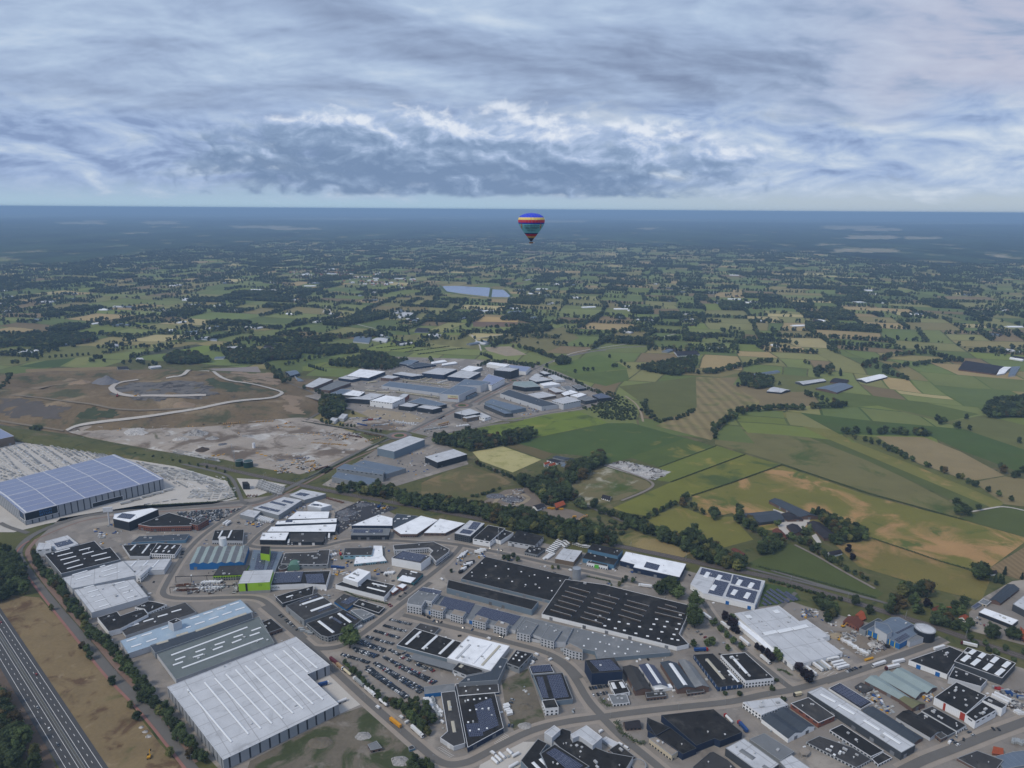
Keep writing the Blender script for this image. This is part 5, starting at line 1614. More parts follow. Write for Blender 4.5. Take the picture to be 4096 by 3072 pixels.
bld(W_,'sprawling pale roofed depot with trailers docked at its end','H',[(1265,754),(1705,636),(1520,506),(1592,490),(1386,345),(1320,360),(1140,222),(748,290)],48,'lg','wh','w',mode='h',vents=14,sk=[(1005,475,1120,450,6.0),(1130,455,1255,428,6.0),(1262,430,1390,400,6.0),(850,324,895,318,7.0),(1095,280,1140,272,7.0)])
bld('annex','low white canopy wing along the pale roofed depot','H',[(1092,650),(1112,604),(790,352),(752,368)],26,'wt','wh','w',h=5.5,mode='',vents=0)
bld(W_,'black flat hall with navy walls at the cream office','H',[(412,1458),(572,1396),(622,1416),(816,1342),(562,1138),(100,1190)],70,'dk','nv','d',mode='',vents=2)
bld(W_,'lower black roof tucked beside the navy walled hall','H',[(290,1534),(412,1482),(186,1306),(-20,1330),(110,1410)],40,'dk','nv','d',h=7.5,mode='',vents=1)
bld(W_,'dark grey side roof stepping down behind the cottage','F',[(1600,1372),(1730,1300),(1525,1212),(1520,1250)],30,'dk','nv','d',h=8.5,mode='',vents=0)
bld('office_building','cream two storey office with dark window bays','F',[(1742,1546),(1812,1502),(1622,1376),(1540,1396)],58,'bg','cr','g',mode='o',vents=3)
bld(W_,'white trapezoid building with slit windows','H',[(985,1188),(1219,1096),(1146,1036),(822,1076)],56,'lg','wh','w',mode='o',vents=3)
multi(W_,'white gabled double hall with charcoal roofs','H',[(1222,1402),(1456,1292),(1212,1126),(986,1224)],38,2,3.2,'md','wh')
bld(W_,'grey roofed hall with a dark red gable end','H',[(1492,1258),(1636,1196),(1402,1032),(1246,1086)],54,'dg','br','w',mode='s',vents=3)
bld(W_,'very long grey roofed hall with white rooflights and dark walls','J',[(850,1356),(1006,1270),(-36,619),(-194,682)],95,'lg','dg','g',mode='h',sk=[(430,998,610,1110,3.6),(650,1140,840,1260,3.6),(150,828,330,932,3.6),(-50,710,118,798,3.6)],vents=2)
bld(W_,'white hall wholly covered in solar panels beside the very long hall','J',[(400,872),(526,796),(166,580),(40,640)],28,'dk','wh','w',mode='',so=[((70,640),(165,592),(505,795),(400,855),1),((395,850),(500,792),(165,595),(70,645),20)],vents=0)
gbl(W_,'charcoal gabled long shed running beside the very long hall','J',(985,1256),(422,896),(482,852),(1040,1206),34,2.0,'md','bb')
gbl(W_,'black gabled shed with a pale verge facing the street','J',(1170,1186),(792,962),(870,900),(1242,1126),46,2.4,'dk','wg')
bld(W_,'dark flat hall with pale teal gutter','J',[(1466,1118),(1572,1052),(1192,840),(1072,890)],46,'dk','wh','g',mode='o',vents=6)
bld(W_,'dark flat hall between the pale verge shed and the teal gutter','J',[(1366,1172),(1456,1122),(1076,904),(1002,946)],36,'dk','mg','g',mode='s',vents=5)
bld('annex','small brick annex at the street end of the black gabled shed','J',[(1288,1206),(1362,1170),(1290,1120),(1226,1156)],48,'dg','bb','g',mode='o',vents=1)
for i,(a,b_,c,d_,lb) in enumerate([((826,762),(446,560),(512,506),(888,730),'pale green gabled shed, nearest the small brick lodge'),((1004,752),(602,520),(662,460),(1058,690),'pale green gabled shed, middle one of three'),((1132,692),(746,470),(806,420),(1192,636),'pale green gabled shed, next to the white and blue hall')]):
 gbl('brick_shed',lb,'J',a,b_,c,d_,40,2.6,'gm','bb',cat='shed')
gbl('open_shed','olive roofed open shed at the end of a pale green shed','J',(972,862),(828,764),(888,732),(1048,812),50,2.6,'ol','bb',cat='shed')
bld('brick_house','small flat roofed brick lodge in the shed yard','J',[(432,692),(536,642),(402,576),(330,620)],28,'dg','bb','d',mode='o',vents=2,cat='lodge')
PLANT = bld(W_,'white walled plant with black roof and two red wall stripes','J',[(1566,926),(1792,722),(1462,570),(1215,742)],92,'dk','wh','w',mode='',vents=10)
bld(W_,'white walled front block with a black roof and a stair hatch','J',[(1672,1012),(1908,882),(1746,790),(1560,932)],92,'dk','wh','w',mode='s',vents=4)
bld(W_,'white end block beside the scrap bins','J',[(1972,868),(2022,826),(1824,725),(1748,772)],96,'dk','wh','w',mode='',vents=1)
bld(W_,'grey walled black hall with two lines of white rooflights near the rails','J',[(1970,526),(2121,362),(1862,258),(1842,270),(1586,184),(1436,340)],90,'dk','dg','w',mode='',sk=[(1525,342,1600,280,4.4),(1637,384,1712,322,4.4),(1772,440,1848,374,4.4),(1905,496,1982,430,4.4),(1610,262,1662,220,4.4),(1720,302,1770,258,4.4),(1855,355,1915,300,4.4),(1985,408,2048,352,4.4)])
bld(W_,'black roofed white hall with blue doors beside the trailers','J',[(932,328),(1362,490),(1436,372),(1548,242),(1386,175)],60,'dk','wh','w',mode='h',door='b',vents=7)
bld('annex','low black roof between the rooflit hall and the red striped plant','J',[(1372,520),(1738,622),(1804,546),(1440,400)],40,'dk','wg','w',h=8,mode='',vents=4)
bld(W_,'black roofed low hall in front of the very long hall','J',[(512,1402),(652,1336),(192,1040),(50,1106)],36,'dk','wg','w',mode='o',vents=3)
bld(W_,'charcoal hall with pale rooflights and a cluster of roof vents','J',[(350,1524),(518,1432),(312,1300),(-60,1170),(-210,1240)],34,'dg','wg','g',mode='o',vents=6,sk=[(10,1315,35,1328,2.4),(90,1375,118,1390,2.4),(160,1340,185,1355,2.4),(60,1285,90,1298,2.4)])
bld('annex','small black flat annex with pale fascia by the street','J',[(592,1492),(746,1412),(642,1350),(516,1422)],30,'dk','wg','w',mode='o',vents=2)
bld(W_,'black roofed hall beside the ribbed grey glass roof','J',[(1842,1620),(1984,1440),(1692,1332),(1466,1416)],40,'dg','bb','g',mode='',vents=2)
bld('workshop','workshop with ribbed grey glass roof beside the red roofed house','J',[(1990,1540),(2300,1480),(2300,1320),(2092,1345),(1880,1400)],30,'mt','gb','g',mode='',vents=0)
bld(W_,'pale roofed hall with a long roof hatch and dark walls','H',[(1002,1722),(1142,1622),(830,1394),(668,1480)],80,'lg','dg','g',mode='',vents=3,sk=[(800,1500,920,1580,5.0,ROOF['gr']),(1000,1640,1090,1700,4.0,ROOF['gr'])])
bld(W_,'grey patched roof hall right behind the long roof hatch','H',[(1152,1592),(1278,1512),(1012,1350),(880,1402)],40,'gr','mg','g',mode='',vents=2)
bld(W_,'pale stained roof beyond the grey patched roof','H',[(1300,1762),(1424,1662),(1252,1540),(1146,1600)],40,'lg','mg','g',mode='',vents=1)
bld(W_,'dark many sided roof with a red trim strip','H',[(380,1650),(620,1780),(800,1700),(690,1590),(562,1516),(530,1522)],40,'dg','gb','d',mode='',vents=2)
bld(W_,'black roofed factory body dotted with vents between pale blocks','F',[(1040,1762),(1330,1680),(1400,1560),(1180,1520),(852,1390),(850,1330),(772,1306),(662,1390)],60,'dk','wg','g',h=9.5,mode='',vents=12)
bld('factory_block','pale roofed block standing proud of the black factory','F',[(1042,1458),(1126,1386),(986,1280),(846,1360),(866,1396),(922,1372)],70,'lg','wg','w',h=14,mode='',vents=1,cat='factory')
bld('factory_block','small pale roofed block at the corner of the black factory','F',[(682,1388),(756,1320),(701,1280),(614,1342)],60,'lg','wg','w',h=14.5,mode='',vents=0,cat='factory')
bld(W_,'solar tiled factory wing with white barrel rooflights','F',[(700,1800),(1012,1642),(706,1446),(580,1530)],60,'dk','gb','g',h=10.5,mode='',so=[((640,1525),(710,1480),(960,1640),(880,1690),1),((960,1640),(880,1690),(630,1530),(705,1482),22)],vents=2)
bld(W_,'dark factory wing with two white barrel rooflights','F',[(560,1760),(700,1700),(575,1530),(640,1440),(556,1398),(405,1592)],50,'dk','gb','g',h=8.5,mode='',sk=[(510,1610,600,1700,3.0),(575,1580,690,1690,3.0)],vents=0)
bld('workshop','low brown roofed wing with a glass lean-to','F',[(1330,1600),(1415,1555),(1270,1440),(1180,1500)],36,'dk','bb','g',mode='',vents=2,cat='annex')
bld('annex','glass roofed lean-to beside the pale block','F',[(1225,1478),(1276,1440),(1160,1380),(1122,1402)],30,'lg','wg','w',mode='',vents=1)
drum('silo','short white tank beside the round brick tank','F',1318,1625,40,22,WALL['wh'],M_RIMW,'tank',M_RIMW)
drum('storage_tank','round brick tank with a beige flat top','F',1446,1628,34,66,WALL['bb'],ROOF['bg'],'tank',M_RIMG)
bld(W_,'narrow charcoal hall with two cream rooflights and a blue back end','D',[(1802,1468),(1904,1438),(1814,975),(1690,990),(1748,1332),(1682,1390)],46,'dg','wg','w',mode='h',door='w',sk=[(1772,1152,1758,1066,3.2,Wb),(1810,1345,1792,1246,3.2,Wb)],vents=1)
bld(W_,'ribbed grey roof with blue walls next to the car rows','D',[(1546,1002),(1690,985),(1812,972),(1808,910),(1540,940)],44,'gr','bl','g',mode='h',door='w',vents=1)
bld(W_,'black hall with a ragged field of solar panels and dome rooflights','D',[(1926,1476),(2244,1302),(2166,992),(1840,1020)],54,'dk','nv','w',mode='h',so=[((1935,1385),(2065,1375),(2040,1240),(1905,1270),8),((2050,1350),(2205,1280),(2160,1090),(1990,1100),12)],sk=[(x - 10,y,x + 8,y,2.2) for x,y in [(1930,1060),(1984,1054),(2036,1048),(2090,1042),(1948,1150),(2004,1143),(2058,1137),(2112,1132),(1932,1255),(1948,1330),(2026,1320),(2098,1310)]],vents=4)
bld(W_,'dark flat hall with five small dome rooflights','D',[(1842,1018),(2205,988),(2190,880),(1820,912)],26,'dg','nv','w',mode='',sk=[(x - 8,y,x + 8,y,2.2) for x,y in [(1902,935),(2006,925),(1912,980),(2016,968),(2122,958)]],vents=0)
MILL = bld('factory','blue and yellow feed mill with metal roofs','I',[(832,702),(1046,582),(986,486),(822,405),(742,404),(468,540)],70,'mt','bl','g',mode='',so=[((770,655),(890,585),(925,605),(820,695),3),((780,580),(960,490),(985,500),(810,592),2)],vents=2)
bld('hopper','grey box hopper on the roof of the blue and yellow mill','I',[(692,600),(748,565),(700,488),(556,448),(560,520)],60,'mt','wg','g',h=14,mode='',vents=0,cat='hopper')
bld('annex','grey block annex between the mill and the dark round tank','I',[(946,684),(1096,634),(1008,596),(916,662)],66,'gr','wg','g',mode='h',vents=0)
bld(W_,'slate grey lean-to roof between the cottage and the blue and yellow mill','I',[(452,558),(640,440),(590,416),(382,530)],40,'md','mg','g',h=8,mode='',vents=0)
drum('storage_tank','wide dark round tank with a pale speckled top','I',1094,532,108,104,WALL['bk'],ROOF['lg'],'tank',M_RIMG)
bld(W_,'white roofed hall with a glass black front beyond the rails','O',[(2000,1336),(2112,1250),(1512,1034),(1408,1106)],80,'wt','bk','w',mode='s',vents=3)
gbl('brick_barn','long slate roofed brick barn beyond the rails','O',(1792,950),(2126,692),(2030,614),(1700,886),46,3.0,'md','bb',cat='barn')
bld('carport','small grey flat roofed carport below the long brick barn','O',[(1545,982),(1632,912),(1482,865),(1396,930)],44,'gr','cr','w',mode='o',vents=0,cat='shed')
bld('lean_to','low solar roofed lean-to beside the carport','O',[(1345,1040),(1460,965),(1385,930),(1270,1010)],30,'sd','mg','g',mode='',vents=0,cat='shed')
bld(W_,'dark hall with pale roof behind the boats and trucks beyond the rails','O',[(2014,962),(2240,1080),(2420,1010),(2300,760),(2180,830)],130,'lg','dg','g',mode='',vents=1)
gbl('brick_house','house with long red tile roof beside the glass fronted hall','O',(2130,1530),(2320,1660),(2360,1580),(2150,1400),60,3.5,'tr','br',cat='house',mode='o')

def panels(e,k,a,b_,spans,z0,m_):
 """coloured wall panels let into the wall that runs from roof pixel a to b"""
 A,B_ = G(k,*a,e['h']),G(k,*b_,e['h'])
 for t0,t1 in spans: wall_sign(e,A.lerp(B_,t0),A.lerp(B_,t1),z0,e['h'] - .6,m_)

panels(PLANT,'J',(1215,742),(1566,926),((.31,.38),(.84,.99)),1.0,mat('panel_red',(0.36,0.045,0.025),0.6,0.05))
panels(GOFF,'E',(1652,552),(1838,588),((.38,.58),),0.3,mat('panel_green',(0.10,0.42,0.05),0.6,0.05))
panels(MILL,'I',(468,540),(832,702),[(t,t + .022) for t in (.01,.17,.34,.52,.70,.85)],0.3,mat('panel_yellow',(0.62,0.50,0.08),0.6,0.05))
gbl('brick_house','cottage with big brown tile roof beside the demolition yard','I',(370,540),(430,470),(350,400),(290,465),25,4.0,'tb','br',cat='house',mode='o')
gbl('brick_house','red roofed wing of the cottage at the demolition yard','I',(455,420),(400,448),(372,392),(430,352),25,3.0,'tr','br',cat='house',mode='o')
gbl('brick_house','white gabled house with red roof among trees by the rails','I',(1565,445),(1590,400),(1555,372),(1530,405),25,3.0,'tr','wh',cat='house',mode='o')
gbl('brick_house','dark red roofed house in the trees below the ripe field','I',(1250,330),(1320,300),(1285,270),(1225,295),20,3.0,'tb','br',cat='house',mode='o')
gbl('brick_house','low red roofed barn in the trees below the ripe field','I',(1360,335),(1430,330),(1415,290),(1350,295),20,2.5,'tr','br',cat='house',mode='o')
gbl('brick_house','small cottage with brown roof, round bushes and a lawn at the junction','F',(1335,1310),(1470,1300),(1455,1240),(1325,1255),24,3.5,'td','bb',cat='house',mode='o')
gbl('brick_house','red hipped bungalow beside the ribbed glass roof','J',(1860,1362),(1980,1380),(1975,1310),(1880,1290),25,3.5,'tr','br',cat='house',mode='o')
gbl('farmhouse','long farmhouse with red tile roof behind yellow containers','N',(898,918),(1000,878),(975,838),(882,868),30,4.0,'tr','bb',cat='farmhouse',mode='o')
gbl('barn','white sided black roofed shed beside the red roofed farmhouse','N',(690,935),(778,900),(755,872),(665,902),24,2.0,'td','wh',cat='barn')
gbl('farmhouse','white cottage with bright orange roof beside the pale stubble','N',(770,442),(830,420),(820,402),(765,418),24,3.0,'tr','wh',cat='farmhouse',mode='o')
gbl('farmhouse','white cottage with bright orange roof beside the round garden tree','N',(825,462),(895,435),(880,414),(815,438),24,3.0,'tr','wh',cat='farmhouse',mode='o')
gbl('barn','black roofed white barn behind the orange roofed pair','N',(905,420),(795,388),(840,372),(950,402),22,2.0,'td','wh',cat='barn')
gbl('barn','long grey roofed barn at the head of the dark green field','N',(985,385),(860,355),(900,340),(1040,368),16,2.0,'md','mg',cat='barn')
gbl('barn','pale blue roofed open shed beside tall poplars','N',(1035,470),(950,450),(970,430),(1050,448),14,1.5,'mt','mg',cat='barn')
gbl('house','dark roofed bungalow alone on the gravel field','N',(1400,805),(1490,830),(1500,790),(1415,770),18,3.5,'td','wh',cat='house',mode='o')
gbl('barn','long dark solar roofed cattle barn at the farm among stubble','G',(1548,372),(1275,228),(1326,205),(1632,352),26,3.5,'md','bb',cat='barn')
gbl('barn','wide slate blue roofed barn at the farm among stubble','G',(1192,422),(1412,392),(1372,335),(1100,366),26,3.5,'md','dg',cat='barn')
gbl('barn','dark weathered barn beside the white sludge basin','G',(1762,562),(1612,422),(1668,405),(1840,546),20,3.0,'td','bb',cat='barn')
gbl('barn','low dark shed squeezed between the two long barns','G',(1440,400),(1370,345),(1440,330),(1510,385),16,2.5,'td','bb',cat='barn')
gbl('farmhouse','old farmhouse with a red and dark roof under trees','G',(1345,535),(1305,490),(1345,468),(1395,520),22,4.0,'tb','br',cat='farmhouse',mode='o')
gbl('barn','small dark barn on the cobbled farmyard','G',(1490,520),(1430,450),(1480,430),(1545,500),20,3.0,'td','bb',cat='barn')
gbl('barn','collapsed brown barn in the wood edge by the rails','G',(1035,720),(940,655),(965,645),(1050,700),10,1.5,'tb','bb',cat='barn')
gbl('villa','dark hipped villa in a garden beside the maize plot','G',(1815,720),(1925,690),(1905,660),(1805,680),14,4.0,'td','wh',cat='villa',mode='o')
gbl('house','slate roofed house under the great tree at the stubble corner','O',(1640,430),(1735,420),(1715,360),(1620,375),30,4.0,'td','wh',cat='house',mode='o')
gbl('barn','blue metal roofed farm shed below the landfill road','K',(195,322),(310,296),(280,262),(160,288),30,3.0,'mt','bk',cat='barn')
gbl('barn','small grey shed beside the blue metal farm shed','K',(300,392),(360,382),(320,362),(265,350),10,1.5,'mt','wg',cat='barn')
for k,a,b_,c,d_,r,w,lb in [
 ('P',(800,135),(940,112),(925,105),(780,128),'mt','wg','long pale blue roofed barn beside the ploughed strip'),
 ('P',(1060,180),(1180,160),(1165,150),(1040,168),'lg','dg','long pale roofed pig barn, nearest the tall oaks'),
 ('P',(1390,168),(1500,140),(1480,128),(1365,155),'wt','dg','long white roofed pig barn on the green slope'),
 ('P',(1235,222),(1320,190),(1285,175),(1180,205),'mt','bb','broad grey roofed barn at the edge of the hedge'),
 ('P',(870,215),(945,222),(970,210),(890,198),'lg','bk','dark barn with crossed pale roofs under trees'),
 ('P',(1870,100),(2060,125),(2085,100),(1890,72),'td','bb','very long dark roofed stable on the far green'),
 ('P',(2070,128),(2110,122),(2130,100),(2085,102),'wt','wg','small white roofed stable beside the very long dark one'),
 ('P',(2130,135),(2165,130),(2180,102),(2140,105),'mt','wg','grey roofed stable beyond the small white one'),
 ('P',(405,30),(520,22),(510,8),(395,14),'td','wg','dark farm shed behind the brown ploughed field'),
 ('P',(1200,165),(1280,175),(1290,160),(1215,150),'td','bb','small dark barn between the pale pig barns'),
 ('M',(1110,225),(1190,215),(1180,205),(1100,212),'lg','wg','pale sheds below the row of poplars'),
 ('M',(1580,155),(1650,152),(1660,140),(1590,142),'mt','wh','white farm hall behind the landfill'),
 ('M',(870,235),(950,232),(940,215),(865,218),'td','wg','dark farm sheds on the sandy strip behind the landfill'),
 ('M',(1000,165),(1060,160),(1050,150),(1010,150),'lg','wg','pale roofed barn among the poplars'),
 ('M',(1470,8),(1600,20),(1600,10),(1475,0),'mt','wg','long blue grey barn at the far field corner'),
 ('M',(1940,70),(2080,75),(2090,55),(1960,50),'td','mg','dark roofed yard shed at the far hedge'),
 ('S',(650,340),(750,350),(760,325),(660,318),'mt','wg','grey roofed stable in the nursery farm'),
 ('S',(770,330),(860,345),(870,330),(800,318),'lg','wg','pale roofed stable in the nursery farm'),
 ('S',(1040,280),(1125,282),(1130,265),(1050,262),'td','mg','dark flat barn on the pasture edge'),
 ('S',(90,375),(210,382),(215,362),(110,358),'td','mg','dark roofed stable complex by the hedge wood'),
 ('S',(1150,105),(1220,102),(1215,94),(1150,96),'mt','wg','slim blue grey barn below the reservoir'),
 ('S',(925,188),(1030,180),(1040,165),(950,165),'lg','wg','pale farm cluster on the wide stubble'),
 ('S',(1620,170),(1720,168),(1715,152),(1630,156),'mt','mg','blue grey shed beside the orange plot'),
 ('L',(70,152),(245,128),(215,110),(70,132),'wt','wg','white plastic tunnel greenhouse beside the low navy hall'),
 ('L',(185,170),(360,145),(330,128),(190,152),'wt','wg','white plastic tunnel greenhouse beside the sandy yard')]:
 gbl('greenhouse' if 'greenhouse' in lb else 'barn',lb,k,a,b_,c,d_,0,3.0,r,w,h=4.5,mode='')

for a in [
 ('dark framed grey roofed unit row beside the white curved showroom','K',[(540,478),(688,504),(958,416),(780,390)],45,'gr','bb','g','o'),
 ('dark framed grey roofed unit row beside the landfill lane','K',[(360,428),(482,462),(736,386),(560,362)],42,'lg','bb','g','o'),
 ('navy hall with low pale roof joined to the white roofed hall','K',[(800,352),(972,374),(1076,350),(906,322)],40,'lg','nv','w',''),
 ('navy walled hall with a big white striped roof','K',[(905,326),(1180,352),(1395,272),(1070,240)],46,'wt','nv','w','s'),
 ('white curved front showroom with solar roof','K',[(695,544),(832,572),(966,502),(842,490)],40,'mt','wh','w','s'),
 ('cream roofed hall beside the white curved showroom','K',[(852,565),(1062,584),(1136,530),(982,505)],36,'wt','dg','w',''),
 ('long black walled hall with pale roof at the mown plot','K',[(885,608),(1206,632),(1390,562),(1200,540),(1100,582)],62,'lg','bk','d',''),
 ('white and black showroom with pale roof at the mown plot','K',[(1200,638),(1482,672),(1642,602),(1400,570)],76,'wt','wh','d','hs'),
 ('dark red brick cube behind the white and black showroom','K',[(1552,592),(1640,604),(1696,556),(1620,548)],62,'lg','br','g',''),
 ('small garage with red doors in the coach depot','K',[(1336,350),(1482,360),(1576,336),(1420,314)],40,'lg','bb','g','h'),
 ('long navy hall with pale roof behind the coach depot','K',[(1486,298),(1732,334),(1880,316),(1602,275)],46,'lg','nv','w','h'),
 ('wide navy hall with beige end behind the coach depot','K',[(1856,290),(2132,314),(2300,242),(2050,224)],62,'lg','nv','w',''),
 ('dark hall with solar strips behind the hedges','K',[(1556,168),(1700,188),(1816,132),(1692,120)],26,'mt','nv','w',''),
 ('low navy hall with white rooflight strips behind the hedges','K',[(1662,190),(1752,220),(2036,182),(1852,154)],28,'md','nv','w',''),
 ('very long blue roofed coach hall with a row of vans before it','K',[(1345,452),(2076,546),(2232,492),(1452,395)],38,'mt','wg','w','h'),
 ('grey coach company hall with slanted dark end wall','L',[(342,388),(616,392),(721,350),(442,320)],82,'mt','wg','w',''),
 ('white hall with a solar roof at the third roundabout','L',[(622,352),(736,388),(882,312),(702,265)],68,'sl','wh','w','s'),
 ('navy hall with broad pale roof at the heart of the north estate','L',[(246,292),(482,314),(616,246),(392,225)],50,'lg','nv','w',''),
 ('pale roofed hall with solar corner behind the navy hall','L',[(392,218),(512,238),(636,190),(482,172)],36,'wt','mg','w',''),
 ('white windowless hall at the back hedge','L',[(680,152),(882,186),(942,160),(720,132)],40,'wt','wh','w',''),
 ('dark glass showroom with white swoosh facade','L',[(762,222),(946,238),(1040,206),(852,185)],88,'lg','bk','d','s'),
 ('white and black hall with solar roof by the through road','L',[(1046,232),(1116,238),(1168,186),(942,165),(932,188)],42,'sl','wh','w',''),
 ('small anthracite unit with pale roof near the through road','L',[(1266,244),(1322,268),(1392,260),(1312,228)],30,'lg','bk','g',''),
 ('low dark unit with pale roof, between two anthracite units','L',[(1192,278),(1226,302),(1306,282),(1236,255)],26,'lg','bk','g',''),
 ('wedge roofed black unit group near the through road','L',[(1150,322),(1230,350),(1412,328),(1302,298),(1190,285)],30,'lg','bk','w','o'),
 ('white unit with slanted roof beside the wedge units','L',[(1362,284),(1442,334),(1550,326),(1432,272)],28,'lg','wh','w','o'),
 ('white windowless unit with rounded pale roof','L',[(1268,372),(1312,398),(1500,376),(1402,348)],30,'wt','wh','w',''),
 ('black hall with pale green fan shaped roof','L',[(968,388),(1106,414),(1276,402),(1182,342),(986,350)],50,'gm','bk','w',''),
 ('row of dark small units with pale roof, nearest the white unit','L',[(1362,428),(1442,468),(1562,458),(1422,410)],26,'lg','bb','w','o'),
 ('row of white framed small units with grey roof','L',[(1502,402),(1562,442),(1662,432),(1592,395)],28,'gr','wh','w','o'),
 ('dark boxy unit pair with grey roofs at the estate rim','L',[(1626,394),(1692,430),(1786,418),(1702,380)],32,'gr','bk','w','o'),
 ('wooden fronted unit with white roof','L',[(1506,476),(1542,504),(1696,468),(1612,440)],32,'wt','bn','w','o'),
 ('pale sheet roofed unit behind the grey end hall','L',[(1606,498),(1692,524),(1786,492),(1722,470)],28,'wt','wg','w',''),
 ('grey hall with slanted eaves next to the open solar shed','L',[(1682,534),(1772,566),(1902,542),(1792,505)],42,'gr','dg','g','s'),
 ('open steel shed with solar roof at the wild plot','L',[(1852,498),(1926,536),(2066,522),(1952,475)],44,'sd','bk','g',''),
 ('grey four square hall with roof plant and slit windows','L',[(1402,558),(1532,594),(1722,556),(1572,510)],70,'lg','wg','w','s'),
 ('very long grey hall with dark roof and pale seams','L',[(1290,628),(1472,602),(932,435),(832,482)],50,'md','wg','w','h'),
 ('cream roofed unit row hidden behind the very long grey hall','L',[(1130,490),(1262,534),(1452,502),(1302,460)],32,'lg','bn','w','o'),
 ('blue grey hall with a lower side aisle','L',[(952,668),(1117,638),(742,540),(660,574)],44,'mt','gb','g',''),
 ('side aisle roof of the blue grey hall','L',[(880,704),(975,700),(735,606),(652,608)],44,'mt','dg','d','s'),
 ('dark crane firm hall at the second roundabout','L',[(322,694),(447,724),(612,692),(492,645)],58,'lg','bk','g',''),
 ('beige front wing of the crane firm','L',[(416,744),(462,755),(606,728),(502,712)],46,'lg','bn','w','h'),
 ('white end wing of the crane firm with solar roof','L',[(600,740),(662,752),(728,735),(622,690),(580,712)],36,'lg','wh','w','s'),
 ('tall green grey block with a pale roof beside the roundabout','K',[(1292,1238),(1506,1282),(1892,1128),(1702,1085)],98,'lg','gb','w',''),
 ('black and white hall with pale roof above the brown field','L',[(135,1242),(466,1152),(316,1095),(0,1180)],74,'lg','bk','w','h'),
 ('tall grey steel hall with a clerestory band at the crossing','C',[(1840,106),(1852,72),(1500,10),(1428,50)],70,'mt','mg','g','s'),
 ('low stepped grey offices with white framed windows at the crossing','C',[(1752,204),(1812,148),(1436,80),(1386,126)],52,'mt','mg','g','h'),
 ('wide blue grey steel hall behind the crossing offices','K',[(1402,1570),(1656,1494),(1130,1390),(980,1442)],60,'mt','mg','g',''),
 ('black unit with white lettering and pale roof beside the sand lot','K',[(1558,702),(1722,722),(1822,690),(1668,662)],58,'lg','bk','g','o'),
 ('black unit with pale roof facing the cycle path and roundabout','K',[(1795,722),(1992,752),(2112,722),(1880,692)],62,'lg','bk','g','h'),
 ('dark hall with solar striped roof behind the black units','K',[(1680,655),(2050,712),(2172,682),(1850,600)],50,'mt','bk','w',''),
 ('white villa office with flat roofs beside the tree clump','K',[(795,855),(868,868),(922,812),(850,800)],44,'lg','wg','g','o'),
 ('low white wing of the villa office','K',[(690,880),(760,905),(800,862),(720,848)],36,'lg','wg','g','')]:
 bld('office_building' if ('office' in a[0] and 'wing' not in a[0]) else W_,a[0],a[1],a[2],a[3],a[4],a[5],a[6],mode=a[7],vents=2)
COACH = bld(W_,'grey coach company hall with a yellow and red sign board','L',[(162,484),(376,498),(571,412),(347,385)],84,'mt','wg','w',mode='')
_h = COACH['h']
_a,_b = G('L',162,484,_h),G('L',376,498,_h)
wall_sign(COACH,_a.lerp(_b,.42),_a.lerp(_b,.94),_h - 9.5,_h - 2.0,mat('sign_cream',(0.62,0.58,0.36),0.6,0.03),'ZEEMEN',M_TXTK,5.0,pos=.6)
wall_sign(COACH,_a.lerp(_b,.43),_a.lerp(_b,.93),_h - 11,_h - 9.6,mat('sign_red',(0.30,0.02,0.03),0.6,0.03))
bld('office_building','low dark glazed office wedge beside the coach company hall','L',[(436,505),(478,512),(576,466),(530,455)],40,'dg','gb','g',mode='s',vents=2)

def canopy(label,k,pts,h,roof):
 P = [G(k,x,y,h) for x,y in pts]
 c = sum(P,Vector((0,0,0))) / len(P)
 e = thing('canopy',label,'canopy',(c.x,c.y,0))
 q = [(p.x,p.y,h - .5) for p in P]
 if area2(q) < 0: q = q[::-1]
 mb = MB(); mb.prism(q,[(x,y,h) for x,y,_ in q],0,True)
 mb.obj('roof',[ROOF[roof]],e)
 for i in range(len(P)):
  a,b_ = P[i],P[(i + 1) % len(P)]
  for j in range(max(1,int((b_ - a).length / 14))):
   p = a.lerp(b_,(j + .1) / max(1,int((b_ - a).length / 14)))
   mb = MB(); mb.tube((p.x,p.y,0),(p.x,p.y,h - .4),.18,n=6)
   mb.obj('post',[M_STEEL],e)
 return e

canopy('weathered flat canopy on posts beside the dealer hall','D',[(1785,795),(1822,742),(1452,645),(1418,692)],5.5,'gr')
canopy('beige octagonal parasol roof in the yard','H',[(1320,1510),(1330,1490),(1375,1482),(1412,1500),(1414,1525),(1390,1545),(1345,1540)],4.0,'bg')

# ---------------------------------------------------------------- trees
SPEC = [('oak',(0.046,0.064,0.026),0.40),('maple',(0.066,0.092,0.032),0.42),('linden',(0.115,0.118,0.038),0.40),('copper_beech',(0.020,0.013,0.018),0.42),
  ('spruce',(0.032,0.050,0.026),0.22),('willow',(0.090,0.115,0.050),0.46),('shrub',(0.055,0.074,0.030),0.62),('autumn_oak',(0.080,0.060,0.024),0.42)]
M_BARK = mat('bark',(0.060,0.048,0.036),0.95,0.15,0.8)
M_LEAF = [mat('foliage_' + n_,c,0.85,0.10,0.25,0.12,1.2,0.15,attr='Col',objrand=0.9) for n_,c,_ in SPEC]

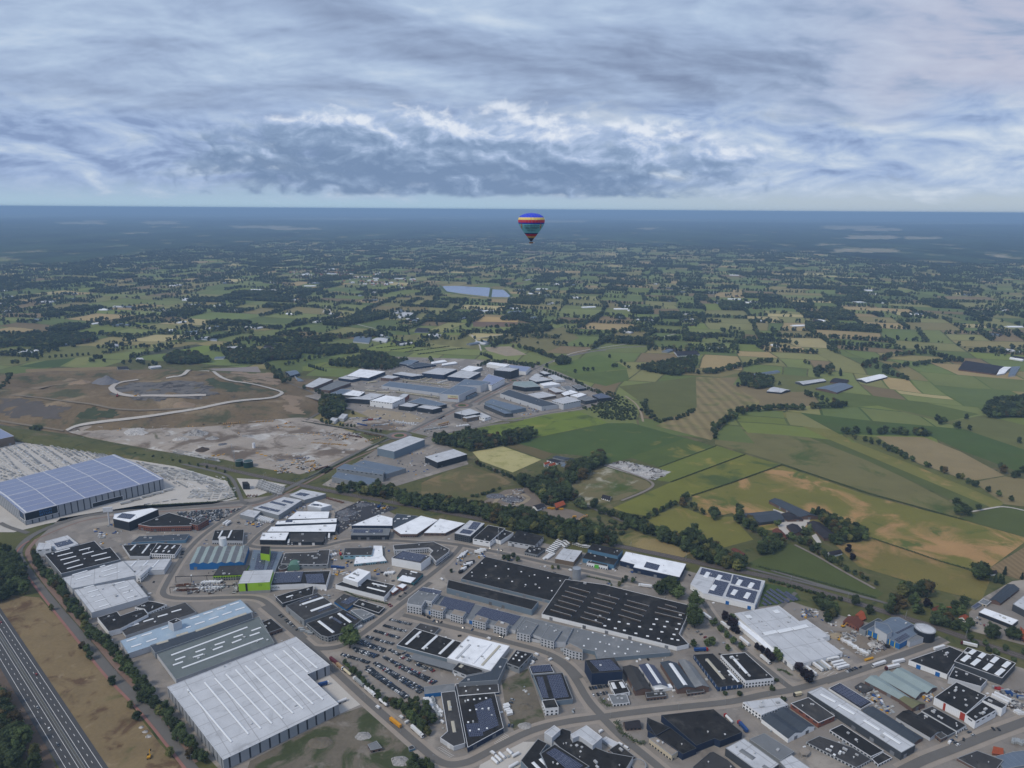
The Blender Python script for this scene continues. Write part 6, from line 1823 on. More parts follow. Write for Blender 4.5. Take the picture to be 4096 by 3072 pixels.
def crown_mesh(seed,sp,lobes=20,q=26,core=1):
 R0 = random.Random(seed)
 nm,col,rad = SPEC[sp]
 V,Fc,C = [],[],[]
 ico = []
 t = (1 + 5 ** .5) / 2
 for a in (-1,1):
  for b_ in (-t,t):
   ico += [Vector((0,a,b_)),Vector((a,b_,0)),Vector((b_,0,a))]
 ico = [v.normalized() for v in ico]
 hull = bmesh.new()
 for v in ico: hull.verts.new(v)
 bmesh.ops.convex_hull(hull,input=hull.verts)
 hull.verts.index_update()
 icof = [tuple(v.index for v in f.verts) for f in hull.faces]
 icov = [v.co.copy() for v in hull.verts]
 hull.free()
 for l in range(lobes):
  if sp == 4:                                            # conifer: tiers
   z = 0.10 + 0.85 * l / lobes
   c = Vector((R0.gauss(0,.02),R0.gauss(0,.02),z))
   r = rad * (1.02 - z) * 0.95 + 0.03
   rz_ = 0.10
  elif sp == 6:
   a = R0.uniform(0,6.283); d = rad * 0.62 * R0.random() ** .5
   c = Vector((d * math.cos(a),d * math.sin(a),R0.uniform(0.25,0.62))); r = R0.uniform(.24,.36); rz_ = r
  else:
   a = R0.uniform(0,6.283); d = rad * 0.72 * R0.random() ** .5
   zz = R0.uniform(0.24,0.86)
   k = 1 - abs(zz - 0.55) * 0.9
   c = Vector((d * k * math.cos(a),d * k * math.sin(a),zz)); r = R0.uniform(.14,.22); rz_ = r * .85
   if sp == 5: rz_ *= 1.3
  lb = R0.uniform(0.72,1.25)
  if core:
   o = len(V)
   for v in icov:
    p = c + Vector((v.x * r * .86,v.y * r * .86,v.z * rz_ * .86)) * R0.uniform(.85,1.1)
    V.append(p); C.append((.78 * lb,) * 3 + (1,))
   Fc += [tuple(i + o for i in f) for f in icof]
  for i in range(q):
   n_ = Vector((R0.gauss(0,1),R0.gauss(0,1),R0.gauss(0.25,1))).normalized()
   p = c + Vector((n_.x * r,n_.y * r,n_.z * rz_)) * R0.uniform(.85,1.18)
   m_ = (n_ + Vector((R0.gauss(0,.4),R0.gauss(0,.4),R0.gauss(0.15,.4)))).normalized()
   a_ = m_.orthogonal().normalized(); b_ = m_.cross(a_)
   th = R0.uniform(0,6.28)
   a_,b_ = a_ * math.cos(th) + b_ * math.sin(th),b_ * math.cos(th) - a_ * math.sin(th)
   s_ = R0.uniform(.028,.055) * (1.5 if q < 16 else 1)
   o = len(V)
   V += [p - a_ * s_,p - b_ * s_ * .7,p + a_ * s_,p + b_ * s_ * .7]
   w = lb * R0.uniform(.75,1.3)
   C += [(w,w,w,1)] * 4
   Fc.append((o,o + 1,o + 2,o + 3))
 me = bpy.data.meshes.new('crown')
 me.from_pydata([tuple(v) for v in V],[],Fc)
 at = me.color_attributes.new('Col','FLOAT_COLOR','POINT')
 at.data.foreach_set('color',np.array(C,dtype=np.float32).ravel())
 me.materials.append(M_LEAF[sp])
 return me

def trunk_mesh(seed,sp):
 R0 = random.Random(seed)
 mb = MB()
 top = Vector((R0.gauss(0,.02),R0.gauss(0,.02),0.5))
 if sp == 4: top.z = .9
 if sp == 6: top.z = .3
 mid = top * .5 + Vector((R0.gauss(0,.01),0,0))
 mb.tube((0,0,-.02),mid,.028,.021,6,cap=False); mb.tube(mid,top,.021,.010,6)
 for i in range(4):
  a = R0.uniform(0,6.28)
  s_ = mid.lerp(top,R0.uniform(0,.8))
  mb.tube(s_,s_ + Vector((math.cos(a) * .2,math.sin(a) * .2,R0.uniform(.12,.25))) * (.5 if sp in (4,6) else 1),.011,.004,5)
 return mb.mesh('trunk',[M_BARK],uv=False)

CROWN = {sp: [crown_mesh(100 * sp + i,sp) for i in range(3)] for sp in range(8)}
TRUNK = {sp: trunk_mesh(sp,sp) for sp in range(8)}

TREES = []          # x, y, h, species, place phrase
RT = random.Random(11)

def blocked(x,y,pad=0):
 for P in FOOT_BB:
  if P[0] < x < P[1] and P[2] < y < P[3] and pip(x,y,P[4]): return True
 return False

FOOT_BB = [(min(p[0] for p in P),max(p[0] for p in P),min(p[1] for p in P),max(p[1] for p in P),P) for P in FOOT]

def tput(x,y,h,sp,ph):
 if not blocked(x,y) and not pip(x,y,NOFAR[0]):
  if sp == 0:
   q = RT.random()
   sp = 0 if q < .62 else 1 if q < .88 else 2 if q < .95 else 7
  TREES.append((x,y,h * RT.uniform(.85,1.2) * (1.18 if sp == 6 else 1.36),sp,ph))

def trow(k,pts,gap,h,ph,sp=0,wide=0.0,p=.93):
 P = [G(k,x,y,h * .45) for x,y in pts]
 for q in resample([(p_.x,p_.y,0) for p_ in P],gap):
  if RT.random() < p:
   tput(q.x + RT.gauss(0,1 + wide),q.y + RT.gauss(0,1 + wide),h,sp,ph)

def tarea(k,pts,gap,h,ph,sp=0,p=.9):
 P = [G(k,x,y,h * .45) for x,y in pts]
 xs = [q.x for q in P]; ys = [q.y for q in P]
 poly = [(q.x,q.y) for q in P]
 x = min(xs)
 while x < max(xs):
  y = min(ys)
  while y < max(ys):
   a,b_ = x + RT.uniform(-.45,.45) * gap,y + RT.uniform(-.45,.45) * gap
   if pip(a,b_,poly) and RT.random() < p: tput(a,b_,h,sp,ph)
   y += gap
  x += gap

def tone(k,pts,h,ph,sp=0):
 for x,y in pts:
  P = G(k,x,y,h * .45)
  tput(P.x,P.y,h,sp,ph)

trow('B',[(420,0),(560,180),(700,350),(800,480),(930,590),(1020,690),(1100,800),(1180,890),(1250,1000),(1320,1080),(1400,1160),(1480,1270),(1560,1370),(1650,1470),(1720,1560),(1810,1659)],4.6,8.5,'in the dense row beside the brick path',wide=1.2)
trow('A',[(300,1360),(330,1450),(400,1540)],5.5,8,'in the dense row beside the brick path')
tarea('B',[(-160,-250),(90,-190),(180,-120),(250,40),(240,130),(100,165),(50,220),(-160,230)],7.5,12,'in the wood inside the ring road bend')
tarea('B',[(-160,1000),(30,1080),(120,1230),(200,1400),(320,1600),(330,1700),(-160,1700)],7.5,12,'in the wood along the motorway')
tone('B',[(455,295),(765,670),(735,650),(800,730),(995,950),(1150,1160),(1210,1260),(1500,1590)],7,'standing in the dry verge of the ring road')
tone('D',[(880,545)],17,'alone at the corner of the car lot',1)
tarea('D',[(1330,1080),(1450,1060),(1560,1100),(1640,1230),(1600,1310),(1450,1280),(1380,1180)],6,6.5,'around the small pond by the car lot')
trow('D',[(830,730),(950,850),(1080,970),(1200,1060),(1300,1110)],6.5,5.5,'between the parked trucks and the car lot')
tone('D',[(1280,1100),(1330,1110),(1370,1160),(1430,1210),(1500,1230),(1530,1300),(1570,1340)],8,'around the small pond by the car lot')
tarea('D',[(1430,1560),(1520,1560),(1650,1680),(1400,1700)],6,7,'on the waste ground by the street')
tarea('E',[(0,30),(130,40),(330,75),(560,105),(700,115),(800,180),(860,210),(940,215),(960,250),(1280,290),(1420,340),(1620,380),(1750,370),(1900,420),(1940,430),(1850,320),(1700,250),(1500,210),(1290,170),(1100,110),(900,80),(700,50),(400,10),(250,-20),(0,-30)],8.5,13,'in the belt along the railway',p=.85)
tarea('C',[(1380,270),(1560,240),(1800,300),(1990,320),(2212,410),(2212,330),(2000,265),(1850,205),(1560,185),(1480,215)],8.5,11,'in the belt along the railway',p=.85)
tone('E',[(960,520),(1000,500),(1040,530),(920,510)],7,'beside the big black roof at the truck park')
tone('E',[(1400,600),(1350,600),(1970,720),(2000,700),(2060,720),(455,630),(1940,750)],5,'in the planted verge of the north street')
tone('E',[(335,300)],7,'before the glass walled office',2)
tarea('G',[(0,360),(60,400),(250,480),(430,530),(520,600),(640,560),(760,600),(860,680),(1000,730),(1080,790),(1000,820),(830,780),(650,740),(560,670),(450,610),(330,570),(150,490),(0,440)],7.6,12,'in the belt between the rails and the farm fields')
trow('G',[(150,400),(270,330),(370,290),(450,250)],5,6,'in the hedge between two stubble fields',wide=1)
tone('G',[(520,215),(545,190),(515,262),(785,345),(760,330),(815,350),(790,375)],11,'standing in the ripe field')
trow('G',[(590,270),(640,310),(690,340)],5,7,'standing in the ripe field',wide=1)
tone('G',[(615,490),(560,510),(520,550),(590,540),(640,520),(600,570)],12,'in the copse beside the small farm field')
trow('G',[(1000,290),(1010,350),(1060,400),(1100,450),(1160,500),(1220,540),(1280,560)],6.5,11,'sheltering the farm among stubble',wide=3)
tone('G',[(1350,430)],11,'before the wide slate blue barn',1)
tarea('G',[(1160,640),(1200,600),(1330,570),(1400,560),(1390,620),(1200,710),(1170,700)],7,11,'in the copse below the farm')
tarea('G',[(1660,340),(1760,340),(1900,410),(2020,450),(2150,510),(2140,560),(2000,580),(1850,610),(1830,560),(1850,500),(1750,420)],7,10,'in the wood behind the weathered barn')
tone('G',[(1600,500),(1580,515),(1625,495)],9,'drooping over the farmyard',5)
tone('G',[(1450,550),(1480,560),(1550,590),(1600,600),(1640,620),(1660,660),(1700,640)],9,'along the farm lane',0)
tone('G',[(1760,700),(1820,740),(1850,760),(1910,740)],7,'in the villa garden')
tone('G',[(1975,665),(2012,735)],9,'in the villa garden',3)
trow('G',[(1720,700),(1900,800),(2030,870),(2212,950)],7,6,'along the farm lane',wide=1)
tone('G',[(300,1015),(360,1000),(420,995),(470,1050),(440,1030),(600,1115),(640,1130),(610,1220),(640,1270),(590,1250),(620,1310)],15,'in the tall clump beside the light hood hall',1)
tone('G',[(880,1260),(930,1290),(960,1330)],8,'along the low wing of the pale depot',3)
tone('H',[(660,320),(700,400),(740,430),(770,455),(950,590),(990,620),(1040,670),(1070,700),(1290,750),(1320,790),(1360,830),(1420,850),(1400,880)],8,'along the street front of the pale depot',3)
tone('H',[(690,600),(810,590),(680,490),(735,540),(620,435),(565,385),(1120,660),(1150,690),(550,555),(385,575),(500,560),(730,340)],7,'in the parking yard beside the pale depot',1)
tone('H',[(665,1000),(795,1005),(1080,955),(1120,880),(1180,1050)],4,'in the tiled front garden of the navy hall',6)
trow('G',[(1280,930),(1400,960),(1600,1020),(1800,1080),(1900,1100)],4.5,4,'in the low hedge along the rails',6)
tarea('G',[(1650,1060),(1750,1080),(1850,1150),(1880,1280),(1800,1250),(1700,1140)],6.5,7,'in the thicket behind the pale depot')
tarea('I',[(0,240),(100,240),(150,300),(140,430),(30,440),(0,380)],6.5,8,'in the cottage garden at the demolition yard')
tone('I',[(330,245),(500,340),(740,340),(700,320),(780,350)],10,'on the rail bank behind the blue and yellow mill')
tone('I',[(490,350),(1190,290)],7,'among the houses by the rails',4)
tone('I',[(880,80),(930,120),(860,130),(1100,100),(1080,130),(1130,130)],15,'towering over the houses by the rails')
tone('I',[(780,220),(740,240),(820,250),(1020,220),(980,250),(1010,330),(1050,340),(870,280),(1230,410),(1300,370),(1380,430),(1500,500),(1560,540),(1280,470),(1450,300),(1550,270),(1500,360),(1340,480),(1430,510),(1600,500),(1220,460),(1400,360)],10,'among the houses by the rails')
tone('I',[(1130,270)],9,'among the houses by the rails',3)
tone('I',[(1360,400)],8,'among the houses by the rails',2)
tone('I',[(1860,560),(1890,590),(1840,600),(2070,590),(2100,620)],11,'before the glass fronted hall beyond the rails')
trow('I',[(1650,700),(1800,760),(2000,840),(2212,900)],7,5,'on the rail bank behind the rooflit black hall',6)
trow('I',[(1620,650),(1800,700),(2000,760),(2212,800)],9,6,'on the far rail bank',0)
tone('O',[(1420,370),(1480,390),(1440,440),(1400,430),(1500,430)],15,'as a great crown at the stubble corner')
tone('O',[(1870,400),(2180,480),(1780,540),(1830,560),(1700,540)],8,'around the slate roofed house',4)
tarea('L',[(60,960),(300,950),(450,900),(700,940),(830,960),(850,930),(1100,895),(1270,925),(1180,975),(1000,1015),(880,1045),(620,1085),(520,1105),(400,1075),(120,1020)],9,12,'in the wood between the bright field and the pale stubble',p=.8)
tarea('L',[(1750,640),(1850,600),(2000,560),(2100,600),(2230,640),(2230,780),(2050,770),(1900,730)],9,4.5,'on the wild plot beside the open solar shed',6,.7)
trow('L',[(1310,220),(1500,290),(1680,350),(1800,430),(1990,490),(2060,510)],6,6,'in the hedge along the north estate',wide=2)
tarea('N',[(760,520),(850,510),(900,560),(950,620),(1000,560),(1040,500),(1060,420),(1180,420),(1280,400),(1290,360),(1460,350),(1450,410),(1330,450),(1200,560),(1150,600),(1020,640),(1060,740),(1040,800),(900,870),(780,850),(700,800),(690,730),(560,680),(480,620),(520,590),(640,620),(760,600)],8.5,14,'in the wood around the orange roofed cottages')
tone('N',[(1110,770),(1100,800),(1320,880),(1300,900)],11,'beside the gravel field')
tone('N',[(1130,870),(1170,880),(1200,900)],12,'beside the red roofed farmhouse',5)
trow('N',[(1400,960),(1500,980),(1600,1000),(1700,1060)],7,9,'at the tip of the yellow green field',wide=2)
trow('N',[(0,420),(150,480),(300,540),(450,600)],6,6,'in the hedge below the pale stubble',wide=1)
trow('N',[(0,790),(150,745),(280,705)],6,5,'in the hedge of the scrap farm yard',6,wide=1)
tarea('N',[(1150,1040),(1300,1000),(1450,1040),(1700,1120),(1650,1200),(1450,1210),(1250,1100)],10,5,'in the thicket beyond the belt',6,.7)
tarea('K',[(560,760),(620,640),(720,600),(850,640),(880,760),(760,840),(640,840)],9,16,'in the tall clump beside the villa office')
tone('K',[(985,800),(590,900),(650,920),(700,930)],8,'around the villa office')
trow('K',[(830,950),(1000,970)],8,6,'along the quarry approach road')
trow('K',[(1220,1020),(1340,1030)],8,6,'along the quarry approach road')
tarea('K',[(700,150),(900,120),(1000,90),(1480,100),(1700,120),(1560,200),(1500,240),(1300,240),(1100,220),(850,210),(700,190)],10,10,'in the thickets behind the north estate',p=.75)
trow('K',[(430,200),(520,225),(640,260)],5,7,'in the conifer screen of the tree nursery',4)
tone('K',[(290,140),(375,135),(440,110),(500,100),(560,95),(620,80),(130,180),(180,175),(230,170)],10,'across the pasture behind the landfill')
tarea('K',[(0,290),(60,270),(100,330),(30,350),(0,350)],8,10,'beside the blue metal farm shed')
tone('K',[(190,380),(150,370),(520,520),(560,540),(600,570),(370,480),(460,470)],9,'along the lane below the unit rows')
tarea('K',[(0,30),(400,30),(640,60),(1030,20),(1030,-40),(0,-60)],10,12,'in the wood north of the pasture')
trow('K',[(2000,170),(1950,100)],8,9,'behind the north estate')
trow('L',[(610,40),(680,60),(740,90)],6,9,'in the conifer screen behind the greenhouses',4)
tarea('L',[(560,180),(700,120),(900,120),(1150,150),(1270,150),(1200,200),(1050,170),(900,140),(640,170)],8,7,'behind the white windowless hall',p=.8)
tarea('L',[(1450,140),(1500,80),(1600,90),(1610,140),(1500,160)],8,11,'in the round copse at the through road')
trow('L',[(1270,40),(1350,60),(1430,90)],7,10,'along the through road',wide=3)
tone('L',[(1660,240),(1760,220),(1800,220),(1860,215),(2080,180),(2120,175),(2170,130),(2040,75),(1350,180)],9,'dotted over the pasture east of the through road')
tarea('P',[(725,130),(830,130),(910,150),(890,190),(800,200),(740,180)],9,11,'around the crossed roof barn')
trow('P',[(680,335),(750,312),(850,308),(930,302),(1000,302),(1090,302),(1200,292),(1290,290)],6.5,11,'in the tall hedge across the green fields',wide=4)
trow('P',[(590,410),(640,380),(690,340)],7,11,'in the tall hedge across the green fields',wide=3)
tone('P',[(600,455),(605,435),(590,425)],10,'at the foot of the tall hedge')
trow('P',[(1070,225),(1110,240),(1160,255)],7,10,'in the short hedge below the grey barn',wide=3)
tone('P',[(1220,270),(1240,275),(1185,268),(1260,285)],10,'in the tall hedge across the green fields')
tone('P',[(1270,425),(1290,430),(1330,425),(1345,420),(1400,420),(1410,430),(1460,430),(1320,440)],11,'at the head of the oak row')
trow('P',[(1340,460),(1400,475),(1480,500),(1560,540),(1640,575)],8,9,'in the oak row between green and beige fields',wide=2)
trow('P',[(1520,430),(1610,430),(1710,435)],6.5,11,'in the block wood at the beige field',wide=5)
trow('P',[(1530,425),(1700,425)],8,11,'in the block wood at the beige field',wide=4)
tone('P',[(1700,600),(1720,605),(1785,625),(1800,635),(1870,660),(1890,665),(1960,705),(1920,690)],9,'in the broken oak row towards the lane')
tone('P',[(1760,360),(1785,365),(1775,380),(1800,375),(1850,395),(1870,400),(1930,410),(1910,350),(2190,475)],11,'standing free on the green slope')
tarea('P',[(2000,310),(2060,265),(2260,240),(2260,345),(2020,345)],10,13,'in the wood on the green slope')
tone('P',[(2095,610),(2105,630),(2180,650),(2160,655),(2205,630)],11,'beside the beige pasture')
tone('P',[(1860,800),(1880,820),(1900,830),(1870,845),(1920,850)],12,'in the bushy clump at the lane bend')
tone('P',[(2080,755),(2145,780),(2025,730),(1975,825),(1950,700)],9,'along the pale lane')
tarea('P',[(190,90),(280,70),(500,40),(510,60),(480,110),(400,130),(260,110)],9,11,'in the wood behind the white tents')
tone('P',[(80,80),(110,60),(150,90),(50,35),(130,75)],10,'at the corner of the brown ploughed field')
trow('P',[(490,115),(600,115),(690,90),(880,55),(920,60)],7,11,'in the winding hedge of the middle fields',wide=4)
tone('P',[(1125,115),(1145,110),(1135,130),(1185,105),(1205,100),(1200,120),(1160,110)],17,'as tall oaks behind the pig barns')
tone('P',[(1253,115),(1257,125)],14,'as a slim poplar behind the pig barns',4)
tone('P',[(935,175),(1090,70),(1070,65),(720,185)],10,'scattered over the middle fields')
trow('P',[(1380,85),(1480,92),(1600,78),(1760,62),(1880,50)],7,10,'in the curving hedge of the campsite',wide=5)
trow('P',[(1490,115),(1610,150)],6,10,'beside the long white pig barn',wide=4)
trow('P',[(230,260),(250,330),(300,370),(420,350),(490,310)],6,6,'in the hedge beside the pale track',6,wide=3)
tarea('P',[(-20,200),(100,230),(200,310),(200,370),(100,370),(-20,340)],9,4.5,'on the wild plot beside the open solar shed',6,.6)
trow('M',[(280,155),(450,140),(650,125)],14,8,'in the avenue behind the landfill')
trow('M',[(900,85),(1100,65),(1330,42)],13,8,'in the avenue behind the landfill')
tarea('M',[(1210,155),(1300,110),(1450,120),(1560,170),(1400,190),(1230,188)],9,12,'in the wood behind the landfill')
tarea('M',[(1640,95),(1900,105),(2212,95),(2212,150),(2000,160),(1900,190),(1700,180)],9,12,'in the wood behind the landfill')
tone('M',[(700,150),(720,140),(690,170),(745,150),(670,175),(200,165),(110,180),(90,185),(130,190),(330,100),(360,105),(310,105),(770,175)],10,'in the pastures behind the landfill')
trow('M',[(0,285),(200,268),(600,264),(1000,260),(1300,242)],6,4.5,'in the screen hedge at the back of the landfill',6,wide=2)
trow('M',[(0,370),(60,300),(100,270)],6,5,'in the screen hedge at the back of the landfill',6,wide=2)
tone('M',[(1130,190),(1150,200),(1120,215),(1100,205),(1015,180),(1040,185),(1060,190),(960,180),(910,190)],10,'among the sheds behind the landfill')
trow('M',[(1960,200),(2040,260),(2100,330)],8,9,'along the landfill lane',wide=3)
tarea('M',[(0,50),(300,70),(560,50),(700,25),(700,-30),(0,-30)],11,11,'in the woods at the far edge of the pasture',p=.75)
trow('M',[(120,690),(600,790),(1000,860),(1400,930),(1650,990)],22,4.5,'in the young row along the railway')
tarea('M',[(215,650),(300,655),(300,690),(220,685)],6,6,'in the dark bush on the rail bank',6)
for y in (0,22,44,66):
 trow('S',[(800 + y * 4,382 + y * .6),(1080 + y * 4,350 + y * .5)],4,3.0,'in the nursery rows',6)
trow('S',[(0,335),(200,335),(350,342),(600,312),(850,290)],6.5,12,'in the long wood behind the nursery',wide=6)
trow('S',[(0,325),(200,325),(350,332),(600,302),(850,282)],7.5,12,'in the long wood behind the nursery',wide=6)
trow('S',[(0,425),(250,405),(400,395),(660,405)],6.5,11,'in the wood north of the pasture',wide=8)
trow('S',[(0,415),(250,395),(400,385),(660,395)],7.5,11,'in the wood north of the pasture',wide=8)
tarea('S',[(700,395),(870,420),(880,440),(700,440)],8,7,'in the orchard behind the north estate')
trow('S',[(1380,245),(1390,185),(1450,165),(1600,160),(1700,170)],6.5,11,'framing the orange plot',wide=3)
trow('S',[(1510,252),(1580,250)],6,10,'framing the orange plot',wide=3)
trow('S',[(1610,242),(1680,240)],6,10,'framing the orange plot',wide=3)
trow('S',[(1700,190),(1760,215),(1850,228),(2080,218),(2212,205)],6.5,11,'in the hedge wood east of the orange plot',wide=6)
trow('S',[(1480,345),(1600,352),(1680,332)],6,11,'behind the excavation',wide=5)
trow('S',[(1680,372),(1800,398),(1900,432)],6,10,'behind the excavation',wide=5)
tone('S',[(1280,250),(1330,250),(1820,320),(1955,350),(1400,290),(1420,320),(1180,230),(900,170),(890,165),(860,275),(850,270),(1000,280),(980,275),(1130,275),(1165,285),(1060,150),(1085,148),(1105,150),(545,260),(490,255),(520,258)],10,'dotted over the mid fields')
trow('R',[(620,625),(700,620),(880,605),(1080,625),(1230,640)],9,11,'in the hedges beyond the campsite',wide=5)
trow('R',[(230,590),(330,600),(480,590),(600,560)],8,12,'in the woods beside the pale lane',wide=8)
trow('R',[(1520,735),(1650,690),(1800,680),(1940,720)],8,11,'in the curving hedge of the campsite',wide=6)

# the 300 trees that show largest are things; the rest stand in two stands of woodland
def shown(t):
 return t[2] / max(1.0,(Vector((t[0],t[1],0)) - CP).length)

vis = []
rest = []
for t in TREES:
 sx,sy = proj((t[0],t[1],t[2] * .5))
 (vis if (-20 < sx < 4116 and sy < 3090) else rest).append(t)
vis.sort(key=shown,reverse=True)
ADJ = {0: 'dark green leafy tree',1: 'fresh green leafy tree',2: 'yellow green leafy tree',3: 'dark purple leaved tree',4: 'slim conifer',5: 'pale drooping willow',6: 'low green shrub',7: 'browning leafy tree'}
for t in vis[:300]:
 x,y,h,sp,ph = t
 nm = 'shrub' if sp == 6 else 'conifer' if sp == 4 else 'tree'
 lab = ADJ[sp] + ' ' + ph
 e = thing(nm,lab,nm,(x,y,ground_z(x,y)),lab,RT.uniform(0,6.28))
 w = h * RT.uniform(.9,1.2)
 e.scale = (w,w,h)
 inst('trunk',TRUNK[sp],e)
 inst('crown',RT.choice(CROWN[sp]),e)
rest += vis[300:]

def gn_scatter(name,label,pts,protos):
 """pts: x, y, z, height, kind index -> instances of the prototypes"""
 coll = bpy.data.collections.new(name + '_kinds')
 for i,me in enumerate(protos):
  o = bpy.data.objects.new('%s_kind_%02d' % (name,i),me)
  coll.objects.link(o)
 me = bpy.data.meshes.new(name)
 me.from_pydata([p[:3] for p in pts],[],[])
 a = me.attributes.new('hgt','FLOAT','POINT'); a.data.foreach_set('value',[p[3] for p in pts])
 a = me.attributes.new('kind','INT','POINT'); a.data.foreach_set('value',[p[4] for p in pts])
 a = me.attributes.new('spin','FLOAT','POINT'); a.data.foreach_set('value',[RT.uniform(0,6.28) for p in pts])
 o = bpy.data.objects.new(name,me)
 COL.objects.link(o)
 ng = bpy.data.node_groups.new(name + '_scatter','GeometryNodeTree')
 ng.interface.new_socket('Geometry',in_out='INPUT',socket_type='NodeSocketGeometry')
 ng.interface.new_socket('Geometry',in_out='OUTPUT',socket_type='NodeSocketGeometry')
 N,Lk = ng.nodes,ng.links
 gi,go = N.new('NodeGroupInput'),N.new('NodeGroupOutput')
 iop = N.new('GeometryNodeInstanceOnPoints')
 ci = N.new('GeometryNodeCollectionInfo')
 ci.inputs['Collection'].default_value = coll
 ci.inputs['Separate Children'].default_value = True
 ci.inputs['Reset Children'].default_value = True

 def att(nm,typ):
  n = N.new('GeometryNodeInputNamedAttribute'); n.data_type = typ; n.inputs[0].default_value = nm
  return n.outputs[0]
 cx = N.new('ShaderNodeCombineXYZ')
 Lk.new(att('spin','FLOAT'),cx.inputs[2])
 er = N.new('FunctionNodeEulerToRotation'); Lk.new(cx.outputs[0],er.inputs[0])
 iop.inputs['Pick Instance'].default_value = True
 Lk.new(gi.outputs[0],iop.inputs['Points'])
 Lk.new(ci.outputs[0],iop.inputs['Instance'])
 Lk.new(att('kind','INT'),iop.inputs['Instance Index'])
 Lk.new(er.outputs[0],iop.inputs['Rotation'])
 Lk.new(att('hgt','FLOAT'),iop.inputs['Scale'])
 Lk.new(iop.outputs[0],go.inputs[0])
 md = o.modifiers.new('scatter','NODES')
 md.node_group = ng
 tag(o,label,'trees',kind='stuff')
 return o

gn_scatter('woodland','further trees and shrubs of belts, hedges and copses, read as one mass',
   [(x,y,ground_z(x,y),h * 1.05,sp * 3 + RT.randrange(3)) for x,y,h,sp,ph in rest],
   [CROWN[sp][i] for sp in range(8) for i in range(3)])
FC = [crown_mesh(900 + i,(0,0,1,0,2,1)[i],9,12) for i in range(6)]
gn_scatter('distant_trees','countless trees of hedgerows and groves across the distant farmland',
   [(x,y,ground_z(x,y) - .1 * h,h * 1.35,RT.choice((0,0,1,1,2,3,3,5,0,1,3,4))) for x,y,h in FAR_TREES],FC)

# ---------------------------------------------------------------- vehicles
def carpaint(n_,c): return mat('car_paint_' + n_,c,0.35,0.03,0.5,0.0,1.0,0.5)

M_TYRE = mat('tyre',(0.015,0.015,0.016),0.9,0.05)
M_CGLASS = mat('car_glass',(0.012,0.016,0.02),0.1,0.05,spec=0.6)
PAINT = [('black',(0.014,0.015,0.018)),('white',(0.66,0.67,0.68)),('silver',(0.33,0.345,0.36)),('grey',(0.10,0.108,0.118)),('blue',(0.03,0.06,0.13)),('red',(0.26,0.028,0.028))]

def car_mesh(ci):
 nm,c = PAINT[ci]
 mb = MB()
 L,Wd = 4.4,1.82

 def ring_(z,x0,x1,w): return [(x0,-w / 2,z),(x1,-w / 2,z),(x1,w / 2,z),(x0,w / 2,z)]
 a,b_,c_,d = ring_(.32,-L / 2,L / 2,Wd),ring_(.72,-L / 2 - .02,L / 2 + .04,Wd),ring_(.93,-L / 2 + .08,L / 2 - .30,Wd - .1),ring_(1.45,-L / 2 + .55,L / 2 - 1.75,Wd - .42)
 for lo,hi,mi in ((a,b_,0),(b_,c_,0),(c_,d,1)):
  mb.add(lo + hi,[(i,(i + 1) % 4,4 + (i + 1) % 4,4 + i) for i in range(4)],mi)
 e = [(L / 2 - .30,-.86,.935),(L / 2 - .30,.86,.935),(L / 2 - 1.25,.86,.96),(L / 2 - 1.25,-.86,.96)]
 mb.poly(e,0)
 mb.poly(d,0)
 for sx in (-1.35,1.35):
  for sy in (-1,1):
   mb.tube((sx,sy * .70,.32),(sx,sy * .92,.32),.33,n=8,mi=2)
 return mb.mesh('car',[carpaint(nm,c),M_CGLASS,M_TYRE])

CARS = [car_mesh(i) for i in range(6)]

def van_mesh(m_):
 mb = MB()
 prof = [(-2.7,.4),(2.7,.4),(2.75,1.0),(2.2,1.25),(1.55,2.15),(1.3,2.35),(-2.7,2.35)]
 n = len(prof)
 l = [(x,-1.0,z) for x,z in prof]; r = [(x,1.0,z) for x,z in prof]
 mb.poly(l,0); mb.poly(r[::-1],0)
 for i in range(n):
  j = (i + 1) % n
  mb.poly([l[i],r[i],r[j],l[j]][::-1],1 if i == 3 else 0)
 for sx in (-1.7,1.75):
  for sy in (-1,1): mb.tube((sx,sy * .85,.36),(sx,sy * 1.03,.36),.36,n=8,mi=2)
 return mb.mesh('van',[m_,M_CGLASS,M_TYRE])

VANW = van_mesh(carpaint('white',PAINT[1][1]))
VANB = van_mesh(carpaint('black',PAINT[0][1]))
RV = random.Random(3)
GROUND_CARS = []

def put_car(x,y,rz,where,ci=None):
 if ci is None: ci = RV.choices(range(6),(36,15,15,24,7,3))[0]
 GROUND_CARS.append((x,y,rz,ci,where))

def car_row(k,a,b_,where,gap=2.45,yaw=90,ci=None,p=.95,z=0.52):
 A,B_ = G(k,*a),G(k,*b_)
 d = B_ - A
 n = max(1,int(d.length / gap))
 base = math.atan2(d.y,d.x) + R_(yaw)
 for i in range(n + 1):
  if RV.random() > p: continue
  q = A + d * (i / max(1,n))
  put_car(q.x + RV.gauss(0,.1),q.y + RV.gauss(0,.2),base + RV.gauss(0,.03) + (math.pi if RV.random() < .4 else 0),where,ci)

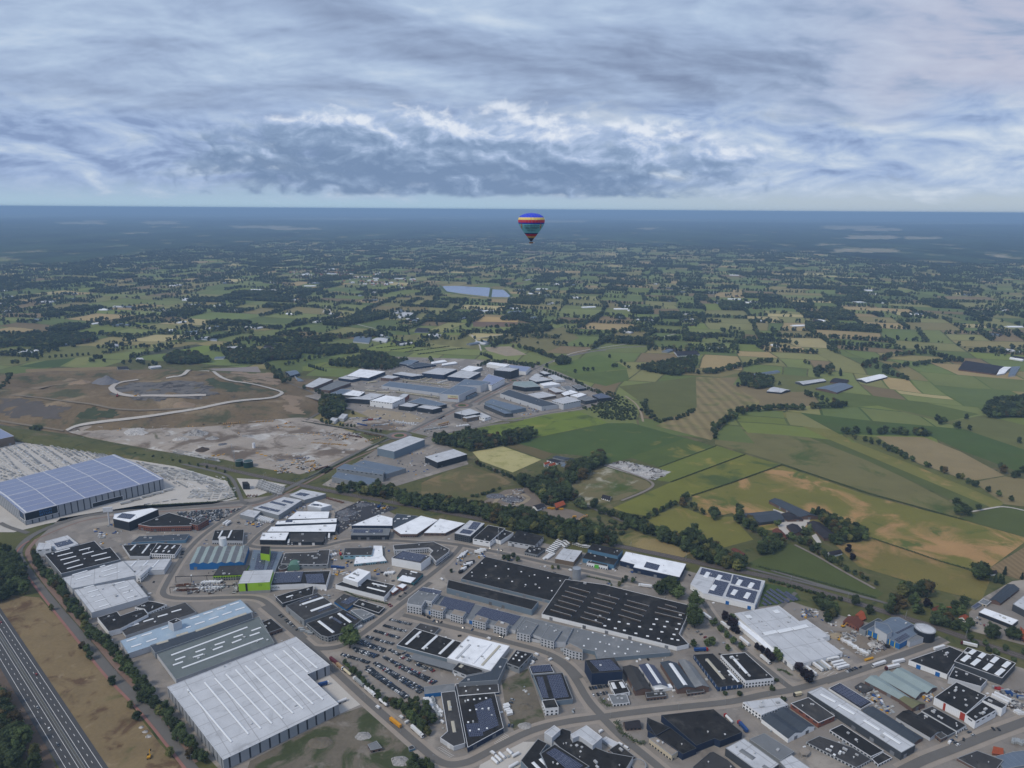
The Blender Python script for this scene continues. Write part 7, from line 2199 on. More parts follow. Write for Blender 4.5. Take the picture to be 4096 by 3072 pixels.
LOT = 'parked in the rows of the fenced dealer lot'
for a,b_ in [((1245,352),(1420,395)),((1172,400),(1375,457)),((1105,452),(1315,512)),((1035,502),(1262,568)),((955,530),(1190,618)),((945,552),(1180,632)),((925,605),(1130,672)),((935,625),(1100,682)),((815,660),(1065,738)),
    ((1240,622),(1320,662)),((1360,650),(1430,690)),((1340,686),(1415,716)),((1185,685),(1640,905)),((1300,760),(1620,915)),((1110,735),(1540,975)),((1125,755),(1505,998)),((1020,785),(1390,1050)),((1040,768),(1390,1030)),((1480,745),(1560,785)),((1580,775),(1622,808))]:
 car_row('D',a,b_,LOT,yaw=82)
FARLOT = 'packed in the lot behind the brick workshops'
for i in range(9):
 t = i / 8
 car_row('A',(1560 + 50 * t + 0,1000 + 92 * t),(2120 - 180 * t,968 + 100 * t),FARLOT,gap=2.5,yaw=95,p=.8)
for k,a,b_ in [('E',(300,1075),(430,1105)),('E',(560,1135),(640,1155)),('D',(1200,190),(1250,235)),('C',(1990,1190),(2060,1150)),('H',(420,460),(520,530)),('A',(1620,1345),(1600,1400)),('D',(250,300),(420,440)),('C',(1530,880),(1560,890)),('E',(800,430),(900,450)),('F',(330,1060),(270,1200))]:
 car_row(k,a,b_,'parked along the streets of the estate',gap=4.5,p=.7)
STR = 'parked at the kerb of the office street'
for k,a,b_,w in [('F',(1020,960),(1165,940),'parked before the navy cube'),('F',(1045,1020),(1085,1015),'parked before the navy cube'),('F',(1110,1008),(1165,1000),'parked before the navy cube'),('H',(1740,812),(1820,782),'parked behind the docked trailers'),('J',(1560,1110),(1640,1170),'parked before the teal gutter hall'),
     ('J',(1460,1190),(1540,1220),'parked before the teal gutter hall'),('J',(1410,1230),(1480,1280),'parked before the teal gutter hall'),('J',(1870,1105),(1930,1110),'parked beside the white front block'),('E',(890,1210),(910,1215),STR),('O',(1370,1230),(1420,1250),'parked before the glass fronted hall'),
     ('O',(1370,1310),(1500,1350),'parked before the glass fronted hall'),('O',(1900,1430),(1920,1540),'parked before the glass fronted hall'),('F',(300,1290),(330,1295),'parked by the earth lot'),('E',(1180,1400),(1200,1420),'parked by the four dome hall'),('I',(380,965),(390,970),'parked behind the docked trailers')]:
 car_row(k,a,b_,w,gap=2.9)
for x,y,ci in ((8,425,5),(323,884,5),(333,1180,2),(437,1370,1),(512,1510,3)):
 P = G('B',x,y)
 put_car(P.x,P.y,math.atan2(MD.y,MD.x) + (0 if x > 330 else math.pi),'driving on the motorway',ci)
for k,pts in (('K',[(1700,1240),(1180,1360),(1260,1370),(1300,1345),(1100,1380)]),('C',[(1450,1850 * 0 + 190),(1370,200),(1820,205)]),('L',[(1250,690),(760,790),(70,905),(130,890)])):
 for x,y in pts:
  P = G(k,x,y); put_car(P.x,P.y,RV.uniform(0,3),'parked on the yards of the north estate')
seen = [c for c in GROUND_CARS if -10 < proj((c[0],c[1],.7))[0] < 4106 and proj((c[0],c[1],.7))[1] < 3080]
seen.sort(key=lambda c: math.hypot(c[0],c[1]))
for x,y,rz,ci,where in seen[:300]:
 o = inst('car',CARS[ci],None,(x,y,0.42),rz,(1.06,1.06,1.06))
 lab = '%s car %s' % (PAINT[ci][0],where)
 tag(o,lab,'car',lab)
mbc = MB()
for x,y,rz,ci,where in seen[300:]:
 c,s_ = math.cos(rz),math.sin(rz)
 me = CARS[ci]
 vs = [(x + v.co.x * c - v.co.y * s_,y + v.co.x * s_ + v.co.y * c,.5 + v.co.z) for v in me.vertices]
 for p in me.polygons:
  pass
 o_ = len(mbc.v)
 mbc.v += vs
 for p in me.polygons:
  mbc.f.append(tuple(i + o_ for i in p.vertices)); mbc.m.append(ci if p.material_index == 0 else 5 + p.material_index)
if mbc.f:
 tag(mbc.obj('parked_cars',[carpaint(*p) for p in PAINT] + [M_CGLASS,M_TYRE],uv=False),'further cars packed tightly in the lot behind the brick workshops','cars',kind='stuff')

def truck_parts(box_m,cab_m,kind):
 P = {}
 if cab_m:
  mb = MB()
  prof = [(5.2,.7),(7.35,.7),(7.4,1.9),(7.2,3.5),(6.9,3.75),(5.3,3.75),(5.2,3.4)]
  l = [(x,-1.24,z) for x,z in prof]; r = [(x,1.24,z) for x,z in prof]
  mb.poly(l,0); mb.poly(r[::-1],0)
  for i in range(len(prof)):
   j = (i + 1) % len(prof)
   mb.poly([l[i],r[i],r[j],l[j]][::-1],1 if i == 2 else 0)
  P['cab'] = mb.mesh('cab',[cab_m,M_CGLASS])
 mb = MB()
 if kind == 'box':
  mb.box((-1.9,0,1.15),13.6,2.55,2.8)
  mb.box((-1.9,0,3.95),13.7,2.6,.06)
 elif kind == 'tank':
  mb.tube((-8.2,0,2.35),(4.6,0,2.35),1.25,n=12)
  mb.tube((-8.6,0,2.35),(-8.2,0,2.35),.7,1.25,n=12); mb.tube((4.6,0,2.35),(5.0,0,2.35),1.25,.7,n=12)
  mb.box((-1.9,0,3.58),9.0,.5,.12)
 P['trailer'] = mb.mesh('trailer',[box_m])
 mb = MB()
 mb.box((-1.6,0,.85),13.2,1.0,.3)
 for sx in (-6.9,-5.6,-4.3) + ((3.2,6.4) if cab_m else ()):
  for sy in (-1,1): mb.tube((sx,sy * .85,.52),(sx,sy * 1.24,.52),.52,n=8)
 if not cab_m: mb.box((2.6,0,0),.2,1.8,.9)
 P['running_gear'] = mb.mesh('running_gear',[M_TYRE])
 return P

def pm(n_,c): return mat('truck_' + n_,c,0.45,0.05,0.3,0.02,1.5)

TWH,TRD,TOR,TBL,TGR,TDR,TCR,TBK,TSV = pm('white',(.68,.69,.70)),pm('red',(.32,.02,.02)),pm('orange',(.60,.27,.015)),pm('blue',(.015,.06,.20)),pm('grey',(.30,.32,.33)),pm('dark_red',(.10,.015,.02)),pm('cream',(.58,.52,.36)),pm('black',(.015,.016,.02)),mat('truck_tank_steel',(.52,.53,.54),.3,.05,metal=.5)
TP_ = {}

def truck(label,k,a,b_,box=TWH,cab=TWH,kind='box',group=None,z=.5):
 """a = rear, b = front (tile pixels, at half height)"""
 key = (box.name,cab.name if cab else '',kind)
 if key not in TP_: TP_[key] = truck_parts(box,cab,kind)
 A,B_ = G(k,*a,2.0),G(k,*b_,2.0)
 d = B_ - A
 rz = math.atan2(d.y,d.x)
 c = (A + B_) / 2
 nm = ('tanker' if kind == 'tank' else 'truck') if cab else ('tank_trailer' if kind == 'tank' else 'trailer')
 e = thing(nm,label,nm.replace('_',' '),(c.x,c.y,z),group,rz)
 s_ = min(1.15,max(.55,d.length / (16.0 if cab else 13.8)))
 e.scale = (s_,1,1)
 off = (0.8,0,0) if not cab else (0,0,0)
 for n_,me in TP_[key].items():
  inst(n_,me,e,(off[0] + (1.1 if not cab else .6),0,0))
 return e

truck('dark red trailer parked behind a truck beside the concrete apron','D',(710,690),(775,740),TDR,None)
truck('white cab truck with a tan load at the head of the kerb queue','D',(770,740),(822,785),pm('tan',(.36,.24,.13)),TWH)
truck('cream tank trailer parked at the kerb between trucks','D',(830,785),(893,840),TCR,None,'tank')
truck('white truck with grey trailer at the kerb of the car lot','D',(1003,935),(918,862),TGR,TWH)
truck('white truck with white trailer facing the pond at the kerb','D',(1018,945),(1108,1025),TWH,TWH)
truck('white tank trailer standing alone at the kerb','D',(1145,1055),(1212,1110),TWH,None,'tank')
truck('orange curtain trailer in the kerbside bays','D',(1240,1225),(1335,1300),TOR,None)
truck('white truck with a red cab base at the pond end of the street','D',(1430,1295),(1530,1385),TWH,TWH)
truck('blue truck unloading on the concrete apron','D',(605,930),(700,905),TBL,TWH)
truck('white tank trailer on the concrete apron','D',(770,1085),(855,1050),TWH,None,'tank')
truck('blue curtain truck with a red cab in the parking yard','G',(612,1550),(735,1545),TBL,TRD)
truck('white truck on the street beside the purple trees','H',(705,430),(628,370),TWH,TWH)
truck('white trailer parked opposite the tall clump','H',(470,295),(538,345),TWH,None)
truck('white trailer at the kerb before the depot lawn','H',(795,510),(875,575),TWH,None)
truck('white truck at the kerb near the purple trees and depot wing','H',(980,670),(1060,735),TWH,TWH)
for i,(a,b_) in enumerate([((1380,770),(1470,840)),((1440,735),(1528,800)),((1475,725),(1562,795)),((1510,715),(1598,785))]):
 truck('white lettered trailer backed up to the docks of the pale depot','H',b_,a,TWH if i != 2 else TGR,None,group='trailers at the depot docks') if i != 2 else truck('grey trailer backed up to the docks of the pale depot','H',b_,a,TGR,None)
for i,(a,b_) in enumerate([((1562,708),(1670,688)),((1605,740),(1710,718)),((1625,765),(1732,740)),((1655,785),(1758,758))]):
 e = truck('white lettered trailer parked in the group beside the dock lane','H',a,b_,TWH,None,group='trailers beside the dock lane')
 vs,fs = text_geo('X EUOPMUS',1.7)
 mb = MB(); mb.add([(x - 0.2,-1.32,2.45 + y) for x,y,_ in vs],fs)
 mb.obj('lettering',[M_TXTK],e,origin=(0,0,0),uv=False)
truck('white truck driving past the yellow tank','I',(668,910),(528,955),TWH,TWH)
truck('white truck with dark red cab turning by the shed yard','I',(830,945),(660,985),TWH,TDR)
truck('white trailer standing behind the dark red cab truck','I',(752,920),(878,890),TWH,None)
truck('dark red truck with a white lettered trailer by the rails','I',(1690,735),(1505,690),TWH,TDR)
truck('brown and white trailer pair beside the black roofed hall','I',(1190,775),(1345,730),TWH,None)
truck('white truck passing before the navy hall with solar block','G',(235,990),(118,975),TWH,TWH)
truck('dark covered truck at the crossing before the long hall','H',(1330,1005),(1280,1015),TCR,TBK)
for i in range(6):
 truck('white tanker parked side by side in the truck park','E',(555 + 22 * i + (40 if i > 2 else 0),470 - 10 * i + (20 if i > 2 else 0)),(505 + 24 * i + (140 if i > 2 else 0),528 - 12 * i - (20 if i > 2 else 0)),TWH,TWH,'tank' if i < 3 else 'box','tankers in the truck park')
for i in range(7):
 truck('long trailer in the slanting rows of the truck park','E',(660 - 18 * i,545 + 14 * i),(585 - 10 * i,560 + 14 * i),TWH if i % 3 else TBK,TBK if i % 2 else None,group='trailers in the truck park')
for i in range(8):
 truck('white lettered trailer in the row before the stepped hall','C',(745 + 18 * i,475 + 5 * i),(700 + 20 * i,505 + 4 * i),TWH,None,group='trailers before the stepped hall')
for i in range(2):
 truck('white trailer in the pair by the small pale hall','C',(470 + 20 * i,520 + 5 * i),(425 + 25 * i,550 + 6 * i),TWH,None,group='trailer pair by the small pale hall')
 truck('white truck docked at the flat black hall','C',(1010 + 32 * i,690),(1003 + 32 * i,725),TWH,TWH,group='trucks at the flat black hall')
truck('white truck docked beside the orange loaders','C',(1365,635),(1362,680),TWH,TWH)
for i in range(2):
 truck('white lettered trailer behind the white end block','I',(1850 + 30 * i,1280 - 22 * i),(2040 + 30 * i,1370 - 24 * i),TWH,None,group='trailers behind the white end block')
truck('red truck with white tank beside the navy walled hall','H',(730,1260),(660,1190),TWH,TRD,'tank')
truck('blue tipper truck with a red cab beside the navy walled hall','H',(860,1340),(780,1250),TBL,TRD)
ME_COACH = {}

def coach_mesh(m_):
 mb = MB()
 mb.box((0,0,.5),12.4,2.5,1.1,mi=0); mb.box((0,0,1.6),12.3,2.46,1.2,mi=1); mb.box((0,0,2.8),12.4,2.5,.5,mi=0); mb.box((-1,0,3.3),4,1.6,.2,mi=0)
 for sx in (-3.8,4.0):
  for sy in (-1,1): mb.tube((sx,sy * .95,.5),(sx,sy * 1.27,.5),.5,n=8,mi=2)
 return mb.mesh('coach',[m_,M_CGLASS,M_TYRE])

COW,COY = coach_mesh(TWH),coach_mesh(TCR)

def fleet(k,a,b_,n,me,name,label,cat,yaw=90,group=None,sc_=1.0):
 A,B_ = G(k,*a),G(k,*b_)
 d = B_ - A
 for i in range(n):
  q = A + d * (i / max(1,n - 1))
  o = inst(name,me,None,(q.x,q.y,.46),math.atan2(d.y,d.x) + R_(yaw) + RV.gauss(0,.03),(sc_,) * 3 if sc_ != 1 else None)
  tag(o,label,cat,group or label)

fleet('E',(1320,475),(1430,368),9,COW,'coach','white touring coach parked abreast behind the bronze clad box','coach',78)
fleet('E',(1440,420),(1480,390),3,COW,'coach','white touring coach nosed in beside the bronze clad box','coach',60)
fleet('E',(1560,400),(1650,425),6,COW,'coach','white touring coach parked behind the steel blue hall','coach',20)
fleet('E',(1270,530),(1340,475),8,VANW,'van','white taxi van in the rows before the bronze clad box','van',60)
fleet('E',(1300,525),(1360,485),7,VANW,'van','white taxi van in the rows before the bronze clad box','van',60)
fleet('K',(1630,392),(2180,450),22,COY,'delivery_truck','cream delivery truck in the long line behind the blue roofed coach hall','truck',25,sc_=.75)
fleet('K',(1545,540),(1870,585),22,COY,'delivery_truck','cream delivery truck nosed in at the blue roofed coach hall','truck',60,sc_=.75)
fleet('K',(1890,590),(2070,612),10,COY,'delivery_truck','cream delivery truck nosed in at the blue roofed coach hall','truck',60,sc_=.75)
fleet('K',(1150,520),(1260,525),9,COY,'delivery_truck','cream delivery truck beside the cream roofed hall','truck',70,sc_=.75)
fleet('K',(1290,540),(1440,545),12,COY,'delivery_truck','cream delivery truck beside the cream roofed hall','truck',70,sc_=.75)
fleet('K',(1180,420),(1280,405),9,COY,'delivery_truck','cream delivery truck below the navy walled hall','truck',90,sc_=.75)
fleet('K',(1820,390),(1920,355),9,COY,'delivery_truck','cream delivery truck in the slanting lines of the coach depot','truck',50,sc_=.6)
fleet('K',(1910,400),(1990,360),9,COY,'delivery_truck','cream delivery truck in the slanting lines of the coach depot','truck',50,sc_=.6)
fleet('K',(2060,425),(2180,390),10,COW,'delivery_truck','white delivery truck lined up at the navy hall','truck',60,sc_=.75)
for k,x,y,lab,me in [('D',1130,1130,'white van at the edge of the concrete apron',VANW),('D',1338,1218,'white box van at the pond kerb',VANW),('D',1393,1262,'white van behind the white truck at the pond',VANW),('D',1697,1260,'white van beside the narrow charcoal hall',VANW),('D',1682,1205,'white high van beside the narrow charcoal hall',VANW),('E',1480,1415,'white van before the rounded office',VANW),('E',1170,1440,'white van beside the four dome hall',VANW),('E',1205,1375,'white van behind the four dome hall',VANW),
      ('E',1332,1420,'white van at the kerb of the street curve',VANW),('E',210,1025,'black and green van before the first office tower',VANB),('E',255,1048,'black van between corner office and first tower',VANB),('E',368,708,'white van on the pale apron beside the black hall',VANW),('E',1505,628,'white minibus on the north street by the tank',VANW),('F',1115,1345,'white caravan behind the pale factory block',VANW),('F',1280,1460,'white van beside the glass lean-to',VANW),('F',1340,1495,'white van at the brown wing',VANW),('J',1385,1255,'white minibus before the black gabled shed',VANW),('F',155,1535,'white van in the tank yard',VANW),('E',785,1235,'white box van behind the white dealer roof',VANW)]:
 P = G(k,x,y)
 tag(inst('van',me,None,(P.x,P.y,.5),RV.choice((-.75,2.4,.7))),lab,'van')

# ---------------------------------------------------------------- yards: concrete goods, containers, rubble, machines
RM = random.Random(17)
M_PRE = mat('precast_concrete',(0.46,0.455,0.44),0.9,0.08,0.3,0.05,1.2,objrand=0.35)

def stack_mesh(kind):
 mb = MB()
 R0 = random.Random(kind)
 if kind == 0:                                  # upright L elements in a row
  for i in range(6):
   mb.box((i * 1.5 - 3.75,0,0),.25,2.4,2.2); mb.box((i * 1.5 - 3.3,0,0),1.1,2.4,.2)
 elif kind == 1:                                # flat slabs with battens
  for i in range(4): mb.box((R0.uniform(-.2,.2),R0.uniform(-.2,.2),i * .42 + .1),8.5,2.3,.3)
 elif kind == 2:                                # long beams
  for i in range(4): mb.box((0,i * .95 - 1.4,0),10.5,.6,R0.choice((.6,1.1)))
 else:                                          # wall panels leaning
  for i in range(5): mb.box((0,i * .7 - 1.4,0),7.5,.22,R0.uniform(1.6,2.6))
 return mb.mesh('concrete_stack',[M_PRE])

STK = [stack_mesh(i) for i in range(4)]
SLAB = ['row of upright L shaped concrete elements','pile of flat concrete slabs','bundle of long concrete beams','rack of leaning concrete panels']

def stacks(k,a,b_,kinds,where,gap=10.5,yaw=0,p=.95):
 A,B_ = G(k,*a),G(k,*b_)
 d = B_ - A
 n = max(1,int(d.length / gap))
 for i in range(n + 1):
  if RM.random() > p: continue
  q = A + d * (i / n)
  if blocked(q.x,q.y): continue
  kd = RM.choice(kinds)
  o = inst('concrete_stack',STK[kd],None,(q.x + RM.gauss(0,.4),q.y + RM.gauss(0,.4),.30),math.atan2(d.y,d.x) + R_(yaw) + RM.gauss(0,.03))
  tag(o,SLAB[kd] + ' ' + where,'concrete stack',SLAB[kd] + ' ' + where)

for i in range(9):                                  # behind the big hall: rows of uprights
 t = i / 8
 stacks('A',(380 + 85 * i * .9,365 + 17 * i),(560 + 72 * i,480 + 14 * i * .8),(0,0,3),'in the yard behind the solar roofed hall',gap=9.5 + t)
for i in range(5):
 stacks('A',(-20 + 120 * i,520 + 10 * i - 95),(180 + 110 * i * .9,640 - 20 * i),(0,1,2),'in open bays behind the solar roofed hall',gap=13)
for i in range(4):
 stacks('A',(0,610 + 30 * i),(230 - 20 * i,690 + 12 * i),(0,3),'in open bays behind the solar roofed hall',gap=12)
for i in range(12):                                 # east end of the yard
 t = i / 11
 stacks('A',(1260 + 200 * t,570 + 110 * t),(1700 + 310 * t,640 + 130 * t),(0,1,2,2),'at the gable of the solar roofed hall',gap=11)
for i in range(6):
 t = i / 5
 stacks('A',(1740 - 60 * t,800 + 70 * t),(2060 - 10 * t,790 + 80 * t),(1,2),'in the pale corner of the yard by the road',gap=12)
stacks('A',(1300,925),(1700,860),(1,2),'along the yard fence by the road',gap=12)
for i in range(3):
 stacks('M',(1250 + 20 * i,825 + 14 * i),(1590 + 10 * i,890 + 12 * i),(0,1),'along the quarry fence by the rails',gap=9)
for i in range(5):
 truck('grey flatbed loaded with concrete beside the big solar roofed hall','A',(1060 + 95 * i,920 - 28 * i),(1160 + 95 * i,898 - 28 * i),M_PRE,TWH if i % 2 else None,group='loaded flatbeds beside the big hall')

def cont_mesh(m_,L=6.0,H=2.5):
 mb = MB()
 mb.box((0,0,.1),L,2.4,H)
 for i in range(int(L / .6)):
  for s_ in (-1,1): mb.box((-L / 2 + .3 + i * .6,s_ * 1.22,.2),.25,.1,H - .2)
 mb.box((0,0,H + .1),L - .2,2.2,.06)
 return mb.mesh('container',[m_])

def skip_mesh(m_):
 mb = MB()
 lo = [(-2.4,-1.0,.1),(2.4,-1.0,.1),(2.4,1.0,.1),(-2.4,1.0,.1)]
 hi = [(-2.9,-1.2,1.8),(2.9,-1.2,1.8),(2.9,1.2,1.8),(-2.9,1.2,1.8)]
 mb.add(lo + hi,[(i,(i + 1) % 4,4 + (i + 1) % 4,4 + i) for i in range(4)]); mb.poly(lo)
 inn = [(x * .93,y * .9,1.2) for x,y,_ in hi]
 mb.poly(inn,1)
 return mb.mesh('skip',[m_,M_GRAV])

CY,CRD,CBLU,CWHT,CGN,CGR = (cont_mesh(pm(n_,c)) for n_,c in (('yellow',(.52,.27,.015)),('red',(.32,.02,.02)),('blue',(.015,.06,.20)),('white',(.68,.69,.70)),('green',(.03,.12,.07)),('grey',(.30,.32,.33))))
SKY_,SKR,SKB = skip_mesh(pm('yellow',(.52,.27,.015))),skip_mesh(pm('rust',(.16,.06,.03))),skip_mesh(pm('blue',(.015,.06,.20)))

def line(k,a,b_,n,me,name,label,cat,yaw=90,jit=.2):
 A,B_ = G(k,*a),G(k,*b_)
 d = B_ - A
 for i in range(n):
  q = A + d * (i / max(1,n - 1))
  z = max(.44,ground_z(q.x,q.y) + .3)
  o = inst(name,RM.choice(me) if isinstance(me,(list,tuple)) else me,None,(q.x + RM.gauss(0,jit),q.y + RM.gauss(0,jit),z),math.atan2(d.y,d.x) + R_(yaw) + RM.gauss(0,.06))
  tag(o,label,cat,label)

for k,a,b_,n,me,nm,lb,ct,yw in [
 ('K',(470,1180),(900,1210),15,SKY_,'skip','open yellow skip lined up across the quarry grass','skip',70),
 ('K',(120,990),(240,985),4,SKY_,'skip','open yellow skip beside the quarry weighbridge','skip',40),
 ('K',(30,1070),(330,1080),7,SKY_,'skip','open yellow skip in the quarry machine row','skip',40),
 ('K',(260,1380),(420,1370),5,SKB,'skip','dark blue skip in the quarry corner by the crossing road','skip',60),
 ('K',(390,1420),(490,1410),4,SKY_,'skip','open yellow skip in the quarry corner by the crossing road','skip',60),
 ('K',(460,1465),(550,1455),3,SKY_,'skip','open yellow skip at the quarry wall','skip',60),
 ('K',(520,1520),(650,1480),5,SKR,'skip','rust red skip at the quarry wall','skip',0),
 ('K',(1150,1160),(1330,1110),7,SKY_,'skip','open yellow skip at the roundabout corner of the quarry','skip',60),
 ('K',(1140,1060),(1360,1100),8,SKR,'skip','rust red skip at the roundabout corner of the quarry','skip',80),
 ('K',(870,1070),(1090,1110),8,SKR,'skip','rust red skip in the oval of the quarry','skip',60),
 ('M',(1650,640),(1765,630),9,SKY_,'skip','open yellow skip along the foot of the landfill','skip',90),
 ('M',(1890,625),(2010,620),6,SKY_,'skip','open yellow skip by the landfill foot bays','skip',60),
 ('M',(800,745),(860,755),3,CY,'container','yellow container by the quarry rail fence','container',0),
 ('M',(1570,880),(1650,870),3,CY,'container','yellow container beside the batching tower','container',30),
 ('M',(2090,660),(2160,665),4,SKY_,'skip','open yellow skip by the quarry bays','skip',60),
 ('M',(2070,715),(2200,725),6,SKY_,'skip','open yellow skip in the quarry machine row','skip',60),
 ('M',(1900,860),(1960,880),3,CY,'container','yellow container beside the green tanks','container',30),
 ('L',(150,830),(260,800),9,SKY_,'crane_part','orange crane section stacked at the crane firm','crane part',50),
 ('L',(170,845),(270,820),8,SKR,'crane_part','red crane section stacked at the crane firm','crane part',50),
 ('L',(360,850),(480,835),8,CWHT,'container','white cabin unit in the row at the crane firm','container',90),
 ('L',(0,890),(240,855),14,CGR,'container','grey garage box in the line below the crane firm','container',80),
 ('K',(950,880),(1050,870),4,CGR,'container','grey trailer box on the storage lot','container',80),
 ('K',(1120,900),(1330,870),7,(CRD,CWHT,CBLU),'container','coloured trailer box on the storage lot','container',10),
 ('K',(1060,940),(1150,960),4,CBLU,'container','dark trailer box on the storage lot','container',10),
 ('K',(1240,965),(1470,940),6,(CWHT,CGR),'container','pale trailer box on the storage lot','container',10),
 ('K',(1530,915),(1640,930),5,CWHT,'container','white trailer box at the rim of the storage lot','container',80),
 ('K',(1660,940),(1750,935),5,CWHT,'container','white trailer box at the rim of the storage lot','container',80),
 ('C',(640,300),(720,300),4,SKR,'skip','rust red skip in the white walled lot','skip',80),
 ('C',(1350,320),(1480,360),8,SKR,'skip','rust red skip at the scrap yard gate','skip',40),
 ('C',(30,1140),(190,1130),8,SKR,'steel_bundle','rusty steel bundle under the gantry crane','steel bundle',0),
 ('C',(30,1095),(130,1085),5,SKR,'steel_bundle','rusty steel bundle beside the glass crates','steel bundle',0),
 ('C',(250,1070),(410,1065),8,CWHT,'crate','white wrapped pack in the lime company yard','crate',60),
 ('C',(230,1115),(420,1110),8,CWHT,'crate','white wrapped pack in the lime company yard','crate',60),
 ('C',(1860,990),(1930,985),5,CWHT,'crate','white wrapped pack beside the teal shed','crate',60),
 ('C',(1400,930),(1480,940),4,CBLU,'container','blue container between factory and T shaped hall','container',20),
 ('C',(1380,830),(1420,820),3,CWHT,'container','white box trailer beside the dark ducted factory','container',100),
 ('C',(1460,820),(1470,850),2,(CGN,CRD),'container','green and red container by the pale blue gable','container',0),
 ('N',(810,930),(960,940),4,CY,'container','yellow container before the red roofed farmhouse','container',20),
 ('N',(1100,1025),(1125,1025),1,CY,'container','yellow container alone on the scrap farm yard','container',0),
 ('N',(1150,1050),(1240,1010),7,SKY_,'skip','orange skip at the corner of the scrap farm yard','skip',40),
 ('I',(230,690),(310,740),4,CWHT,'tank_container','steel tank container near the sand heap of the demolition yard','tank',35),
 ('I',(350,770),(440,820),4,CWHT,'tank_container','steel tank container near the yellow tank of the demolition yard','tank',35),
 ('J',(1880,640),(2200,770),10,(CBLU,CRD,CGR),'container','blue or red scrap bin behind the red striped plant','container',40),
 ('J',(2130,920),(2190,940),4,CWHT,'container','white site cabin stacked by the white end block','container',40),
 ('J',(2080,1240),(2200,1260),5,CGR,'container','pale pipe bundle beside the red hipped bungalow','bundle',60),
 ('D',(440,440),(540,480),4,CGR,'container','grey waste bin before the brown black hall','bin',30),
 ('D',(870,460),(970,420),6,CWHT,'container','white and blue cooling box behind the brown black hall','container',10),
 ('F',(270,1110),(310,1190),6,CWHT,'container','white box beside the earth lot','container',90),
 ('D',(1560,1060),(1680,1180),14,CWHT,'bulk_bag','white bulk bags heaped beside the ribbed grey roof','bulk bags',60),
 ('D',(1620,1060),(1660,1200),10,CGR,'bulk_bag','grey bulk bags heaped beside the ribbed grey roof','bulk bags',10)]:
 line(k,a,b_,n,me,nm,lb,ct,yw,.5)

def htank(label,k,a,b_,m_,r=1.35,z=.45):
 A,B_ = G(k,*a,r),G(k,*b_,r)
 A.z = B_.z = 0
 c = (A + B_) / 2
 e = thing('tank',label,'tank',(c.x,c.y,z),label)
 d = (B_ - A).normalized()
 mb = MB()
 mb.tube(A + Vector((0,0,z + r + .3)),B_ + Vector((0,0,z + r + .3)),r,n=12)
 mb.obj('vessel',[m_],e)
 for t in (.2,.8):
  p = A.lerp(B_,t)
  mb = MB(); mb.box((p.x,p.y,z),.5,r * 1.6,r * .7,math.atan2(d.y,d.x))
  mb.obj('saddle',[M_CONC],e)

for a,b_ in (((150,1575),(200,1620)),((182,1555),(230,1600)),((215,1530),(262,1575)),((285,1500),(328,1540)),((330,1560),(388,1530)),((300,1660),(380,1615))):
 htank('white pressure tank lying in the tank yard','F',a,b_,TWH)
htank('yellow cylindrical tank at the demolition yard fence','I',(445,890),(530,865),pm('yellow',(.52,.27,.015)),1.3)
for q in ((1095,890),):
 pass

def heap(label,k,x,y,wpx,h,m_,name='rubble_heap',asp=.7,cat=None):
 if k == 'M': h *= 1.5
 c = G(k,x,y)
 r = (G(k,x + wpx / 2,y) - c).length
 mb = MB()
 n,rings = 28,9
 sd = RM.uniform(0,100)
 V = []
 for j in range(rings + 1):
  t = j / rings
  for i in range(n):
   a = 2 * math.pi * i / n
   rr_ = r * t * (1 + .25 * mnoise.noise(Vector((math.cos(a) * 1.3,math.sin(a) * 1.3,sd))))
   px_,py_ = c.x + rr_ * math.cos(a),c.y + rr_ * asp * math.sin(a)
   z = h * (1 - t) ** .9 * (1 + .35 * mnoise.noise(Vector((px_ * .12,py_ * .12,sd)))) + .5 * mnoise.noise(Vector((px_ * .5,py_ * .5,sd)))
   V.append((px_,py_,(z if j < rings else -.5) + ground_z(px_,py_) + .3))
 Fc = [(j * n + i,j * n + (i + 1) % n,(j + 1) * n + (i + 1) % n,(j + 1) * n + i) for j in range(rings) for i in range(n)]
 mb.add(V,[f[::-1] for f in Fc])
 o = mb.obj(name,[m_],origin=(c.x,c.y,c.z),uv=False)
 tag(o,label,cat or name.replace('_',' '))

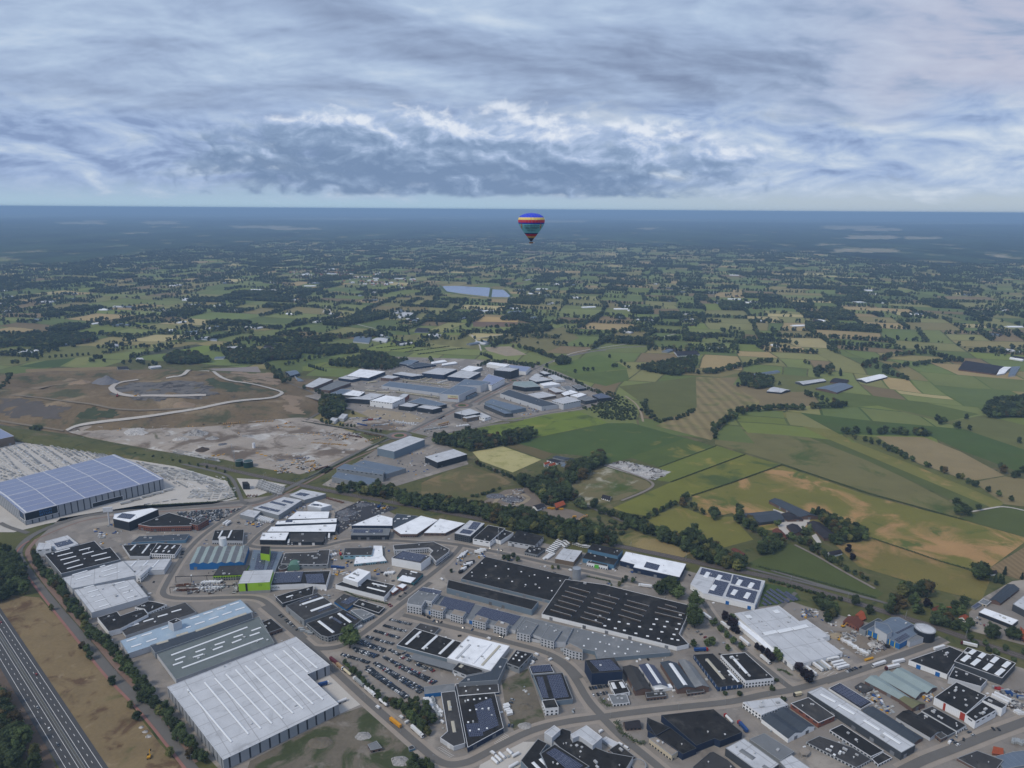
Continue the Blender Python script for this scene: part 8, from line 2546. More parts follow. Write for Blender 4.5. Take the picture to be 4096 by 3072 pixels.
M_RUB = mat('rubble_grey',(.30,.29,.28),.95,.3,.12,.3,.9,second=((.12,.11,.10),.25,.52,.64))
M_RUBW = mat('rubble_white',(.46,.44,.42),.95,.3,.15,.3,.9,second=((.17,.16,.15),.3,.5,.62))
M_RUBB = mat('compost_brown',(.060,.042,.030),.95,.2,.15,.2,.9)
M_SCR = mat('scrap_metal',(.10,.105,.12),.7,.5,.25,.5,1.1,second=[((.35,.36,.38),.4,.58,.66),((.17,.06,.04),.3,.6,.68)])
M_GRVP = mat('gravel_blue',(.17,.17,.185),.95,.1,.1)
for lb,k,x,y,w,h,m_ in [
 ('long heap of mixed white rubble in the quarry','M',1000,722,330,6,M_RUBW),('broad grey gravel heap with a ramp in the quarry','M',1450,725,260,9,M_RUB),('pale grey heap between white rubble and gravel ramp','M',1330,765,190,6,M_RUBW),
 ('grey heap between gravel ramp and centre lane','M',1560,760,170,6,M_RUB),('dark brown compost heap beside the batching tower','M',1500,835,150,5,M_RUBB),('small brown earth heap in the quarry','M',1195,738,80,4,M_RUBB),
 ('scrap heap of grey debris near the batching tower','M',1640,800,140,4,M_SCR),('debris heap at the quarry centre lane','M',1820,740,190,4,M_RUB),('tall blue grey gravel cone behind the landfill','M',790,335,200,13,M_GRVP),
 ('brown spoil mound on the landfill bench','M',1350,502,170,4,MATS['bare_soil']),('rough earth heaps at the landfill rear','M',600,335,160,5,MATS['bare_soil']),
 ('mound of crushed cars and scrap metal','C',1530,450,190,8,M_SCR),('lower mound of scrap metal by the navy hall','C',1480,505,140,6,M_SCR),('heap of shredded scrap at the railway end','C',1660,380,130,6,M_SCR),
 ('rubble heap in the quarry corner of the crossing','K',80,1400,160,3,M_SCR),('white debris heap in the rubble lot','N',1700,480,160,3,M_RUBW),('grey debris heap in the rubble lot','N',1900,540,190,3,M_RUBW),('concrete debris at the field corner of the rubble lot','N',2040,560,150,3,M_RUB),
 ('sand heap in the demolition yard','I',130,620,200,4,MATS['sandy_ground']),('white brick debris heap in the demolition yard','I',560,725,190,3,M_RUBW),('spoil hump on the earth lot','F',440,1120,150,2.5,M_WASTE),('grey sand hump at the foot of the earth lot','F',440,1290,140,2,M_RUB),
 ('boulder pile beside the ring road','B',1250,1350,50,2,M_RUBW),('middle boulder pile beside the ring road','B',1285,1390,55,2,M_RUBW),('largest boulder pile beside the ring road','B',1315,1430,60,2.2,M_RUBW),
 ('spoil heap on the waste ground by the hut','D',1000,1380,160,2.5,M_RUB),('weedy mound on the waste ground','D',620,1440,240,2.5,M_WASTE),('sandy mound beyond the blue hut on the waste ground','D',1330,1600,190,2.0,M_RUB),
 ('mixed waste heap in the pit of the landfill','M',1250,345,420,4,MATS['tip_waste']),('scrap heaps of the farm yard','N',220,790,230,2.5,M_SCR),('stacked junk in the oval of the scrap farm','N',420,830,260,1.8,M_SCR),('white scrap heap before the farmhouse','N',750,960,90,2,M_SCR)]:
 heap(lb,k,x,y,w,h,m_)

M_YEL = pm('yellow',(.52,.27,.015))
def debris(name,label,areas,n,cols,sz,seed,th=-.05,no=()):
 R0 = random.Random(seed)
 mb = MB()
 for k,pts in areas:
  P = [(p.x,p.y) for p in TP(k,pts)]
  xs,ys = [p[0] for p in P],[p[1] for p in P]
  c,tries = 0,0
  while c < n and tries < n * 8:
   tries += 1
   x,y = R0.uniform(min(xs),max(xs)),R0.uniform(min(ys),max(ys))
   if mnoise.noise(Vector((x / 22,y / 22,seed))) < th or not pip(x,y,P) or blocked(x,y): continue
   if (int(x // 4),int(y // 4)) in ROADCELL or any(pip(x,y,q) for q in no): continue
   L = R0.uniform(*sz)
   mb.box((x,y,ground_z(x,y) + .3),L,L * R0.uniform(.2,.8),R0.uniform(.4,1.6),R0.choice((.3,.35,1.9,R0.uniform(0,3.1))),R0.randrange(len(cols)))
   c += 1
 tag(mb.obj(name,cols,uv=False),label,name.replace('_',' '),kind='stuff')

debris('quarry_debris','loose rubble, parts and blocks littering the quarry floor',[('M',[(650,670),(1250,660),(2212,600),(2300,700),(1900,900),(1650,880),(1100,810),(800,760)]),('K',[(0,1040),(500,1030),(1100,1060),(1050,1150),(0,1150)]),('K',[(0,1300),(250,1260),(600,1450),(400,1560),(0,1560)])],420,
  [M_RUB,M_RUBW,M_SCR,M_YEL,M_RUBB,M_CONC],(1.5,6),3)
debris('scrap_debris','loose scrap pieces strewn over the scrap yards',[('C',[(1400,560),(1420,440),(1640,340),(1980,400),(1850,450),(1560,560),(1450,640)]),('N',[(0,900),(330,720),(600,690),(620,800),(350,970)]),('N',[(1420,450),(1640,400),(2170,520),(1990,610)]),('I',[(0,600),(400,560),(640,680),(700,800),(480,900)]),('J',[(1800,620),(2212,700),(2212,960),(2040,860)]),('C',[(0,1080),(560,1060),(560,1160),(0,1180)])],150,
  [M_SCR,M_RUBW,M_CONC,M_SCR,M_RUB,M_RUBB],(1.2,5),5)
debris('estate_clutter','small goods, bins and parked machines along the walls and yards of both estates',[('W',[(100,1215),(500,1085),(900,1140),(1500,1245),(2100,1400),(2212,1600),(900,1659),(640,1700),(300,1480)]),('W',[(690,840),(830,775),(1150,788),(1320,860),(1100,903),(935,942),(870,925)])],900,
  [M_RIMW,M_SCR,TGR,M_TYRE,TBL,M_CONC,TWH,M_STEEL],(1.2,4.2),13,.12,[[(p.x,p.y) for p in TP(k,q)] for k,q in (('D',[(0,1600),(790,1190),(1050,1100),(1480,1440),(1690,1800),(0,1800)]),('D',[(560,880),(710,820),(1000,1090),(800,1180)]),('D',[(800,640),(1240,330),(1460,400),(1290,600),(1650,900),(1400,1070),(1330,1070)]),('B',[(1150,750),(1380,700),(1560,950),(1450,1080)]))])

def goods_rows(areas):
 mb = MB()
 R0 = random.Random(4)
 A0,A1 = G('A',380,365),G('A',560,480)
 d = (A1 - A0).normalized(); n_ = Vector((-d.y,d.x,0))
 for k,pts in areas:
  P = [(p.x,p.y) for p in TP(k,pts)]
  us = [p[0] * d.x + p[1] * d.y for p in P]; vs = [p[0] * n_.x + p[1] * n_.y for p in P]
  v,r = min(vs),0
  while v < max(vs):
   r += 1
   v += 5.6 if r % 5 else 13.0
   kind,u = R0.randrange(3),min(us)
   while u < max(us):
    u += 4.4
    if (u - min(us)) % 58 < 10 or R0.random() < .12: continue
    x,y = d.x * u + n_.x * v,d.y * u + n_.y * v
    if not pip(x,y,P) or blocked(x,y): continue
    L,Wd,H_ = ((3.6,2.6,R0.uniform(.5,1.6)),(1.0,3.0,R0.uniform(1.6,2.6)),(4.2,1.0,R0.uniform(.6,1.2)))[kind]
    mb.box((x,y,.3),L,Wd,H_,math.atan2(d.y,d.x) + R0.gauss(0,.04),R0.choice((0,0,0,1,2)))
 tag(mb.obj('concrete_goods',[M_PRE,M_RIMW,M_CONC],uv=False),'endless rows of small precast goods filling the pale yard','concrete goods',kind='stuff')

goods_rows([('A',[(-60,440),(350,345),(1000,500),(560,640),(230,720),(-60,770)]),('A',[(1130,530),(1400,590),(2000,690),(2080,860),(1800,890),(1640,790)])])
debris('yard_goods','pallets, parts and goods scattered over the estate yards',[('K',[(1450,1330),(1900,1200),(2212,1330),(2000,1560),(1650,1600)]),('K',[(930,860),(1300,850),(1780,930),(1680,1010),(1060,1000)]),('L',[(1120,640),(1270,660),(1150,740),(1000,740)]),('E',[(560,400),(800,430),(780,480),(560,640),(480,600)]),('A',[(800,1100),(1000,1080),(1100,1180),(880,1290)]),('C',[(1380,780),(1480,780),(1560,1000),(1400,1000)]),('C',[(600,450),(900,540),(880,600),(620,560)]),('H',[(1150,240),(1500,260),(1480,330),(1300,330)]),('J',[(540,640),(800,900),(700,940),(300,720)]),('J',[(1050,620),(1200,720),(1150,800),(1000,780)]),('C',[(900,430),(1150,350),(1160,430),(960,500)])],55,
  [M_RIMW,M_SCR,TGR,M_YEL,TBL,M_CONC],(1.2,4.5),9)

def excavator(label,k,x,y,rz,m_=None,s_=1.0):
 P = G(k,x,y)
 e = thing('excavator',label,'excavator',(P.x,P.y,ground_z(P.x,P.y) + .4),None,rz)
 e.scale = (s_,) * 3
 m_ = m_ or M_YEL
 for sy in (-1,1):
  mb = MB(); mb.box((0,sy * 1.2,0),4.2,.7,.9); mb.obj('track',[M_TYRE],e,origin=(0,0,0))
 mb = MB(); mb.box((-.3,0,1.0),3.8,2.7,1.3); mb.obj('body',[m_],e,origin=(0,0,0))
 mb = MB(); mb.box((1.0,.8,2.0),1.6,1.1,1.2); mb.obj('cab',[M_CGLASS],e,origin=(0,0,0))
 mb = MB(); mb.tube((1.4,-.2,1.8),(4.6,-.2,5.2),.35,.3,5); mb.tube((4.6,-.2,5.2),(7.4,-.2,2.6),.28,.22,5); mb.obj('boom',[m_],e,origin=(0,0,0))
 mb = MB(); mb.box((7.5,-.2,1.4),1.0,1.3,1.3); mb.obj('bucket',[M_TYRE],e,origin=(0,0,0))

excavator('orange excavator on the earth patch beside the motorway','B',1320,1620,1.9)
excavator('yellow excavator working on the quarry gravel ramp','M',1690,665,.4,s_=1.3)
excavator('yellow excavator in the quarry scrap corner','M',1770,728,2.4,s_=1.3)
excavator('yellow bulldozer excavator in the landfill pit','M',1000,437,0,s_=1.4)
excavator('orange excavator on the track bend of the landfill pit','M',865,437,2,pm('red',(.32,.02,.02)),s_=1.4)
excavator('yellow excavator in the demolition yard before the cottage','I',200,520,.3)
excavator('small yellow loader beside the demolition yard sand heap','I',155,665,1.0,s_=.8)
excavator('blue scrap crane in the scrap yard','C',1805,400,1.2,TBL,1.4)
excavator('yellow scrap grab in the scrap yard','C',1850,415,.5,s_=1.2)
excavator('orange loader beside the white truck at the scrap gate','C',1420,680,1.5,s_=.9)
excavator('orange loader behind the teal shed','C',1770,965,.3,s_=.8)
excavator('black material handler by the demolition yard fence','I',690,745,2.6,TBK,1.2)
excavator('orange excavator row leader at the quarry weighbridge','K',140,940,.6,TOR,1.3)
excavator('orange excavator at the quarry gate','K',40,995,2.2,TOR,1.3)

drum('storage_tank','green round tank at the quarry rail fence, beside the chimney','M',1768,905,40,30,pm('tank_green',(.018,.05,.04)),pm('tank_green',(.018,.05,.04)),'tank',M_RIMG)
drum('storage_tank','green round tank at the quarry rail fence, away from the chimney','M',1832,910,42,35,pm('tank_green',(.018,.05,.04)),pm('tank_green',(.018,.05,.04)),'tank',M_RIMG)
drum('silo','white silo in the quarry yard','M',1873,778,45,11,WALL['wh'],M_RIMW,'silo',M_RIMW)
drum('storage_tank','round brown basin beside the green barrel roof','C',958,925,30,40,WALL['bb'],ROOF['dg'],'tank',M_RIMG)

def barrel(label,k,a,b_,r,m_):
 A,B_ = G(k,*a),G(k,*b_)
 d = (B_ - A).normalized(); n_ = Vector((-d.y,d.x,0))
 e = thing('barrel_shed',label,'shed',((A.x + B_.x) / 2,(A.y + B_.y) / 2,0))
 mb = MB()
 q = [A + n_ * (r * math.cos(t * math.pi / 10)) + Vector((0,0,3 + r * math.sin(t * math.pi / 10) * .8)) for t in range(11)]
 w = [p + (B_ - A) for p in q]
 mb.add(q + w,[(i,i + 1,12 + i,11 + i) for i in range(10)])
 mb.poly(q + [A - n_ * r,A + n_ * r][0:2]); mb.poly(w[::-1] + [B_ + n_ * r,B_ - n_ * r])
 mb.obj('vault',[m_],e)

barrel('shed with a green barrel roof beside the ducted factory','C',(1050,960),(1065,915),8,mat('roof_barrel_green',(.10,.20,.15),.6,.08))

def mast(label,k,x,y,v,name='radio_mast',w=1.6):
 P = G(k,x,y + v)
 h = height_from(k,x,y,v)
 e = thing(name,label,name.replace('_',' '),(P.x,P.y,0))
 mb = MB()
 for i in range(3):
  a = i * 2.094
  mb.tube((P.x + w * math.cos(a),P.y + w * math.sin(a),0),(P.x + .3 * math.cos(a),P.y + .3 * math.sin(a),h),.16,.1,5)
 mb.obj('leg_frame',[M_STEEL],e)
 mb = MB()
 n = int(h / 3)
 for i in range(n):
  for j in range(3):
   a,b_ = j * 2.094,(j + 1) * 2.094
   r0,r1 = w + (.3 - w) * i / n,w + (.3 - w) * (i + 1) / n
   mb.tube((P.x + r0 * math.cos(a),P.y + r0 * math.sin(a),h * i / n),(P.x + r1 * math.cos(b_),P.y + r1 * math.sin(b_),h * (i + 1) / n),.07,n=4,cap=False)
 mb.obj('lattice',[M_STEEL],e)
 for j,z in enumerate((.72,.85,.95)):
  mb = MB(); mb.tube((P.x + .9,P.y - .3,h * z),(P.x + .9,P.y - .3,h * z + 2.2),.3,n=6); mb.tube((P.x,P.y,h * z + 1),(P.x + .9,P.y - .3,h * z + 1),.08,n=4)
  mb.obj('antenna',[M_RIMW],e)

mast('tall lattice radio mast at the street corner','E',868,245,245)
mast('orange mobile crane boom at the crane firm','L',403,680,120,'tower_crane',1.0)
mast('slender blue lattice pole beside the blue factory','C',612,720,180,'lattice_pole',.8)
mast('yellow batching tower in the quarry','M',1712,785,85,'batching_tower',3.0)
mast('dark chimney tower beside the green tanks','M',1730,830,85,'chimney',1.5)

def yard_sign(label,k,x,y,v):
 P = G(k,x,y + v)
 h = height_from(k,x,y,v)
 e = thing('pole_sign',label,'sign',(P.x,P.y,0))
 mb = MB(); mb.tube((P.x,P.y,0),(P.x,P.y,h * .75),1.1,n=10); mb.obj('pole',[M_RIMW],e)
 mb = MB(); mb.box((P.x,P.y,h * .75),13,2.4,h * .25,.25); mb.obj('beam',[M_RIMW],e)

yard_sign('white T shaped column holding a concrete beam by the wedge office','A',970,950,150)

def gantry(label,k,a,b_):
 A,B_ = G(k,*a),G(k,*b_)
 A.z = B_.z = 0
 d = B_ - A
 e = thing('gantry_crane',label,'gantry crane',((A.x + B_.x) / 2,(A.y + B_.y) / 2,0))
 for i in range(5):
  p = A + d * (i / 4)
  mb = MB(); mb.tube(p,p + Vector((0,0,9)),.3,n=6); mb.obj('post',[M_TYRE],e)
 mb = MB(); mb.tube(A + Vector((0,0,9)),B_ + Vector((0,0,9)),.45,n=4); mb.obj('girder',[M_TYRE],e)

gantry('black crane runway nearest the lime front shed','C',(10,1065),(560,1050))
gantry('black crane runway along the street fence','C',(-40,1160),(560,1140))

def rail_mast():
 mb = MB()
 mb.tube((0,0,0),(0,0,8.2),.16,.12,6); mb.tube((0,0,7.2),(6.4,0,7.2),.09,n=5); mb.tube((0,0,8.0),(4.5,0,7.25),.05,n=4); mb.tube((6.4,0,7.2),(6.4,0,0),.14,n=6)
 return mb.mesh('catenary_mast',[M_STEEL])

ME_MAST = rail_mast()
acc = 0
for i in range(len(RAIL) - 1):
 a,b_ = RAIL[i],RAIL[i + 1]
 acc += (b_ - a).length
 if acc > 62:
  acc = 0
  d = (b_ - a).normalized()
  sx,sy = proj((a.x,a.y,4))
  if 0 < sx < 4096:
   o = inst('catenary_mast',ME_MAST,None,(a.x + d.y * 5.2 * -1,a.y + d.x * 5.2,.4),math.atan2(-d.x,d.y))
   tag(o,'steel catenary portal mast over the double railway track','rail mast','catenary masts along the railway')
for o_ in (-2.2,2.2):
 mb = MB()
 for i in range(len(RAIL) - 1):
  a,b_ = RAIL[i],RAIL[i + 1]
  d = (b_ - a).normalized(); n_ = Vector((-d.y,d.x)) * o_
  mb.tube((a.x + n_.x,a.y + n_.y,6.4),(b_.x + n_.x,b_.y + n_.y,6.4),.04,n=3,cap=False)
 tag(mb.obj('overhead_wire',[M_TYRE],uv=False),'thin overhead wire above the %s railway track' % ('northern' if o_ > 0 else 'southern'),'overhead wire')

for i,(a,b_) in enumerate([((1245,1040),(1395,1142)),((1270,1022),(1440,1138)),((1330,1022),(1490,1125)),((1225,1070),(1340,1150)),((1210,1102),(1285,1158)),((1410,1045),(1520,1118)),((1205,1142),(1245,1166))]):
 A,B_ = G('G',*a),G('G',*b_)
 d = (B_ - A).normalized(); n_ = Vector((-d.y,d.x,0))
 e = thing('solar_table','long dark solar table standing on the lawn beside the striped roof','solar panels',(A.x,A.y,0),'solar tables on the lawn')
 mb = MB(math.atan2(d.y,d.x))
 q = [A + Vector((0,0,1.2)),B_ + Vector((0,0,1.2)),B_ + n_ * 3 + Vector((0,0,2.4)),A + n_ * 3 + Vector((0,0,2.4))]
 mb.prism(q,[p + Vector((0,0,.12)) for p in q],0,True)
 mb.obj('panel',[M_PANEL],e)
 for t in (0.05,.35,.65,.95):
  p = A.lerp(B_,t) + n_ * 1.5
  mb = MB(); mb.tube((p.x,p.y,0),(p.x,p.y,1.8),.1,n=5); mb.obj('leg',[M_STEEL],e)

mb = MB(); mb.tube((0,0,0),(0,0,8),.12,.08,6); mb.tube((0,0,8),(1.8,0,8.3),.06,n=5); mb.box((1.9,0,8.2),.8,.3,.15)
ME_LAMP = mb.mesh('street_lamp',[M_STEEL])
for nm,k,pts,gap in (('ring road by the motorway','B',[(1690,1659),(1380,1230),(1040,890),(800,600),(540,300),(310,10)],55),('car lot street','D',[(740,800),(1020,1075),(1330,1345),(1640,1620)],45),('office tower street','E',[(30,1040),(300,1105),(700,1205),(1000,1285),(1300,1365)],45),('cross street','F',[(1200,1215),(1800,1150),(2212,1105),(2600,1020)],45),('depot street','H',[(580,345),(850,670),(1180,925)],45)):
 for q in resample([(p.x,p.y,0) for p in TP(k,pts)],gap):
  o = inst('street_lamp',ME_LAMP,None,(q.x,q.y,.4),RM.uniform(0,6))
  tag(o,'slim grey street lamp along the ' + nm,'street lamp','lamps of the ' + nm)

bld('hut','derelict hut with patched dark roof on the waste ground','D',[(1070,1500),(1168,1478),(1120,1418),(1040,1450)],34,'gr','bb','g',mode='o',vents=0,cat='hut')
bld('hut','small blue sided hut near the barrier on the waste ground','D',[(1410,1500),(1462,1482),(1440,1455),(1402,1470)],22,'dg','sb','g',mode='',vents=0,cat='hut')
bld('office_cube','black cube office in the white walled lot','C',[(600,190),(660,190),(640,168),(594,170)],52,'dk','bk','d',mode='o',vents=0,cat='office')
for i in range(4):
 for j in range(9):
  P = G('C',735 + 24 * j + 8 * i,215 + 8 * j - 18 * i + 12)
  tag(inst('pallet_stack',STK[1],None,(P.x,P.y,.45),.4,(1,1,2.2)),'grey stacked cage of building goods in the white walled lot','pallet stack','pallet stacks in the white walled lot')

def hedge(label,k,pts,w,h):
 P = resample([(p.x,p.y,0) for p in TP(k,pts)],1.6)
 c = P[len(P) // 2]
 V,Fc,C = [],[],[]
 for p in P:
  for q in range(16):
   a = RM.uniform(0,6.28); s_ = RM.uniform(.35,.7)
   o = len(V)
   x,y,z = p.x + RM.gauss(0,w * .3) - c.x,p.y + RM.gauss(0,w * .3) - c.y,RM.uniform(.1,h)
   t = RM.uniform(-.7,.7)
   V += [(x - s_ * math.cos(a),y - s_ * math.sin(a),z - s_ * t),(x + s_ * math.sin(a),y - s_ * math.cos(a),z - s_ * .4),(x + s_ * math.cos(a),y + s_ * math.sin(a),z + s_ * t),(x - s_ * math.sin(a),y + s_ * math.cos(a),z + s_ * .4)]
   Fc.append((o,o + 1,o + 2,o + 3)); g = RM.uniform(.7,1.3); C += [(g,g,g,1)] * 4
 me = bpy.data.meshes.new('hedge'); me.from_pydata(V,[],Fc)
 at = me.color_attributes.new('Col','FLOAT_COLOR','POINT'); at.data.foreach_set('color',np.array(C,dtype=np.float32).ravel())
 me.materials.append(M_LEAF[6])
 o = bpy.data.objects.new('hedge',me); COL.objects.link(o); o.location = (c.x,c.y,.2)
 tag(o,label,'hedge')

for lb,k,pts,w,h in [('hedge along the fence of the concrete yard','A',[(2010,690),(2090,860),(1900,905),(1300,940)],2.2,2),('hedge between quarry and its approach road','K',[(335,905),(700,965),(1020,1020)],3,2),('hedge round the oval of the quarry roundabout corner','K',[(1430,1120),(1100,1290),(700,1500),(370,1640)],3,2.5),
       ('reed hedge along the rails below the triangular field','G',[(1180,815),(1500,890),(1900,1000),(2212,1090)],4,2.5),('ditch hedge between long field and ripe stubble','P',[(945,598),(1120,655),(1400,750),(1900,888)],3,2),('ditch hedge across the yellow green strips','P',[(480,762),(700,690),(945,602)],3,1.8),
       ('ditch hedge between the two yellow green strips','P',[(370,690),(560,620),(755,547)],2.5,1.5),('ditch hedge at the foot of the dark green field','P',[(310,612),(450,560),(605,502)],2,1.3),('hedge beside the villa field','P',[(1420,985),(1600,1045),(1800,1112),(1980,1160)],3,2),('hedge round the junction garden','F',[(1250,1260),(1290,1350),(1420,1440),(1500,1450)],4,3),
       ('bushes in front of the pavilion','F',[(1110,1060),(1140,1080),(1170,1110),(1210,1110)],5,2.5),('hedge beside the parking bays of the brown shed','C',[(1500,1140),(1600,1190),(1900,1260)],1.5,1.4),('hedge along the north street gardens','E',[(1660,680),(1850,720),(1870,760)],2.5,1.5),('hedge at the depot corner lawn','H',[(1130,795),(1180,800),(1240,840)],3,1.6),
       ('hedge behind the landfill sand strip','M',[(1480,225),(1700,210),(1900,200)],5,4),('bank of shrubs on the landfill lane','M',[(2000,365),(2080,385),(2150,410)],6,4)]:
 hedge(lb,k,pts,w,h)

# ---------------------------------------------------------------- far farms and the village
def far_house(roof,wall,L,Wd,h,rise):
 mb = MB()
 a = [(-L / 2,-Wd / 2),(L / 2,-Wd / 2),(L / 2,Wd / 2),(-L / 2,Wd / 2)]
 mb.prism([(x,y,-.5) for x,y in a],[(x,y,h) for x,y in a],0)
 mb.poly([(L / 2,-Wd / 2,h),(L / 2,Wd / 2,h),(L / 2,0,h + rise)],0); mb.poly([(-L / 2,Wd / 2,h),(-L / 2,-Wd / 2,h),(-L / 2,0,h + rise)],0)
 o = .5
 mb.poly([(-L / 2 - o,-Wd / 2 - o,h - .2),(L / 2 + o,-Wd / 2 - o,h - .2),(L / 2 + o,0,h + rise + .15),(-L / 2 - o,0,h + rise + .15)],1)
 mb.poly([(L / 2 + o,Wd / 2 + o,h - .2),(-L / 2 - o,Wd / 2 + o,h - .2),(-L / 2 - o,0,h + rise + .15),(L / 2 + o,0,h + rise + .15)],1)
 return mb.mesh('house',[wall,roof])

FH = {'long grey roofed barn': far_house(ROOF['lg'],WALL['wg'],55,20,4,3.5),'dark roofed barn': far_house(ROOF['td'],WALL['bb'],40,18,4,4),'blue grey roofed shed': far_house(ROOF['mt'],WALL['mg'],45,22,5,3),'pale roofed shed': far_house(ROOF['wt'],WALL['wh'],38,18,4,2.5)}
RF = random.Random(77)
nfar = 0
spots = []
for (fx,fy) in FARM_SPOTS:
 x,y = warp(*rotf(fx,fy))
 sx,sy = proj((x,y,ground_z(x,y)))
 if any(pip(x + i,y + j,NOFAR[0]) for i in (-60,0,60) for j in (-60,0,60)): continue
 if -30 < sx < 4126 and math.hypot(x,y) < forest_edge(math.atan2(x,y)): spots.append((math.hypot(x,y),x,y))
spots.sort()
for d,x,y in spots[:105]:
 ang = RF.uniform(0,3.14)
 for q in range(RF.randint(1,3)):
  if nfar > 260: break
  nm = RF.choice(list(FH))
  a = x + q * 27 * -math.sin(ang) + RF.gauss(0,3); b_ = y + q * 27 * math.cos(ang) + RF.gauss(0,3)
  o = inst('barn',FH[nm],None,(a,b_,ground_z(a,b_)),ang + RF.choice((0,0,1.57)))
  lab = nm + ' of a farmstead in the distant patchwork of fields'
  tag(o,lab,'barn',lab)
  nfar += 1
VH = {'red roofed house': far_house(ROOF['tr'],WALL['cr'],12,9,5.5,4),'dark roofed house': far_house(ROOF['td'],WALL['wh'],13,9,5.5,4),'brown roofed house': far_house(ROOF['tb'],WALL['bb'],14,10,5.5,4),'white roofed hall': far_house(ROOF['wt'],WALL['wh'],40,24,6,2)}
vp = [(p.x,p.y) for p in TP('Q',[(1180,330),(1330,318),(1560,325),(1760,352),(1860,388),(1740,408),(1500,385),(1260,352)])]
xs,ys = [p[0] for p in vp],[p[1] for p in vp]
c = 0
while c < 190:
 x,y = RF.uniform(min(xs),max(xs)),RF.uniform(min(ys),max(ys))
 if not pip(x,y,vp): continue
 nm = RF.choices(list(VH),(4,3,2,2))[0]
 o = inst('house',VH[nm],None,(x,y,ground_z(x,y)),RF.choice((0.2,1.77)) + RF.gauss(0,.1))
 lab = nm + ' in the distant village below the forest'
 tag(o,lab,'house',lab)
 c += 1
P = G('Q',1480,345)
e = thing('church','brick church with a pointed spire in the distant village','church',(P.x,P.y,P.z))
mb = MB(); mb.box((P.x,P.y,P.z),7,7,22); mb.obj('tower',[WALL['bb']],e)
mb = MB(); mb.tube((P.x,P.y,P.z + 22),(P.x,P.y,P.z + 42),5,.1,4); mb.obj('spire',[ROOF['td']],e)
mb = MB(); mb.box((P.x + 18,P.y,P.z),30,14,10); mb.obj('nave',[WALL['bb']],e)
for (k,x,y) in [('Q',1340,395),('R',130,408),('R',960,452),('R',330,487),('R',530,502),('Q',820,450),('Q',1110,412),('R',1240,567),('R',2170,572),('Q',100,295),('R',470,495),('R',1500,465),('R',960,348)]:
 P = G(k,x,y)
 o = inst('barn',FH['pale roofed shed'],None,(P.x,P.y,P.z),RF.uniform(-.3,.3),(1.8,1.5,1))
 tag(o,'large white roofed shed standing out in the far fields','barn','large white sheds in the far fields')

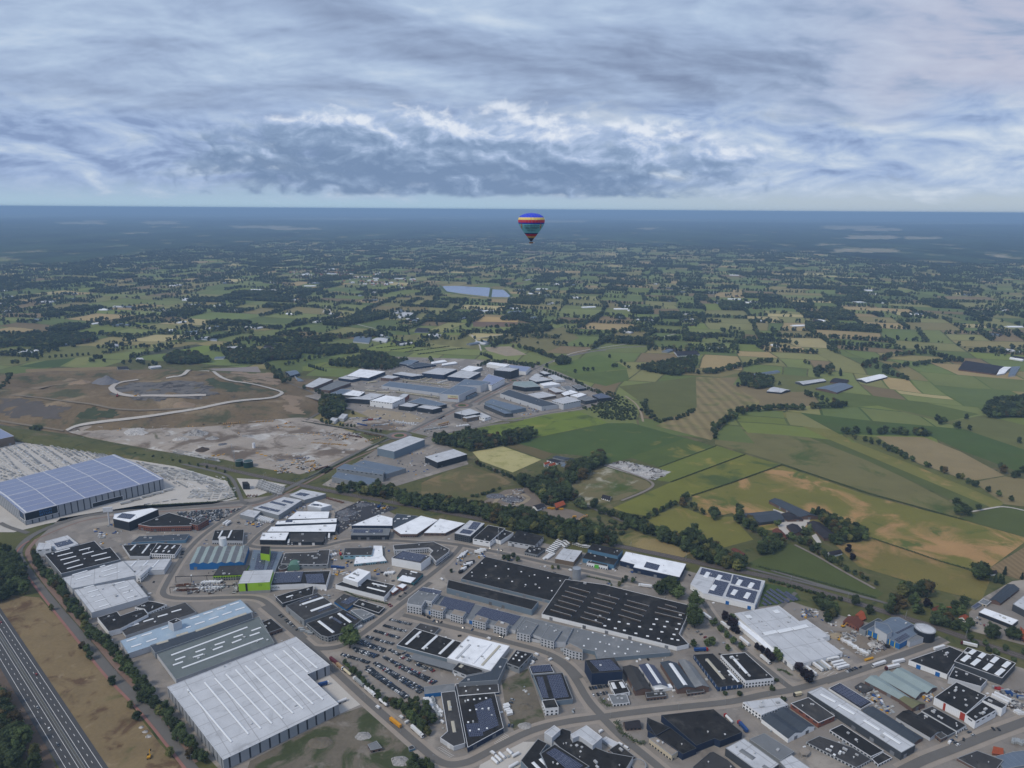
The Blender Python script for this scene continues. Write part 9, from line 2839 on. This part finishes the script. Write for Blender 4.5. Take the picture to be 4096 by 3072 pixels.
# ---------------------------------------------------------------- hot-air balloon
def balloon():
 dist = 690.0
 s0 = src('Z',2126,850); s1 = src('Z',2126,977)
 d = px_ray(2126,905); d = d / d.y * dist
 top = CP + (lambda v: v / v.y * dist)(px_ray(2126,851.5))
 mouth = CP + (lambda v: v / v.y * dist)(px_ray(2126,965.5))
 bot = CP + (lambda v: v / v.y * dist)(px_ray(2126,973.5))
 Hh = top.z - mouth.z
 Rm = 50.0 / FPX * dist * 1.03
 cx,cy = top.x,top.y
 zb = mouth.z
 e = thing('hot_air_balloon','striped hot air balloon with blue crown and lettered turquoise belly','balloon',(cx,cy,bot.z))
 prof = [(0,.07),(.04,.11),(.12,.24),(.2,.37),(.3,.53),(.4,.69),(.5,.83),(.58,.92),(.66,.98),(.72,1.0),(.78,.99),(.84,.94),(.89,.85),(.93,.72),(.965,.53),(.985,.33),(1.0,0.0)]
 ts = [p[0] for p in prof]; rs = [p[1] for p in prof]

 def rad(t): return float(np.interp(t,ts,rs)) * Rm
 bands = [(0,.075,(.008,.012,.06)),(.075,.125,(.02,.055,.10)),(.125,.19,(.50,.29,.09)),(.19,.262,(.48,.02,.06)),(.262,.30,(.01,.012,.15)),(.30,.62,(.16,.48,.58)),(.62,.665,(.012,.02,.42)),(.665,.76,(.50,.03,.07)),(.76,.845,(.75,.58,.17)),(.845,1.0,(.025,.055,.60))]
 n,gores = 96,24
 for bi,(t0,t1,c) in enumerate(bands):
  m_ = mat('balloon_fabric_%d' % bi,c,.55,.06,.4,.03,1.5,.3)
  mb = MB()
  steps = max(2,int((t1 - t0) / .02))
  V = []
  for j in range(steps + 1):
   t = t0 + (t1 - t0) * j / steps
   for i in range(n):
    a = 2 * math.pi * i / n
    bulge = 1 + .022 * abs(math.sin(a * gores / 2))
    r = rad(t) * bulge
    V.append((cx + r * math.sin(a),cy - r * math.cos(a),zb + t * Hh))
  mb.add(V,[(j * n + i,j * n + (i + 1) % n,(j + 1) * n + (i + 1) % n,(j + 1) * n + i) for j in range(steps) for i in range(n)])
  mb.obj('fabric_band',[m_],e,uv=False,smooth=True)

 def onskin(x,z,lift=.06):
  t = (z - zb) / Hh
  r = rad(t) * 1.022 + lift
  a = max(-1.45,min(1.45,x / r))
  return (cx + r * math.sin(a),cy - r * math.cos(a),z)

 def skin_text(s_,zc,width,size):
  vs,fs = text_geo(s_,size)
  w = max(v[0] for v in vs) - min(v[0] for v in vs)
  k = width / w
  mb = MB(); mb.add([onskin(x * k,zc + y) for x,y,_ in vs],fs)
  mb.obj('lettering',[M_TXTK],e,uv=False)
 skin_text('BALLONVAARTCENTRUM',zb + .565 * Hh,14.5,1.45)
 skin_text('VAN MANEN',zb + .495 * Hh,14.5,2.3)
 skin_text('0342-409137',zb + .395 * Hh,8.2,1.3)
 mb = MB()
 for i in range(24):
  x0,x1 = -6.2 + i * 12.4 / 24,-6.2 + (i + 1) * 12.4 / 24
  z0 = zb + .445 * Hh
  mb.poly([onskin(x0,z0),onskin(x1,z0),onskin(x1,z0 + .3),onskin(x0,z0 + .3)])
 mb.obj('lettering_rule',[M_TXTK],e,uv=False)
 for xo in (-11.2,9.6):
  mb = MB(); q = []
  for i in range(20):
   a = 2 * math.pi * i / 20
   q.append(onskin(xo + 1.3 * math.sin(a) * (1 if math.cos(a) > 0 else .7),zb + .54 * Hh + 2.5 * math.cos(a),.10))
  mb.poly(q)
  em = mb.obj('emblem',[mat('balloon_emblem',(.40,.17,.04),.6,.05)],e,uv=False)
  mb = MB(); mb.poly([onskin(xo - .35 + .35 * math.sin(2 * math.pi * i / 12),zb + .575 * Hh + .9 * math.cos(2 * math.pi * i / 12),.16) for i in range(12)])
  mb.obj('emblem_light',[M_RIMW],em,origin=e.location,uv=False)
 mb = MB()
 for g_ in range(gores):
  a = 2 * math.pi * g_ / gores
  for j in range(12):
   t0,t1 = .665 + .32 * j / 12,.665 + .32 * (j + 1) / 12
   p = [(cx + (rad(t) + .05) * math.sin(a + da),cy - (rad(t) + .05) * math.cos(a + da),zb + t * Hh) for t,da in ((t0,-.006),(t0,.006),(t1,.006),(t1,-.006))]
   mb.poly(p)
 mb.obj('gore_tape',[mat('gore_tape',(.32,.32,.5),.6,.03)],e,uv=False)
 bh = 1.25
 mb = MB()
 wick = mat('wicker',(.17,.085,.04),.9,.12,2.0)
 mb.box((cx,cy,bot.z),3.6,1.7,bh); b_ = mb.obj('basket',[wick],e)
 mb = MB()
 for s_ in (-1,1):
  mb.tube((cx - 1.8,cy + s_ * .85,bot.z + bh),(cx + 1.8,cy + s_ * .85,bot.z + bh),.09,n=6)
 mb.obj('rim',[M_TYRE],b_,origin=e.location)
 mb = MB(); mb.box((cx + 2.7,cy - .3,bot.z + .25),1.8,.1,.75); mb.obj('banner',[M_RIMW],b_,origin=e.location)
 for sx in (-.7,.7):
  mb = MB(); mb.tube((cx + sx,cy,bot.z + bh + .55),(cx + sx,cy,bot.z + bh + 1.0),.28,.2,8); mb.obj('burner',[M_STEEL],e)
 for sx in (-1.7,1.7):
  for sy in (-.8,.8):
   mb = MB(); mb.tube((cx + sx,cy + sy,bot.z + bh),(cx + sx * .5,cy + sy * .8,zb + .2),.05,n=4); mb.obj('cable',[M_STEEL],e)

balloon()

# ---------------------------------------------------------------- air
def haze():
 mb = MB()
 s_ = 150000.0
 lo = [(-s_,-6000,-2),(s_,-6000,-2),(s_,s_,-2),(-s_,s_,-2)]
 hi = [(x,y,CAM_H + 12) for x,y,_ in lo]
 mb.prism(lo,hi,0,True)
 mt = bpy.data.materials.new('haze_air')
 mt.use_nodes = True
 t = mt.node_tree
 t.nodes.clear()
 pv = t.nodes.new('ShaderNodeVolumePrincipled')
 pv.inputs['Color'].default_value = (0.46,0.70,1.0,1)
 pv.inputs['Density'].default_value = HAZE_D
 pv.inputs['Anisotropy'].default_value = 0.0
 o = t.nodes.new('ShaderNodeOutputMaterial')
 t.links.new(pv.outputs[0],o.inputs['Volume'])
 ob = mb.obj('haze',[mt],uv=False)
 tag(ob,'pale blue evening haze over the whole plain','haze',kind='stuff')

HAZE_D = 6.6e-5
haze()
